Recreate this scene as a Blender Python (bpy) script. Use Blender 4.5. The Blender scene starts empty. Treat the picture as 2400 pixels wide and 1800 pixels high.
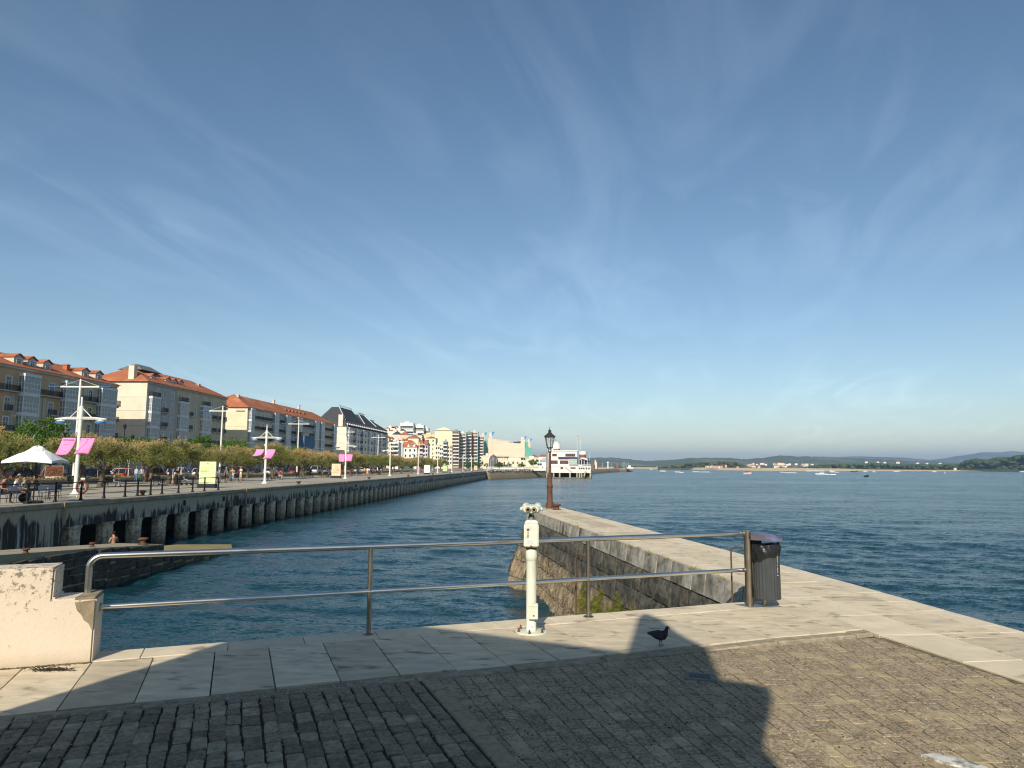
import bpy, bmesh, math, random
import numpy as np
from mathutils import Vector, Matrix
random.seed(7); RNG = np.random.default_rng(7)
R_ = math.radians
sc = bpy.context.scene
COL = sc.collection

# ------------------------------------------------------------------ camera, sky, sun, exposure
FPX, PITCH, ROLL, CAMH = 1664.0, math.atan(193 / 1664.0), R_(0.3), 2.0
cam = bpy.data.cameras.new('camera'); camo = bpy.data.objects.new('camera', cam); COL.objects.link(camo)
cam.sensor_width = 36.0; cam.lens = FPX / 2400 * 36; cam.clip_start = 0.05; cam.clip_end = 40000
camo.matrix_world = Matrix.Translation((0, 0, CAMH)) @ Matrix.Rotation(R_(90) + PITCH, 4, 'X') @ Matrix.Rotation(ROLL, 4, 'Z')
sc.camera = camo

SUN_EL, SUN_TO = R_(31), R_(12)          # light travels towards bearing 12 degrees
w = bpy.data.worlds.new('World'); sc.world = w; w.use_nodes = True
nt = w.node_tree; nt.nodes.clear()
def N(t, **k):
    n = nt.nodes.new(t)
    for a, b in k.items(): setattr(n, a, b)
    return n
sky = N('ShaderNodeTexSky', sky_type='NISHITA', sun_disc=False, sun_elevation=SUN_EL, sun_rotation=SUN_TO + math.pi,
        altitude=0, air_density=1.0, dust_density=0.2, ozone_density=1.8)
bg = N('ShaderNodeBackground'); out = N('ShaderNodeOutputWorld'); bg.inputs[1].default_value = 0.088
# thin cirrus: streaky noise on a flat cloud layer
tc = N('ShaderNodeTexCoord'); sep = N('ShaderNodeSeparateXYZ'); nt.links.new(tc.outputs['Generated'], sep.inputs[0])
mz = N('ShaderNodeMath', operation='MAXIMUM'); nt.links.new(sep.outputs[2], mz.inputs[0]); mz.inputs[1].default_value = 0.02
ma = N('ShaderNodeMath', operation='ADD'); nt.links.new(mz.outputs[0], ma.inputs[0]); ma.inputs[1].default_value = 0.12
dx = N('ShaderNodeMath', operation='DIVIDE'); nt.links.new(sep.outputs[0], dx.inputs[0]); nt.links.new(ma.outputs[0], dx.inputs[1])
dy = N('ShaderNodeMath', operation='DIVIDE'); nt.links.new(sep.outputs[1], dy.inputs[0]); nt.links.new(ma.outputs[0], dy.inputs[1])
cmb = N('ShaderNodeCombineXYZ'); nt.links.new(dx.outputs[0], cmb.inputs[0]); nt.links.new(dy.outputs[0], cmb.inputs[1])
mp0 = N('ShaderNodeMapping'); mp0.inputs['Rotation'].default_value = (0, 0, R_(17)); nt.links.new(cmb.outputs[0], mp0.inputs[0])
mp = N('ShaderNodeMapping'); mp.inputs['Location'].default_value = (3.1, 1.7, 0); mp.inputs['Scale'].default_value = (1.9, 0.62, 1); nt.links.new(mp0.outputs[0], mp.inputs[0])
n1 = N('ShaderNodeTexNoise'); n1.inputs['Scale'].default_value = 1.5; n1.inputs['Detail'].default_value = 7; n1.inputs['Roughness'].default_value = 0.52; n1.inputs['Distortion'].default_value = 1.7; nt.links.new(mp.outputs[0], n1.inputs[0])
n2 = N('ShaderNodeTexNoise'); n2.inputs['Scale'].default_value = 0.55; n2.inputs['Detail'].default_value = 3; nt.links.new(cmb.outputs[0], n2.inputs[0])
r1 = N('ShaderNodeMapRange'); r1.inputs[1].default_value = 0.44; r1.inputs[2].default_value = 0.8; nt.links.new(n1.outputs[0], r1.inputs[0])
r2 = N('ShaderNodeMapRange'); r2.inputs[1].default_value = 0.36; r2.inputs[2].default_value = 0.62; nt.links.new(n2.outputs[0], r2.inputs[0])
mm = N('ShaderNodeMath', operation='MULTIPLY'); nt.links.new(r1.outputs[0], mm.inputs[0]); nt.links.new(r2.outputs[0], mm.inputs[1])
mk = N('ShaderNodeMath', operation='MULTIPLY'); nt.links.new(mm.outputs[0], mk.inputs[0]); mk.inputs[1].default_value = 0.58
hs = N('ShaderNodeHueSaturation'); hs.inputs['Hue'].default_value = 0.494; hs.inputs['Saturation'].default_value = 1.05; nt.links.new(sky.outputs[0], hs.inputs['Color'])
mix = N('ShaderNodeMixRGB', blend_type='ADD'); nt.links.new(mk.outputs[0], mix.inputs[0]); nt.links.new(hs.outputs[0], mix.inputs[1]); mix.inputs[2].default_value = (2.1, 2.3, 2.35, 1)
nt.links.new(mix.outputs[0], bg.inputs[0]); nt.links.new(bg.outputs[0], out.inputs[0])

sun = bpy.data.lights.new('sun', 'SUN'); sun.energy = 4.6; sun.angle = R_(0.53); sun.color = (1, 0.92, 0.78)
suno = bpy.data.objects.new('sun', sun); COL.objects.link(suno)
LDIR = Vector((math.sin(SUN_TO) * math.cos(SUN_EL), math.cos(SUN_TO) * math.cos(SUN_EL), -math.sin(SUN_EL)))
suno.rotation_euler = LDIR.to_track_quat('-Z', 'Y').to_euler()
sc.view_settings.view_transform = 'Standard'; sc.view_settings.look = 'None'
sc.view_settings.exposure = 0.30; sc.view_settings.gamma = 1
sc.render.engine = 'CYCLES'
sc.cycles.use_denoising = True; sc.cycles.use_adaptive_sampling = True; sc.cycles.adaptive_threshold = 0.02
sc.cycles.max_bounces = 6; sc.cycles.diffuse_bounces = 3; sc.cycles.glossy_bounces = 3; sc.cycles.transparent_max_bounces = 8
sc.cycles.pixel_filter_type = 'BLACKMAN_HARRIS'; sc.cycles.filter_width = 1.15
sc.cycles.volume_bounces = 0; sc.cycles.volume_step_rate = 4; sc.cycles.volume_max_steps = 64

# ------------------------------------------------------------------ helpers
def ray(px, py):
    u, v = px - 1200, 900 - py
    c, s = math.cos(ROLL), math.sin(ROLL)
    u, v = u * c - v * s, u * s + v * c
    return Vector((u, FPX * math.cos(PITCH) - v * math.sin(PITCH), FPX * math.sin(PITCH) + v * math.cos(PITCH)))
def at(px, py, z=0.0):                      # photograph pixel -> point of the plane at height z
    d = ray(px, py); return Vector((0, 0, CAMH)) + d * ((z - CAMH) / d.z)
def atd(px, py, D):                         # photograph pixel -> point at depth D
    d = ray(px, py); return Vector((0, 0, CAMH)) + d * (D / d.y)
HD = R_(3.0)                                # the quay and the street run at this bearing
EX = Vector((math.cos(HD), -math.sin(HD), 0)); EY = Vector((math.sin(HD), math.cos(HD), 0)); Q0 = Vector((-25.4, 0, 0))
def ST(s, t, z=0.0): return Q0 + EY * s - EX * t + Vector((0, 0, z))
def s_px(px, t):                            # street station of a photograph column at offset t
    k = -(px - 1200) / FPX
    a, b = Q0.x - t * EX.x, -t * EX.y
    return (-a - k * b) / (k * EY.y + EY.x)

MATS = {}
def mat(name, c1, c2=None, scale=3.0, rough=0.8, metal=0.0, bump=0.0, bscale=None, rand=0.0, spec=0.12, stretch=(1, 1, 1), detail=6, coord='Object', lo=0.35, hi=0.65, c3=None, c3scale=0.7, c3lo=0.5, c3hi=0.7, trans=0.0):
    if name in MATS: return MATS[name]
    m = bpy.data.materials.new(name); MATS[name] = m; m.use_nodes = True
    t = m.node_tree; b = t.nodes['Principled BSDF']; L = t.links.new
    b.inputs['Roughness'].default_value = rough; b.inputs['Metallic'].default_value = metal
    b.inputs['Specular IOR Level'].default_value = spec
    c1 = (*c1, 1)
    if c2 is None and rand == 0 and bump == 0 and c3 is None:
        b.inputs['Base Color'].default_value = c1; return m
    c2 = (*(c2 or c1[:3]), 1)
    if coord == 'Position':
        g = t.nodes.new('ShaderNodeNewGeometry'); vec = g.outputs['Position']
    else:
        g = t.nodes.new('ShaderNodeTexCoord'); vec = g.outputs['Object']
    oi = t.nodes.new('ShaderNodeObjectInfo')
    if coord != 'Position':
        va = t.nodes.new('ShaderNodeVectorMath'); va.operation = 'MULTIPLY_ADD'
        cm = t.nodes.new('ShaderNodeCombineXYZ')
        for i in range(3): L(oi.outputs['Random'], cm.inputs[i])
        va.inputs[1].default_value = (37, 53, 71); L(cm.outputs[0], va.inputs[0]); L(vec, va.inputs[2]); vec = va.outputs[0]
    mpn = t.nodes.new('ShaderNodeMapping'); mpn.inputs['Scale'].default_value = stretch; L(vec, mpn.inputs[0])
    n = t.nodes.new('ShaderNodeTexNoise'); n.inputs['Scale'].default_value = scale; n.inputs['Detail'].default_value = detail; n.inputs['Roughness'].default_value = 0.6; L(mpn.outputs[0], n.inputs[0])
    mr = t.nodes.new('ShaderNodeMapRange'); mr.inputs[1].default_value = lo; mr.inputs[2].default_value = hi; L(n.outputs[0], mr.inputs[0])
    mx = t.nodes.new('ShaderNodeMixRGB'); mx.inputs[1].default_value = c1; mx.inputs[2].default_value = c2; L(mr.outputs[0], mx.inputs[0])
    colr = mx.outputs[0]
    if c3:
        nb = t.nodes.new('ShaderNodeTexNoise'); nb.inputs['Scale'].default_value = c3scale; nb.inputs['Detail'].default_value = 5; L(mpn.outputs[0], nb.inputs[0])
        mb = t.nodes.new('ShaderNodeMapRange'); mb.inputs[1].default_value = c3lo; mb.inputs[2].default_value = c3hi; L(nb.outputs[0], mb.inputs[0])
        m3 = t.nodes.new('ShaderNodeMixRGB'); L(mb.outputs[0], m3.inputs[0]); L(colr, m3.inputs[1]); m3.inputs[2].default_value = (*c3, 1); colr = m3.outputs[0]
    if rand:
        rr = t.nodes.new('ShaderNodeMapRange'); rr.inputs[3].default_value = 1 - rand; rr.inputs[4].default_value = 1 + rand; L(oi.outputs['Random'], rr.inputs[0])
        vm = t.nodes.new('ShaderNodeVectorMath'); vm.operation = 'SCALE'; L(colr, vm.inputs[0]); L(rr.outputs[0], vm.inputs['Scale']); colr = vm.outputs[0]
    L(colr, b.inputs['Base Color'])
    if bump:
        n3 = t.nodes.new('ShaderNodeTexNoise'); n3.inputs['Scale'].default_value = bscale or scale * 4; n3.inputs['Detail'].default_value = 5; L(mpn.outputs[0], n3.inputs[0])
        bn = t.nodes.new('ShaderNodeBump'); bn.inputs['Strength'].default_value = min(1, bump * 10); bn.inputs['Distance'].default_value = bump; L(n3.outputs[0], bn.inputs['Height']); L(bn.outputs[0], b.inputs['Normal'])
    if trans: b.inputs['Transmission Weight'].default_value = trans
    return m
def glass(name, c=(0.03, 0.04, 0.05), rough=0.08):
    if name in MATS: return MATS[name]
    m = mat(name, c, rough=rough, spec=0.6); return m

class MB:
    def __init__(s): s.v = []; s.f = []; s.m = []
    def add(s, v, f, mi=0):
        o = len(s.v); s.v += [tuple(x) for x in v]; s.f += [tuple(i + o for i in q) for q in f]; s.m += [mi] * len(f); return s
    def box(s, x0, x1, y0, y1, z0, z1, mi=0, M=None):
        v = [Vector(p) for p in ((x0, y0, z0), (x1, y0, z0), (x1, y1, z0), (x0, y1, z0), (x0, y0, z1), (x1, y0, z1), (x1, y1, z1), (x0, y1, z1))]
        if M is not None: v = [M @ p for p in v]
        return s.add(v, [(0, 3, 2, 1), (4, 5, 6, 7), (0, 1, 5, 4), (1, 2, 6, 5), (2, 3, 7, 6), (3, 0, 4, 7)], mi)
    def loft(s, rings, mi=0, caps=True, closed=True):
        n = len(rings[0]); v = [p for r in rings for p in r]; f = []
        for i in range(len(rings) - 1):
            for j in range(n if closed else n - 1):
                k = (j + 1) % n; f.append((i * n + j, i * n + k, (i + 1) * n + k, (i + 1) * n + j))
        if caps: f.append(tuple(range(n))[::-1]); f.append(tuple((len(rings) - 1) * n + j for j in range(n)))
        return s.add(v, f, mi)
    def tube(s, path, r, n=8, mi=0, caps=True):
        P = [Vector(p) for p in path]; rs = r if isinstance(r, (list, tuple)) else [r] * len(P)
        rings = []; prev = None
        for i, p in enumerate(P):
            d = (P[min(i + 1, len(P) - 1)] - P[max(i - 1, 0)]).normalized()
            a = prev if prev is not None else (Vector((0, 0, 1)) if abs(d.z) < 0.9 else Vector((1, 0, 0)))
            a = (a - d * a.dot(d)).normalized(); b = d.cross(a); prev = a
            rings.append([p + (a * math.cos(2 * math.pi * k / n) + b * math.sin(2 * math.pi * k / n)) * rs[i] for k in range(n)])
        return s.loft(rings, mi, caps)
    def lathe(s, prof, n=16, c=(0, 0, 0), mi=0, caps=True):
        rings = [[(c[0] + r * math.cos(2 * math.pi * k / n), c[1] + r * math.sin(2 * math.pi * k / n), c[2] + z) for k in range(n)] for r, z in prof]
        return s.loft(rings, mi, caps)
    def prism(s, poly, z0, z1, mi=0):
        return s.loft([[(p[0], p[1], z0) for p in poly], [(p[0], p[1], z1) for p in poly]], mi)
    def ball(s, c, r, n=10, m=7, mi=0, M=None):
        rx, ry, rz = (r, r, r) if not isinstance(r, (tuple, list)) else r
        rings = []
        for i in range(m + 1):
            a = -math.pi / 2 + math.pi * i / m; q = max(math.cos(a), 0.02)
            ring = [Vector((rx * q * math.cos(2 * math.pi * k / n), ry * q * math.sin(2 * math.pi * k / n), rz * math.sin(a))) for k in range(n)]
            if M is not None: ring = [M @ p for p in ring]
            rings.append([p + Vector(c) for p in ring])
        return s.loft(rings, mi)
    def mesh(s, name, mats, smooth=False, bevel=0.0, seg=1):
        me = bpy.data.meshes.new(name); me.from_pydata(s.v, [], s.f)
        for m in mats: me.materials.append(m)
        if len(mats) > 1: me.polygons.foreach_set('material_index', s.m)
        bm = bmesh.new(); bm.from_mesh(me); bmesh.ops.recalc_face_normals(bm, faces=bm.faces)
        if bevel: bmesh.ops.bevel(bm, geom=[e for e in bm.edges if len(e.link_faces) == 2 and e.calc_face_angle(0) > 0.5], offset=bevel, segments=seg, affect='EDGES', clamp_overlap=True)
        bm.to_mesh(me); bm.free()
        if smooth:
            me.shade_smooth(); me.set_sharp_from_angle(angle=R_(40))
        me.update(); return me
    def build(s, name, mats, parent=None, loc=(0, 0, 0), rz=0.0, smooth=False, bevel=0.0, seg=1, **tags):
        if not isinstance(mats, (list, tuple)): mats = [mats]
        return link(name, s.mesh(name, mats, smooth, bevel, seg), parent, loc, rz, **tags)
def link(name, me, parent=None, loc=(0, 0, 0), rz=0.0, rot=None, scale=None, **tags):
    o = bpy.data.objects.new(name, me); COL.objects.link(o); o.location = loc
    o.rotation_euler = rot if rot is not None else (0, 0, rz)
    if scale is not None: o.scale = scale
    if parent is not None: o.parent = parent
    for k, v in tags.items(): o[{'cat': 'category'}.get(k, k)] = v
    return o
def empty(name, loc=(0, 0, 0), rz=0.0, **tags): return link(name, None, None, loc, rz, **tags)
def copy_tree(o, parent=None, **tags):
    c = o.copy(); COL.objects.link(c); c.parent = parent
    for k, v in tags.items(): c[{'cat': 'category'}.get(k, k)] = v
    for ch in list(o.children): copy_tree(ch, c)
    return c
ORD = ['first', 'second', 'third', 'fourth', 'fifth', 'sixth', 'seventh', 'eighth', 'ninth', 'tenth', 'eleventh', 'twelfth', 'thirteenth', 'fourteenth', 'fifteenth', 'sixteenth', 'seventeenth', 'eighteenth', 'nineteenth', 'twentieth', 'twenty-first', 'twenty-second', 'twenty-third', 'twenty-fourth', 'twenty-fifth', 'twenty-sixth', 'twenty-seventh', 'twenty-eighth']
def clip(poly, a, b):                       # keep the part of a convex polygon left of a->b
    out = []
    for i in range(len(poly)):
        p, q = poly[i], poly[(i + 1) % len(poly)]
        sp = (b[0] - a[0]) * (p[1] - a[1]) - (b[1] - a[1]) * (p[0] - a[0])
        sq = (b[0] - a[0]) * (q[1] - a[1]) - (b[1] - a[1]) * (q[0] - a[0])
        if sp >= 0: out.append(p)
        if (sp >= 0) != (sq >= 0):
            t = sp / (sp - sq); out.append((p[0] + (q[0] - p[0]) * t, p[1] + (q[1] - p[1]) * t))
    return out
def clip_to(poly, region):                  # region: convex, counter-clockwise
    for i in range(len(region)):
        if len(poly) < 3: return []
        poly = clip(poly, region[i], region[(i + 1) % len(region)])
    return poly
def area(p): return 0.5 * sum(p[i][0] * p[(i + 1) % len(p)][1] - p[(i + 1) % len(p)][0] * p[i][1] for i in range(len(p)))
def inset(poly, d):                         # shrink a convex ccw polygon by d
    r = poly
    out = list(poly)
    for i in range(len(poly)):
        a, b = poly[i], poly[(i + 1) % len(poly)]
        L = math.hypot(b[0] - a[0], b[1] - a[1])
        if L < 1e-6: continue
        nx, ny = -(b[1] - a[1]) / L * d, (b[0] - a[0]) / L * d
        out = clip(out, (a[0] + nx, a[1] + ny), (b[0] + nx, b[1] + ny))
        if len(out) < 3: return []
    # drop near-duplicate corners
    q = []
    for p in out:
        if not q or math.hypot(p[0] - q[-1][0], p[1] - q[-1][1]) > 0.004: q.append(p)
    if len(q) > 1 and math.hypot(q[0][0] - q[-1][0], q[0][1] - q[-1][1]) < 0.004: q.pop()
    return q if len(q) >= 3 else []
def bear(deg): return Vector((math.sin(R_(deg)), math.cos(R_(deg)), 0))
# ------------------------------------------------------------------ materials of the place
M_slab = mat('limestone slab', (0.66, 0.55, 0.385), (0.48, 0.405, 0.29), scale=2.6, rough=0.8, rand=0.15, bump=0.006, bscale=55, stretch=(1, 2.4, 1), detail=9, c3=(0.25, 0.20, 0.135), c3scale=3.2, c3lo=0.58, c3hi=0.72)
M_coping = mat('pale coping stone', (0.70, 0.59, 0.425), (0.57, 0.48, 0.345), scale=3, rough=0.72, rand=0.06, bump=0.005, bscale=60, detail=9, c3=(0.30, 0.24, 0.165), c3scale=3.0, c3lo=0.61, c3hi=0.74)
M_mortar = mat('dark joint mortar', (0.05, 0.042, 0.03), (0.10, 0.085, 0.06), scale=14, rough=0.95, bump=0.01, bscale=50, coord='Position')
M_kerb = mat('rough concrete kerb', (0.38, 0.32, 0.225), (0.22, 0.185, 0.13), scale=9, rough=0.95, rand=0.08, bump=0.012, bscale=45)
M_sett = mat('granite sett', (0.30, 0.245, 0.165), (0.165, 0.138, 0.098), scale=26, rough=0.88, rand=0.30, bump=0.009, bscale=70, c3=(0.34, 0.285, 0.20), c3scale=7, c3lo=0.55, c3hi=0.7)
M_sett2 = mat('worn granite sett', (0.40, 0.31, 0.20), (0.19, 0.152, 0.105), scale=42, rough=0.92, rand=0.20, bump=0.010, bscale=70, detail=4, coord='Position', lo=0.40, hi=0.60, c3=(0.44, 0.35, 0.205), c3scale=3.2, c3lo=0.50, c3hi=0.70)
M_sand = mat('sand joint filling', (0.22, 0.18, 0.11), (0.10, 0.083, 0.053), scale=12, rough=1, bump=0.006, bscale=120, coord='Position')
M_band = mat('grey-brown granite band', (0.40, 0.32, 0.205), (0.27, 0.22, 0.145), scale=18, rough=0.9, rand=0.07, bump=0.006, bscale=90)

# ------------------------------------------------------------------ the near quay: paving
EB = bear(69); NBv = Vector((EB.y, -EB.x, 0))           # along the basin edge; from the edge towards the viewer
BM = Vector((-2.03, 8.79, 0))
C = Vector((4.22, 11.13, 0))
a_of = lambda p: (Vector((p[0], p[1], 0)) - BM).dot(EB)
def GB(a, b): p = BM + EB * a + NBv * b; return (p.x, p.y)
K = Vector((4.45, 8.87, 0)); JD = bear(-8.9); JN = Vector((JD.y, -JD.x, 0))
INN = [(4.22, 11.13), (1.50, 29.5), (0.83, 34.0)]
OUT = [(7.55, 1.0), (6.35, 9.07), (5.77, 14.0), (2.73, 35.25)]
WZ = -3.1

def piece_mesh(poly, h, depth, bev, wob=0.0):
    """a stone: clipped outline, chamfered arris, slightly uneven top; local origin at its middle"""
    cx = sum(p[0] for p in poly) / len(poly); cy = sum(p[1] for p in poly) / len(poly)
    P = [(p[0] - cx, p[1] - cy) for p in poly]
    Pi = inset(P, bev)
    if len(Pi) < 3: return None, None
    if len(Pi) != len(P):
        P = [(p[0] * 1.03, p[1] * 1.03) for p in Pi]; Pi2 = inset(P, bev * 0.8); Pi = Pi2 if len(Pi2) == len(P) else [(p[0] * 0.9, p[1] * 0.9) for p in P]
    m = MB(); n = len(P)
    tilt = (random.uniform(-wob, wob), random.uniform(-wob, wob))
    zt = lambda p: h + tilt[0] * p[0] * 8 + tilt[1] * p[1] * 8
    rings = [[(p[0], p[1], -depth) for p in P], [(p[0], p[1], zt(p) - bev * 0.8) for p in P], [(p[0], p[1], zt(p)) for p in Pi]]
    v = [q for r in rings for q in r] + [(0, 0, h + wob * 0.6)]
    f = []
    for i in range(2):
        for j in range(n): k = (j + 1) % n; f.append((i * n + j, i * n + k, (i + 1) * n + k, (i + 1) * n + j))
    for j in range(n): f.append((2 * n + j, 2 * n + (j + 1) % n, 3 * n))
    m.add(v, f); return m, (cx, cy)
def lay(poly, name, material, parent, gap, h=0.0, depth=0.06, bev=0.003, wob=0.001, kind=None):
    if len(poly) < 3: return None
    if area(poly) < 0: poly = poly[::-1]
    p = inset(poly, gap / 2)
    if len(p) < 3 or area(p) < 0.002: return None
    m, c = piece_mesh(p, h, depth, bev, wob)
    if m is None: return None
    me = bpy.data.meshes.new(name); me.from_pydata(m.v, [], m.f); me.materials.append(material); me.update()
    return link(name, me, parent, (c[0], c[1], 0))

pave = empty('quay_pavement', kind='structure')
# the bed under the stones: solid body of the quay and the jetty
bed = MB()
A0 = GB(-14, 0)
ground_poly = [GB(-14, 14), (7.9, -6.0), *OUT[:1]]
bed.prism([A0, GB(-14, 16), (8.4, -6.0), OUT[0], OUT[1], OUT[2], (C.x, C.y)][::-1], -4.6, -0.045)
b2 = MB(); b2.prism([(C.x, C.y), OUT[2], OUT[3], (1.0, 35.4), INN[2], INN[1]][::-1], -4.6, -0.045)
bed.add(b2.v, b2.f)
bed.build('bed', M_mortar, pave)
m = MB(); m.prism([(6.28, 9.9), (6.95, 9.2), (7.6, 3.0), (7.3, 3.0)][::-1], -4.6, -0.42); m.build('outer_ledge', M_kerb, pave)
EDGE = 0.02
# coping row and slabs along the basin edge
reg_strip = [GB(-13, -1), GB(-13, 3), (K.x, K.y), (C.x, C.y)]
cut = lambda p: clip(p, (K.x, K.y), (C.x, C.y)) if area(p) > 0 else clip(p[::-1], (K.x, K.y), (C.x, C.y))
a = -12.6
a0c = a_of(at(763, 1495))
x = a0c - 16 * 0.80
while x < 8:
    wd = random.uniform(0.72, 0.88)
    q = cut([GB(x, -EDGE), GB(x, 0.40), GB(x + wd, 0.40), GB(x + wd, -EDGE)])
    lay(q, 'coping_stone', M_coping, pave, 0.009, h=0.004, bev=0.005)
    x += wd
a0 = a_of(at(970, 1492)); x = a0 - 20 * 0.563
while x < 8:
    wd = 0.563 + random.uniform(-0.03, 0.03)
    b1 = 1.93 + random.uniform(-0.02, 0.03)
    q = cut([GB(x, 0.40), GB(x, b1), GB(x + wd, b1), GB(x + wd, 0.40)])
    if random.random() < 0.22 and len(q) == 4:
        bb = random.uniform(0.9, 1.4)
        lay(cut([GB(x, 0.40), GB(x, bb), GB(x + wd, bb), GB(x + wd, 0.40)]), 'slab', M_slab, pave, 0.012, h=random.uniform(-0.002, 0.003), wob=0.0008)
        lay(cut([GB(x, bb), GB(x, b1), GB(x + wd, b1), GB(x + wd, bb)]), 'slab', M_slab, pave, 0.008, h=random.uniform(-0.002, 0.003), wob=0.0008)
    else:
        lay(q, 'slab', M_slab, pave, 0.012, h=random.uniform(-0.002, 0.004), wob=0.0008)
    x += wd
# concrete kerb between slabs and cobbles
x = -13
while x < 7.5:
    wd = random.uniform(0.9, 1.3)
    lay(cut([GB(x, 1.965), GB(x, 2.15), GB(x + wd, 2.15), GB(x + wd, 1.965)]), 'kerb_stone', M_kerb, pave, 0.016, h=0.003, bev=0.014, wob=0.002)
    x += wd
# jetty top and right-hand apron: three bands of slabs running along the jetty
JO = Vector((5.77, 14.0, 0))
def GJ(a, b): p = JO + JD * a - JN * b; return (p.x, p.y)     # b: from the outer edge inwards
R_jet = [(C.x, C.y), (6.13, 11.0), (5.77, 14.0), OUT[3], (1.0, 35.4), INN[2], INN[1]]
R_apr = [(K.x, K.y), (6.35, 9.07), (6.13, 11.0), (C.x, C.y)]
R_low = [(6.25, 0.9), OUT[0], (6.35, 9.07), (K.x, K.y)]
bands = [(-0.06, 0.52), (0.52, 1.30), (1.30, 2.6)]
for bi, (b0, b1) in enumerate(bands):
    a = -14 + bi * 0.4
    while a < 22:
        wd = random.uniform(0.95, 1.5)
        cell = [GJ(a, b0), GJ(a + wd, b0), GJ(a + wd, b1), GJ(a, b1)]
        if area(cell) < 0: cell = cell[::-1]
        for reg in (R_jet, R_apr, R_low):
            rg = reg if area(reg) > 0 else reg[::-1]
            lay(clip_to(cell, rg), 'slab', M_coping if bi != 1 else M_slab, pave, 0.013, h=random.uniform(-0.002, 0.002), bev=0.003, wob=0.0004)
        a += wd

# ------------------------------------------------------------------ cobbles
STR0, STR1 = Vector((-0.74, 6.91, 0)), Vector((0.01, 5.0, 0))
SD = (STR0 - STR1).normalized(); SN = Vector((SD.y, -SD.x, 0))
kline = (GB(-14, 2.14), GB(8, 2.14))
cob = empty('cobbled_ground', kind='structure')
bd = MB(); sb0 = STR0 + SD * 0.3; sb1 = STR1 - SD * 6
bd.prism([GB(-13.5, 2.13), GB(-13.5, 9), (sb1.x, sb1.y), (sb0.x, sb0.y)], -0.05, -0.016); bd.build('joint_bed', mat('black joint soil', (0.05, 0.043, 0.03), (0.10, 0.085, 0.06), scale=20, rough=1, coord='Position', bump=0.01, bscale=60), cob)
bd = MB(); bd.prism([(sb0.x, sb0.y), (sb1.x, sb1.y), (8.2, -5.9), (6.9, 1.0), (6.2, 1.0), (4.47, 8.8)], -0.05, -0.0175); bd.build('sand_bed', M_sand, cob)
setts = []
def sett_quad(c, ax, ay, lw, ll, j):
    pts = []
    for sx, sy in ((-1, -1), (1, -1), (1, 1), (-1, 1)):
        pts.append((c + ax * (sx * lw / 2 + random.uniform(-j, j)) + ay * (sy * ll / 2 + random.uniform(-j, j))))
    # blunt corners
    out = []
    for i in range(4):
        p, q, r = pts[i - 1], pts[i], pts[(i + 1) % 4]
        d1, d2 = (p - q).normalized(), (r - q).normalized(); e = random.uniform(0.008, 0.018)
        A, B = q + d1 * e, q + d2 * e
        out += [(A.x, A.y), (B.x, B.y)]
    return out if area(out) > 0 else out[::-1]
LEFT = [GB(-9, 2.15), GB(-9, 6.5), (STR1.x + 1.2, STR1.y - 3.06), (STR0.x - SN.x * 0.1, STR0.y - SN.y * 0.1)]
LEFT = [GB(-9, 2.165), GB(-9, 7.5), ((STR1 - SD * 3 - SN * 0.09).x, (STR1 - SD * 3 - SN * 0.09).y), ((STR0 + SD * 0.25 - SN * 0.09).x, (STR0 + SD * 0.25 - SN * 0.09).y)]
if area(LEFT) < 0: LEFT = LEFT[::-1]
col = 0; off = -0.10
while off > -6.5:
    lw = random.uniform(0.115, 0.145); off -= lw / 2
    pos = 0.6 - random.random() * 0.15
    bend = random.uniform(-0.01, 0.01)
    while pos > -3.4:
        ll = random.choice((0.14, 0.15, 0.18, 0.21, 0.25)) * random.uniform(0.92, 1.08)
        c = STR0 + SD * (pos - ll / 2) + SN * (off + bend * math.sin(pos * 3))
        pos -= ll
        if c.y > 4.2 and a_of(c) > -9:
            poly = clip_to(sett_quad(c, SN, SD, lw - 0.012, ll - 0.008, 0.008), LEFT)
            if len(poly) >= 4 and area(poly) > 0.006: setts.append((c, poly, 0))
    off -= lw / 2
PIV = Vector((3.28, -4.4, 0))
th0 = math.atan2(STR0.x - PIV.x, STR0.y - PIV.y)
RIGHT = [((STR0 + SD * 0.25 + SN * 0.09).x, (STR0 + SD * 0.25 + SN * 0.09).y), ((STR1 - SD * 1.2 + SN * 0.09).x, (STR1 - SD * 1.2 + SN * 0.09).y), (5.65, 3.8), (K.x - 0.12, K.y - 0.06), ]
kp = Vector((*GB(0, 2.15), 0))
if area(RIGHT) < 0: RIGHT = RIGHT[::-1]
th = R_(-26)
while th < R_(17):
    dth = R_(random.uniform(0.62, 0.80)); r = 8.6 + random.random() * 0.2
    while r < 14.3:
        ll = random.choice((0.15, 0.18, 0.2, 0.24)) * random.uniform(0.9, 1.1)
        d = Vector((math.sin(th + dth / 2), math.cos(th + dth / 2), 0)); n = Vector((d.y, -d.x, 0))
        c = PIV + d * (r + ll / 2); r += ll
        if c.y < 3.9: continue
        poly = clip_to(sett_quad(c, n, d, c.__sub__(PIV).length * dth - 0.008, ll - 0.0025, 0.006), RIGHT)
        if len(poly) >= 4: poly = clip(poly, GB(8, 2.15), GB(-14, 2.15)) if a_of(c) < 99 else poly
        if len(poly) >= 4 and area(poly) > 0.006: setts.append((c, poly, 1))
    th += dth
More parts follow.
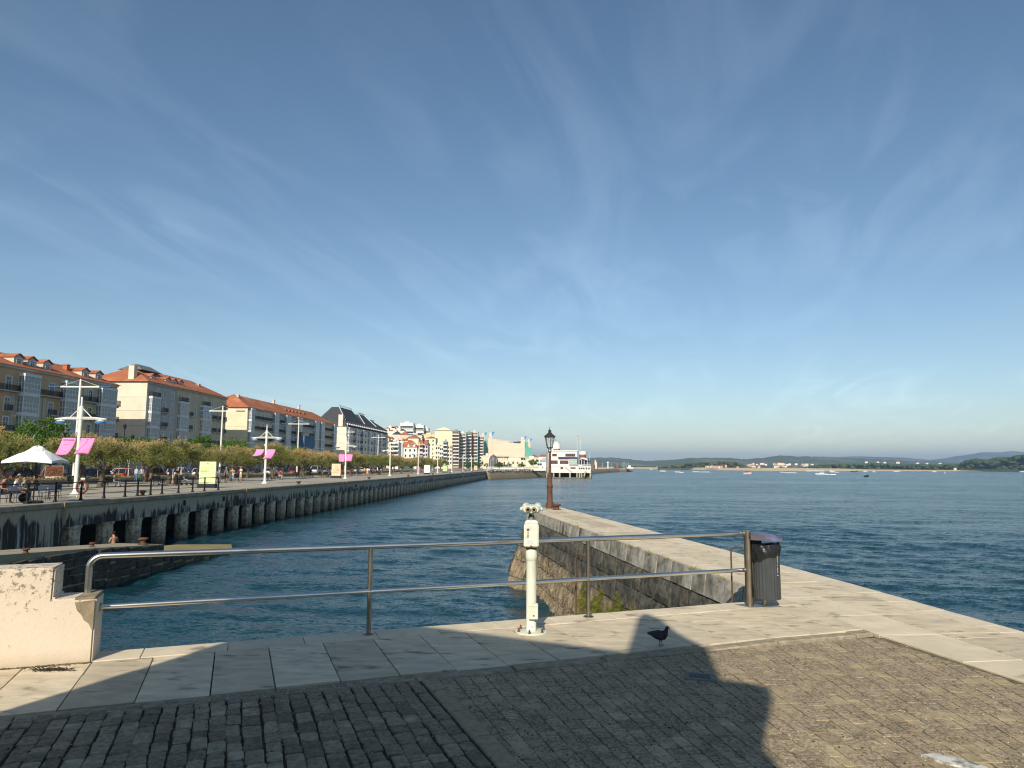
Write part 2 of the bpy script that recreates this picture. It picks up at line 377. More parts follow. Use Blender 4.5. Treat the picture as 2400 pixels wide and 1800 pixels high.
for sidei, (material, hh, bev, wob, gname) in enumerate(((M_sett, 0.006, 0.008, 0.0016, 'sett'), (M_sett2, -0.0115, 0.0022, 0.0007, 'sett'))):
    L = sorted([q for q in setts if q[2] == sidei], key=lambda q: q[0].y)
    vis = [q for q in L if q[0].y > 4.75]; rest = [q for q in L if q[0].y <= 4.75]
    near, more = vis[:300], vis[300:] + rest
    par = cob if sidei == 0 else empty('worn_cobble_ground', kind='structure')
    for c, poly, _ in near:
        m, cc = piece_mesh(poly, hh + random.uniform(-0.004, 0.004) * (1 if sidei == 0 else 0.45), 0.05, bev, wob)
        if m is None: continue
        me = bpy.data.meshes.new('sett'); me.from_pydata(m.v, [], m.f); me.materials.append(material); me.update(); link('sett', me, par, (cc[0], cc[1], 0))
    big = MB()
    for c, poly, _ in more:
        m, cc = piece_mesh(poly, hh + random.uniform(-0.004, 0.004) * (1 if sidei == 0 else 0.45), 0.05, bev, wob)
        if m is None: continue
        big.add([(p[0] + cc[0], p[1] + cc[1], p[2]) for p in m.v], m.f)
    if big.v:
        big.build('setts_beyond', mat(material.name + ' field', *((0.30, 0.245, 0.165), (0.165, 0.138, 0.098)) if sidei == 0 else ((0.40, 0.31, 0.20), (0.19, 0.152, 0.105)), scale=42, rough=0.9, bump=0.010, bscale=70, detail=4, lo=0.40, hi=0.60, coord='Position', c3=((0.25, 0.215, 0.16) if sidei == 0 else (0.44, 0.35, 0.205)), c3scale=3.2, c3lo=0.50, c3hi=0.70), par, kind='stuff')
# the granite band across the cobbles
pos = 0.22
while pos > -3.2:
    ll = random.uniform(0.42, 0.62)
    q = [STR0 + SD * pos - SN * 0.085, STR0 + SD * (pos - ll) - SN * 0.085, STR0 + SD * (pos - ll) + SN * 0.085, STR0 + SD * pos + SN * 0.085]
    q = clip([(p.x, p.y) for p in (q if area([(p.x, p.y) for p in q]) > 0 else q[::-1])], GB(8, 2.15), GB(-14, 2.15))
    lay(q, 'band_stone', M_band, cob, 0.012, h=0.008, bev=0.012, wob=0.002); pos -= ll
# loose grit and crumbs of moss lying in and around the joints
gr = MB()
for k in range(2600):
    px_, py_ = random.uniform(0, 2400), 1500 + 300 * random.random() ** 0.7
    p = at(px_, py_)
    if (p - BM).dot(NBv) < 2.0 or p.x > 4.9: continue
    r = random.choice((0.004, 0.005, 0.006, 0.009)) * random.uniform(0.7, 1.3); a = random.random() * 6.28; c_, s_ = math.cos(a) * r, math.sin(a) * r
    z = 0.004 if (p - STR0).dot(SN) < 0 else -0.010
    gr.add([(p.x + c_, p.y + s_, z), (p.x - s_, p.y + c_, z), (p.x - c_, p.y - s_, z), (p.x + s_, p.y - c_, z), (p.x, p.y, z + r * 0.8)], [(0, 1, 4), (1, 2, 4), (2, 3, 4), (3, 0, 4)])
gr.build('grit', mat('loose grit', (0.42, 0.36, 0.26), (0.05, 0.055, 0.03), scale=3, rough=1, coord='Position', lo=0.45, hi=0.55), None, kind='stuff')
# a broken paint patch and an inspection lid set into the cobbles
pm = mat('worn white paint', (0.62, 0.60, 0.54), (0.2, 0.18, 0.15), scale=9, rough=0.8, lo=0.45, hi=0.6, bump=0.003, bscale=60)
pp = at(2235, 1783)
m = MB(); m.prism([(pp.x - 0.17, pp.y + 0.10), (pp.x - 0.10, pp.y - 0.02), (pp.x + 0.05, pp.y - 0.14), (pp.x + 0.18, pp.y - 0.16), (pp.x + 0.10, pp.y + 0.0), (pp.x - 0.04, pp.y + 0.12)], -0.02, 0.004); m.build('paint_patch', pm, cob)
pp = at(1640, 1586)
m = MB(); m.box(-0.14, 0.14, -0.1, 0.1, -0.03, 0.006); o = m.build('inspection_lid', mat('cement lid', (0.26, 0.25, 0.23), (0.17, 0.165, 0.155), scale=12, rough=0.9), cob, (pp.x, pp.y, 0), R_(-14), bevel=0.004)
m = MB(); m.box(-0.10, 0.10, -0.065, 0.065, 0.005, 0.009); m.build('plate', mat('cement lid plate', (0.12, 0.12, 0.12), (0.09, 0.09, 0.09), scale=20, rough=0.8), o)
# ------------------------------------------------------------------ water
def axis(dense0, dense1, step, far0, far1, g=1.075):
    xs = list(np.arange(dense0, dense1 + 1e-6, step)); d = step; x = dense1
    while x < far1: d *= g; x += d; xs.append(x)
    d = step; x = dense0; lo = []
    while x > far0: d *= g; x -= d; lo.append(x)
    return np.array(lo[::-1] + xs)
gx = axis(-24, 26, 0.22, -6000, 9500); gy = axis(9, 62, 0.22, -300, 10500)
X, Y = np.meshgrid(gx, gy); Z = np.zeros_like(X)
stepx = np.gradient(gx)[None, :] + 0 * X; stepy = np.gradient(gy)[:, None] + 0 * X; stp = np.maximum(stepx, stepy)
for k in range(34):
    lam = 0.55 * (1.095 ** k); ang = R_(80) + RNG.normal(0, 0.55); ph = RNG.uniform(0, 6.28)
    amp = 0.0060 * lam ** 0.62
    fade = np.clip((lam / stp - 2.6) / 2.0, 0, 1)
    w_ = 2 * math.pi / lam * (X * math.cos(ang) + Y * math.sin(ang)) + ph + 0.9 * np.sin(X * 0.11 + Y * 0.07 + k) + 0.6 * np.sin(Y * 0.23 - X * 0.17 + 2 * k)
    Z += amp * fade * (np.sin(w_) + 0.25 * np.sin(2 * w_ + 1.2))
nx_, ny_ = len(gx), len(gy)
me = bpy.data.meshes.new('water')
co = np.stack([X, Y, Z + WZ], -1).reshape(-1, 3)
idx = np.arange(nx_ * ny_).reshape(ny_, nx_)
q = np.stack([idx[:-1, :-1], idx[:-1, 1:], idx[1:, 1:], idx[1:, :-1]], -1).reshape(-1, 4)
me.vertices.add(len(co)); me.vertices.foreach_set('co', co.ravel())
me.loops.add(q.size); me.loops.foreach_set('vertex_index', q.ravel().astype(np.int32))
me.polygons.add(len(q)); me.polygons.foreach_set('loop_start', np.arange(0, q.size, 4, dtype=np.int32)); me.update(); me.validate(); me.shade_smooth()
wm = bpy.data.materials.new('bay water'); wm.use_nodes = True; t = wm.node_tree; b = t.nodes['Principled BSDF']; L = t.links.new
b.inputs['Base Color'].default_value = (0.007, 0.040, 0.052, 1); b.inputs['Roughness'].default_value = 0.10; b.inputs['IOR'].default_value = 1.33; b.inputs['Specular IOR Level'].default_value = 0.5
g = t.nodes.new('ShaderNodeNewGeometry')
def wn(scale, stretch, rot, dist, strength, prev):
    mpn = t.nodes.new('ShaderNodeMapping'); mpn.inputs['Scale'].default_value = stretch; mpn.inputs['Rotation'].default_value = (0, 0, R_(rot)); L(g.outputs['Position'], mpn.inputs[0])
    n = t.nodes.new('ShaderNodeTexNoise'); n.inputs['Scale'].default_value = scale; n.inputs['Detail'].default_value = 3.5; n.inputs['Roughness'].default_value = 0.55; n.inputs['Distortion'].default_value = 0.4; L(mpn.outputs[0], n.inputs[0])
    bn = t.nodes.new('ShaderNodeBump'); bn.inputs['Distance'].default_value = dist; bn.inputs['Strength'].default_value = strength; L(n.outputs[0], bn.inputs['Height'])
    if prev: L(prev, bn.inputs['Normal'])
    return bn.outputs[0]
def wv(scale, stretch, rot, amp):
    mpn = t.nodes.new('ShaderNodeMapping'); mpn.inputs['Scale'].default_value = stretch; mpn.inputs['Rotation'].default_value = (0, 0, R_(rot)); L(g.outputs['Position'], mpn.inputs[0])
    n = t.nodes.new('ShaderNodeTexNoise'); n.inputs['Scale'].default_value = scale; n.inputs['Detail'].default_value = 2.5; n.inputs['Roughness'].default_value = 0.55; L(mpn.outputs[0], n.inputs[0])
    s_ = t.nodes.new('ShaderNodeVectorMath'); s_.operation = 'SUBTRACT'; L(n.outputs['Color'], s_.inputs[0]); s_.inputs[1].default_value = (0.5, 0.5, 0.5)
    m_ = t.nodes.new('ShaderNodeVectorMath'); m_.operation = 'MULTIPLY'; L(s_.outputs[0], m_.inputs[0]); m_.inputs[1].default_value = (amp * 0.85, amp, 0); return m_.outputs[0]
# wind lanes: broad patches where the ripples lie lower or stand steeper
wp = t.nodes.new('ShaderNodeMapping'); wp.inputs['Scale'].default_value = (0.25, 1.0, 1); wp.inputs['Rotation'].default_value = (0, 0, R_(9)); L(g.outputs['Position'], wp.inputs[0])
wnz = t.nodes.new('ShaderNodeTexNoise'); wnz.inputs['Scale'].default_value = 0.022; wnz.inputs['Detail'].default_value = 5; L(wp.outputs[0], wnz.inputs[0])
wmr = t.nodes.new('ShaderNodeMapRange'); wmr.inputs[1].default_value = 0.36; wmr.inputs[2].default_value = 0.62; wmr.inputs[3].default_value = 0.55; wmr.inputs[4].default_value = 1.15; L(wnz.outputs[0], wmr.inputs[0])
acc = g.outputs['Normal']
for k_, a_ in enumerate(((0.045, (0.5, 1.7, 1), 6, 0.22), (0.22, (0.5, 1.7, 1), -5, 0.32), (0.9, (0.55, 1.6, 1), 8, 0.42), (3.2, (0.6, 1.5, 1), -10, 1.15), (10.0, (0.7, 1.3, 1), 15, 1.25))):
    v_ = wv(*a_)
    if k_ > 1:
        sc__ = t.nodes.new('ShaderNodeVectorMath'); sc__.operation = 'SCALE'; L(v_, sc__.inputs[0]); L(wmr.outputs[0], sc__.inputs['Scale']); v_ = sc__.outputs[0]
    ad_ = t.nodes.new('ShaderNodeVectorMath'); L(acc, ad_.inputs[0]); L(v_, ad_.inputs[1]); acc = ad_.outputs[0]
nz_ = t.nodes.new('ShaderNodeVectorMath'); nz_.operation = 'NORMALIZE'; L(acc, nz_.inputs[0]); L(nz_.outputs[0], b.inputs['Normal'])
b.inputs['Roughness'].default_value = 0.20; b.inputs['Specular IOR Level'].default_value = 0.30
me.materials.append(wm); link('water', me, kind='structure')

# ------------------------------------------------------------------ jetty: inner masonry wall and head
def zone_mat(name, seed, bscale=14):
    """harbour masonry: grey above, black weed line, tan barnacle crust towards the water"""
    m = bpy.data.materials.new(name); m.use_nodes = True; t = m.node_tree; b = t.nodes['Principled BSDF']; L = t.links.new
    b.inputs['Roughness'].default_value = 0.92; b.inputs['Specular IOR Level'].default_value = 0.25
    g = t.nodes.new('ShaderNodeNewGeometry'); s = t.nodes.new('ShaderNodeSeparateXYZ'); L(g.outputs['Position'], s.inputs[0])
    n = t.nodes.new('ShaderNodeTexNoise'); n.inputs['Scale'].default_value = 1.3; n.inputs['Detail'].default_value = 7; L(g.outputs['Position'], n.inputs[0])
    md = t.nodes.new('ShaderNodeMath'); md.operation = 'MULTIPLY_ADD'; L(n.outputs[0], md.inputs[0]); md.inputs[1].default_value = 1.1; L(s.outputs[2], md.inputs[2])
    mr = t.nodes.new('ShaderNodeMapRange'); mr.inputs[1].default_value = -2.75; mr.inputs[2].default_value = 0.75; L(md.outputs[0], mr.inputs[0])
    cr = t.nodes.new('ShaderNodeValToRGB'); L(mr.outputs[0], cr.inputs[0])
    e = cr.color_ramp.elements; e[0].position = 0.0; e[0].color = (0.05, 0.045, 0.03, 1); e[1].position = 0.09; e[1].color = (0.36, 0.28, 0.17, 1)
    for p, c in ((0.42, (0.34, 0.25, 0.15, 1)), (0.52, (0.20, 0.17, 0.125, 1)), (0.62, (0.105, 0.098, 0.08, 1)), (0.86, (0.14, 0.13, 0.10, 1)), (0.93, (0.26, 0.24, 0.19, 1)), (1.0, (0.36, 0.33, 0.27, 1))):
        k = e.new(p); k.color = c
    n2 = t.nodes.new('ShaderNodeTexNoise'); n2.inputs['Scale'].default_value = 5; n2.inputs['Detail'].default_value = 8; n2.inputs['Roughness'].default_value = 0.7
    mpn = t.nodes.new('ShaderNodeMapping'); mpn.inputs['Scale'].default_value = (1, 1, 0.8); L(g.outputs['Position'], mpn.inputs[0]); L(mpn.outputs[0], n2.inputs[0])
    m2 = t.nodes.new('ShaderNodeMapRange'); m2.inputs[1].default_value = 0.42; m2.inputs[2].default_value = 0.66; m2.inputs[3].default_value = 1.15; m2.inputs[4].default_value = 0.28; L(n2.outputs[0], m2.inputs[0])
    vm = t.nodes.new('ShaderNodeVectorMath'); vm.operation = 'SCALE'; L(cr.outputs[0], vm.inputs[0]); L(m2.outputs[0], vm.inputs['Scale']); L(vm.outputs[0], b.inputs['Base Color'])
    n3 = t.nodes.new('ShaderNodeTexNoise'); n3.inputs['Scale'].default_value = bscale; n3.inputs['Detail'].default_value = 8; n3.inputs['Roughness'].default_value = 0.7; L(g.outputs['Position'], n3.inputs[0])
    bn = t.nodes.new('ShaderNodeBump'); bn.inputs['Strength'].default_value = 1; bn.inputs['Distance'].default_value = 0.07; L(n3.outputs[0], bn.inputs['Height']); L(bn.outputs[0], b.inputs['Normal'])
    return m
M_harb = zone_mat('harbour masonry', 1); M_pock = mat('pocked coping block', (0.44, 0.40, 0.34), (0.27, 0.245, 0.19), scale=9, rough=0.92, rand=0.22, bump=0.03, bscale=26, c3=(0.12, 0.115, 0.08), c3scale=1.3, c3lo=0.52, c3hi=0.68)
jw = empty('jetty_wall', (C.x, C.y, 0), label='battered masonry wall of the jetty with barnacles and weed towards the water', cat='wall')
JWO = Vector((C.x, C.y, 0))
def patch_blocks(T0, T1, B0, B1, rows, bw, material0, material1, proud, cnt):
    """blocks on the wall face from top line T0-T1 down to bottom line B0-B1; rows = list of fractions"""
    T0, T1, B0, B1 = map(Vector, (T0, T1, B0, B1))
    Lw = (T1 - T0).length
    nrm = (T1 - T0).cross(B0 - T0).normalized()
    if nrm.x > 0: nrm = -nrm
    for r in range(len(rows) - 1):
        f0, f1 = rows[r], rows[r + 1]; x = -random.random() * bw * 0.6
        while x < Lw:
            wd = bw * random.uniform(0.7, 1.45); xa, xb = max(x, 0), min(x + wd, Lw); x += wd
            if xb - xa < 0.08: continue
            g_ = 0.012
            pt = lambda xx, ff: (T0 + (T1 - T0) * (xx / Lw)).lerp(B0 + (B1 - B0) * (xx / Lw), ff)
            fh = (f1 - f0); jj = lambda: random.uniform(-0.03, 0.03) if r else random.uniform(-0.006, 0.006)
            q = [pt(xa + g_ + jj(), f0 + 0.02 * fh), pt(xb - g_ + jj(), f0 + 0.02 * fh), pt(xb - g_ + jj(), f1 - 0.03 * fh), pt(xa + g_ + jj(), f1 - 0.03 * fh)]
            ctr = sum(q, Vector()) / 4; pr = random.uniform(*proud) if r else random.uniform(0.015, 0.04)
            m = MB(); NX, NY = 4, 3; v = []; f = []
            for jy in range(NY + 1):
                for ix in range(NX + 1):
                    u_, w_ = ix / NX, jy / NY; p_ = q[0].lerp(q[1], u_).lerp(q[3].lerp(q[2], u_), w_)
                    edge = ix in (0, NX) or jy in (0, NY); rj = 0.012 if r == 0 else 0.032
                    dp = (pr * 0.35 if edge else pr) + random.uniform(-rj, rj) * (0.5 if edge else 1)
                    sh = Vector((0, random.uniform(-1, 1), random.uniform(-1, 1))) * (0.004 if r == 0 else 0.018)
                    v.append(p_ + nrm * dp + sh - ctr)
            W5 = NX + 1
            f = [(jy * W5 + ix, jy * W5 + ix + 1, (jy + 1) * W5 + ix + 1, (jy + 1) * W5 + ix) for jy in range(NY) for ix in range(NX)]
            rim = [ix for ix in range(W5)] + [jy * W5 + NX for jy in range(1, NY + 1)] + [NY * W5 + ix for ix in range(NX - 1, -1, -1)] + [jy * W5 for jy in range(NY - 1, 0, -1)]
            o_ = len(v); v += [v[k_] - nrm * 0.16 for k_ in rim]
            f += [(rim[k_], rim[(k_ + 1) % len(rim)], o_ + (k_ + 1) % len(rim), o_ + k_) for k_ in range(len(rim))]
            m.add(v, f); m.build('stone', material0 if r == 0 else material1, jw, ctr - JWO)
T1 = Vector((INN[1][0], INN[1][1], -0.05)); T2 = Vector((INN[2][0], INN[2][1], -0.05))
Bc = Vector((C.x - 0.62, C.y - 0.10, -3.9)); B1 = Vector((0.92, 29.25, -3.9)); B2 = Vector((-0.45, 30.85, -3.9)); B3 = Vector((-0.9, 36.8, -3.9)); B4 = Vector((3.6, 37.2, -3.9))
body = MB()
TT = [Vector((C.x, C.y, -0.05)), T1, T2, Vector((1.0, 35.4, -0.05)), Vector((2.73, 35.25, -0.05))]
BB = [Bc, B1, B2, B3, B4]
SX = Vector((0.14, 0, 0)); SB = Vector((0.45, 0, 0))
for i in range(4): body.add([TT[i] - JWO + SX, TT[i + 1] - JWO + SX, BB[i + 1] - JWO + SB, BB[i] - JWO + SB], [(0, 1, 2), (0, 2, 3)])
body.build('core', mat('dark wet core', (0.07, 0.06, 0.045), (0.13, 0.11, 0.08), scale=3, rough=0.95, coord='Position', bump=0.03, bscale=20), jw)
patch_blocks((C.x, C.y, -0.02), (INN[1][0], INN[1][1], -0.02), Bc, B1, [0, 0.115, 0.25, 0.39, 0.53, 0.70, 0.88], 0.66, M_pock, M_harb, (0.02, 0.11), 0)
patch_blocks((INN[1][0], INN[1][1], -0.02), (INN[2][0], INN[2][1], -0.02), B1, B2, [0, 0.115, 0.25, 0.39, 0.53, 0.70, 0.88], 0.8, M_pock, M_harb, (0.02, 0.07), 0)
# barnacle crust: many little bumps on the lower stones, and green weed near the corner
crust = MB()
for i in range(1500):
    u = random.random() ** 0.6; f = random.uniform(0.45, 0.86)
    if random.random() < 0.75: p = (TT[0].lerp(T1, u)).lerp(Bc.lerp(B1, u), f)
    else: u = random.random(); p = T1.lerp(T2, u).lerp(B1.lerp(B2, u), f)
    if p.y < 20: continue
    r = random.uniform(0.012, 0.032); p = p - JWO + Vector((-random.uniform(0.03, 0.10), 0, 0))
    crust.add([p + Vector((0, r, 0)), p + Vector((0, -r, 0)), p + Vector((0, 0, r)), p + Vector((0, 0, -r)), p + Vector((-r, 0, 0))], [(0, 2, 4), (2, 1, 4), (1, 3, 4), (3, 0, 4)])
crust.build('barnacles', mat('barnacle shell', (0.46, 0.38, 0.26), (0.25, 0.2, 0.13), scale=8, rough=0.9, coord='Position'), jw, kind='stuff')
weed = MB()
for i in range(20000):
    u = random.uniform(0.27, 0.64); f = random.uniform(0.28, 0.74)
    if f < 0.34 + 0.4 * (u - 0.33) + 0.05 * math.sin(u * 70) + 0.03 * math.sin(u * 170) + max(0, 0.36 - u) * 1.5: continue
    p = (TT[0].lerp(T1, u)).lerp(Bc.lerp(B1, u), f) - JWO + Vector((-random.uniform(0.02, 0.11), 0, 0))
    l = random.uniform(0.04, 0.13); a = Vector((random.gauss(-0.5, 0.5), random.gauss(0, 0.7), random.gauss(-0.3, 0.6))).normalized() * l; b_ = Vector((random.gauss(0, 1), random.gauss(0, 1), random.gauss(0, 1)))  .normalized() * 0.011
    weed.add([p - b_, p + b_, p + a + b_ * 0.4], [(0, 1, 2)])
weed.build('weed', mat('green harbour weed', (0.20, 0.20, 0.03), (0.07, 0.085, 0.015), scale=3, rough=0.7, coord='Position'), jw, kind='stuff')
# dry grass tufts on the jetty's inner coping
tuft = MB()
for u in [0.03, 0.05, 0.12, 0.17, 0.19, 0.27, 0.30, 0.33, 0.41, 0.5, 0.55, 0.72, 0.78]:
    c0 = TT[0].lerp(T1, u) - JWO + Vector((-0.03, 0, 0.02))
    for j in range(26):
        d = Vector((random.gauss(-0.3, 0.6), random.gauss(0, 0.9), random.uniform(0.1, 1.0))).normalized() * random.uniform(0.06, 0.22); e = d.cross(Vector((0.3, 1, 0.2))).normalized() * 0.0035
        p = c0 + Vector((random.gauss(0, 0.03), random.gauss(0, 0.09), 0)); tuft.add([p - e, p + e, p + d], [(0, 1, 2)])
tuft.build('dry_grass', mat('dry wall grass', (0.33, 0.27, 0.15), (0.2, 0.18, 0.09), scale=5, rough=0.9, coord='Position'), jw, kind='stuff')

# ------------------------------------------------------------------ white wall at the left end of the railing
M_white = bpy.data.materials.new('flaking whitewash'); M_white.use_nodes = True
t = M_white.node_tree; b = t.nodes['Principled BSDF']; L = t.links.new; b.inputs['Roughness'].default_value = 0.85
tcn = t.nodes.new('ShaderNodeTexCoord'); sp = t.nodes.new('ShaderNodeSeparateXYZ'); L(tcn.outputs['Object'], sp.inputs[0])
n = t.nodes.new('ShaderNodeTexNoise'); n.inputs['Scale'].default_value = 17; n.inputs['Detail'].default_value = 9; n.inputs['Roughness'].default_value = 0.75; L(tcn.outputs['Object'], n.inputs[0])
zz = t.nodes.new('ShaderNodeMapRange'); zz.inputs[1].default_value = 0.15; zz.inputs[2].default_value = 0.95; zz.inputs[3].default_value = 0.0; zz.inputs[4].default_value = 0.14; L(sp.outputs[2], zz.inputs[0])
ad = t.nodes.new('ShaderNodeMath'); L(n.outputs[0], ad.inputs[0]); L(zz.outputs[0], ad.inputs[1])
mr = t.nodes.new('ShaderNodeMapRange'); mr.inputs[1].default_value = 0.655; mr.inputs[2].default_value = 0.70; L(ad.outputs[0], mr.inputs[0])
nb = t.nodes.new('ShaderNodeTexNoise'); nb.inputs['Scale'].default_value = 1.6; nb.inputs['Detail'].default_value = 4; L(tcn.outputs['Object'], nb.inputs[0])
m0 = t.nodes.new('ShaderNodeMixRGB'); m0.inputs[1].default_value = (0.70, 0.60, 0.49, 1); m0.inputs[2].default_value = (0.58, 0.47, 0.33, 1); L(nb.outputs[0], m0.inputs[0])
mx = t.nodes.new('ShaderNodeMixRGB'); L(mr.outputs[0], mx.inputs[0]); L(m0.outputs[0], mx.inputs[1]); mx.inputs[2].default_value = (0.22, 0.19, 0.14, 1)
gz = t.nodes.new('ShaderNodeMapRange'); gz.inputs[1].default_value = 0.16; gz.inputs[2].default_value = 0.0; gz.inputs[3].default_value = 0.0; gz.inputs[4].default_value = 0.75; L(sp.outputs[2], gz.inputs[0])
gm2 = t.nodes.new('ShaderNodeMath'); gm2.operation = 'MULTIPLY'; L(gz.outputs[0], gm2.inputs[0]); L(nb.outputs[0], gm2.inputs[1])
mx2 = t.nodes.new('ShaderNodeMixRGB'); L(gm2.outputs[0], mx2.inputs[0]); L(mx.outputs[0], mx2.inputs[1]); mx2.inputs[2].default_value = (0.30, 0.22, 0.12, 1); L(mx2.outputs[0], b.inputs['Base Color'])
bn = t.nodes.new('ShaderNodeBump'); bn.inputs['Strength'].default_value = 0.6; bn.inputs['Distance'].default_value = 0.012; L(n.outputs[0], bn.inputs['Height']); L(bn.outputs[0], b.inputs['Normal'])
W1 = Vector((-4.26, 7.50, 0)); WROT = math.atan2(EB.y, EB.x)
ww = empty('whitewashed_wall', W1, WROT, label='stepped whitewashed wall with flaking paint at the start of the railing', cat='wall')
# local x along the basin edge, y away from the viewer
m = MB(); pf = [(-6, -0.05), (0, -0.05), (0, 0.635), (-0.39, 0.64), (-0.385, 0.955), (-6, 0.945)]
m.loft([[(x, 0.0 + 0.02 * max(0, z), z) for x, z in pf], [(x + 0.01, 0.41, z + 0.004) for x, z in pf]])
m.build('masonry', M_white, ww, bevel=0.018, seg=2)
M_conc = mat('bare crumbling render', (0.31, 0.25, 0.165), (0.19, 0.155, 0.105), scale=9, rough=0.95, bump=0.02, bscale=30)
m = MB(); ys = -0.006
prof = [(-0.19, 0.60), (-0.165, 0.52), (-0.12, 0.47), (-0.10, 0.42), (-0.05, 0.38), (-0.025, 0.32), (-0.012, 0.33), (-0.012, 0.615)]
m.loft([[(p[0], 0.012, p[1]) for p in prof], [(p[0], 0.008 + ys * 0.3, p[1]) for p in prof]]); m.build('bare_render', M_conc, ww)
m = MB(); m.loft([[(-0.2, 0.03, 0.615), (-0.01, 0.03, 0.612), (0.006, 0.40, 0.63), (-0.14, 0.40, 0.63)], [(-0.2, 0.03, 0.645), (-0.01, 0.03, 0.642), (0.006, 0.40, 0.66), (-0.14, 0.40, 0.66)]]); m.build('bare_top', M_conc, ww, bevel=0.006)
dl = MB()
for k in range(420):
    x_ = random.uniform(-1.9, 0.0); y_ = -abs(random.gauss(0, 0.022)); r = random.uniform(0.004, 0.013); dl.ball((x_, y_, 0.003), (r * 1.8, r, r * 0.7), 5, 3)
dl.build('dirt_line', mat('wall foot dirt', (0.07, 0.055, 0.035), (0.16, 0.13, 0.08), scale=6, rough=1), ww, kind='stuff')
sw = empty('seaweed_clump', at(120, 1571), label='small dry clump of seaweed lying at the foot of the whitewashed wall', cat='seaweed')
m = MB()
for i in range(170):
    c0 = Vector((random.gauss(0, 0.10), random.gauss(0, 0.025), 0.006)); c0.x += 0.06 if i % 2 else -0.04
    d = Vector((random.gauss(0, 1), random.gauss(0, 0.5), random.uniform(0, 0.6))).normalized() * random.uniform(0.02, 0.06); e = Vector((0, 0.006, 0.004)); m.add([c0 - e, c0 + e, c0 + d], [(0, 1, 2)])
m.build('strands', mat('dried seaweed', (0.05, 0.04, 0.025), rough=0.8), sw, kind='stuff')

# ------------------------------------------------------------------ steel railing
M_steel = mat('brushed steel', (0.84, 0.80, 0.73), (0.70, 0.65, 0.57), scale=2, rough=0.27, metal=1.0, bump=0.0006, bscale=200)
M_steel2 = mat('weathered steel post', (0.42, 0.36, 0.28), (0.30, 0.25, 0.19), scale=5, rough=0.38, metal=1.0)
rl = empty('steel_railing', BM, WROT, label='brushed steel railing of two tubes along the basin edge', cat='railing')
RB = -0.16                                    # local y: minus = towards the viewer
xw = a_of(W1) - 0.02; xL = xw - 0.10; xR = a_of((3.49, 10.67)); RH, RM = 1.03, 0.50
zrail = lambda x: 0
m = MB(); pts = [(xL, RB - 0.0, 0.62)]
for k in range(7):
    an = R_(90) * k / 6; pts.append((xL + 0.12 * (1 - math.cos(an)), RB, RH - 0.12 + 0.12 * math.sin(an)))
pts += [(x, RB, RH) for x in np.linspace(xL + 0.5, xR, 8)]
m.tube(pts, 0.034, 14); m.build('top_rail', M_steel, rl, smooth=True)
m = MB(); m.tube([(xw - 0.02, RB, RM), (xR, RB, RM)], 0.028, 14); m.build('lower_rail', M_steel, rl, smooth=True)
m = MB(); m.lathe([(0.045, 0), (0.045, 0.03), (0.03, 0.032)], 12, (0, 0, 0)); M90 = Matrix.Rotation(R_(-90), 4, 'Y')
o = m.build('rail_collar', M_steel2, rl, (xw + 0.035, RB, RM)); o.rotation_euler = (0, R_(-90), 0)
for px, py in ((865, 1489), (1371, 1443)):
    xa = a_of(at(px, py))
    m = MB(); m.tube([(0, 0, 0), (0, 0, RH)], 0.027, 12); p = m.build('post', M_steel2, rl, (xa, RB, 0), smooth=True)
    m = MB(); m.lathe([(0.07, 0.001), (0.07, 0.012), (0.055, 0.022), (0.03, 0.024)], 18); m.build('base_flange', M_steel2, p, smooth=True)
# bent ladder handrails hooked to the posts
for xa in (a_of(at(1371, 1443)) - 0.02, a_of((3.49, 10.67)) - 0.03):
    m = MB(); pts = [(xa, RB + 0.02, 0.80), (xa - 0.03, RB + 0.12, 0.815), (xa - 0.05, RB + 0.19, 0.80), (xa - 0.06, RB + 0.215, 0.75), (xa - 0.06, RB + 0.215, -1.6)]
    m.tube(pts, 0.013, 8); m.build('ladder_handrail', mat('rusty ladder tube', (0.20, 0.13, 0.07), (0.13, 0.09, 0.055), scale=8, rough=0.6, metal=0.5), rl, smooth=True)

# ------------------------------------------------------------------ coin telescope
TP = Vector((0.25, 8.93, 0))
M_cream = mat('cream enamel', (0.66, 0.67, 0.53), (0.56, 0.57, 0.44), scale=4, rough=0.42, spec=0.5, bump=0.0015, bscale=30, detail=9, c3=(0.30, 0.20, 0.10), c3scale=9, c3lo=0.655, c3hi=0.70)
M_cream2 = mat('cream enamel, worn', (0.68, 0.66, 0.54), (0.42, 0.37, 0.27), scale=9, rough=0.45, lo=0.5, hi=0.8)
M_dark = mat('dark metal', (0.035, 0.033, 0.03), rough=0.45, metal=0.6)
M_rust = mat('rusty bolt', (0.16, 0.07, 0.03), (0.09, 0.045, 0.025), scale=30, rough=0.9)
tv = empty('coin_telescope', TP, R_(-4), label='cream coin-operated telescope on a round bolted base by the railing', cat='telescope')
m = MB(); m.lathe([(0.20, 0.0), (0.20, 0.012), (0.195, 0.016), (0.07, 0.018)], 32); o = m.build('base_plate', M_cream, tv, smooth=True)
for k in range(6):
    an = R_(25 + 60 * k); m = MB(); m.lathe([(0.02, 0.014), (0.02, 0.02), (0.012, 0.021), (0.012, 0.05), (0.006, 0.06)], 6, (0.165 * math.cos(an), 0.165 * math.sin(an), 0)); m.build('bolt', M_rust, o)
m = MB(); m.lathe([(0.066, 0.016), (0.066, 0.045), (0.062, 0.05), (0.062, 0.86)], 24); m.build('pillar', M_cream, tv, smooth=True)
m = MB(); m.lathe([(0.064, 0.85), (0.068, 0.855), (0.072, 0.90), (0.070, 0.955), (0.055, 0.985), (0.045, 0.99)], 24); m.build('pillar_cap', M_cream, tv, smooth=True)
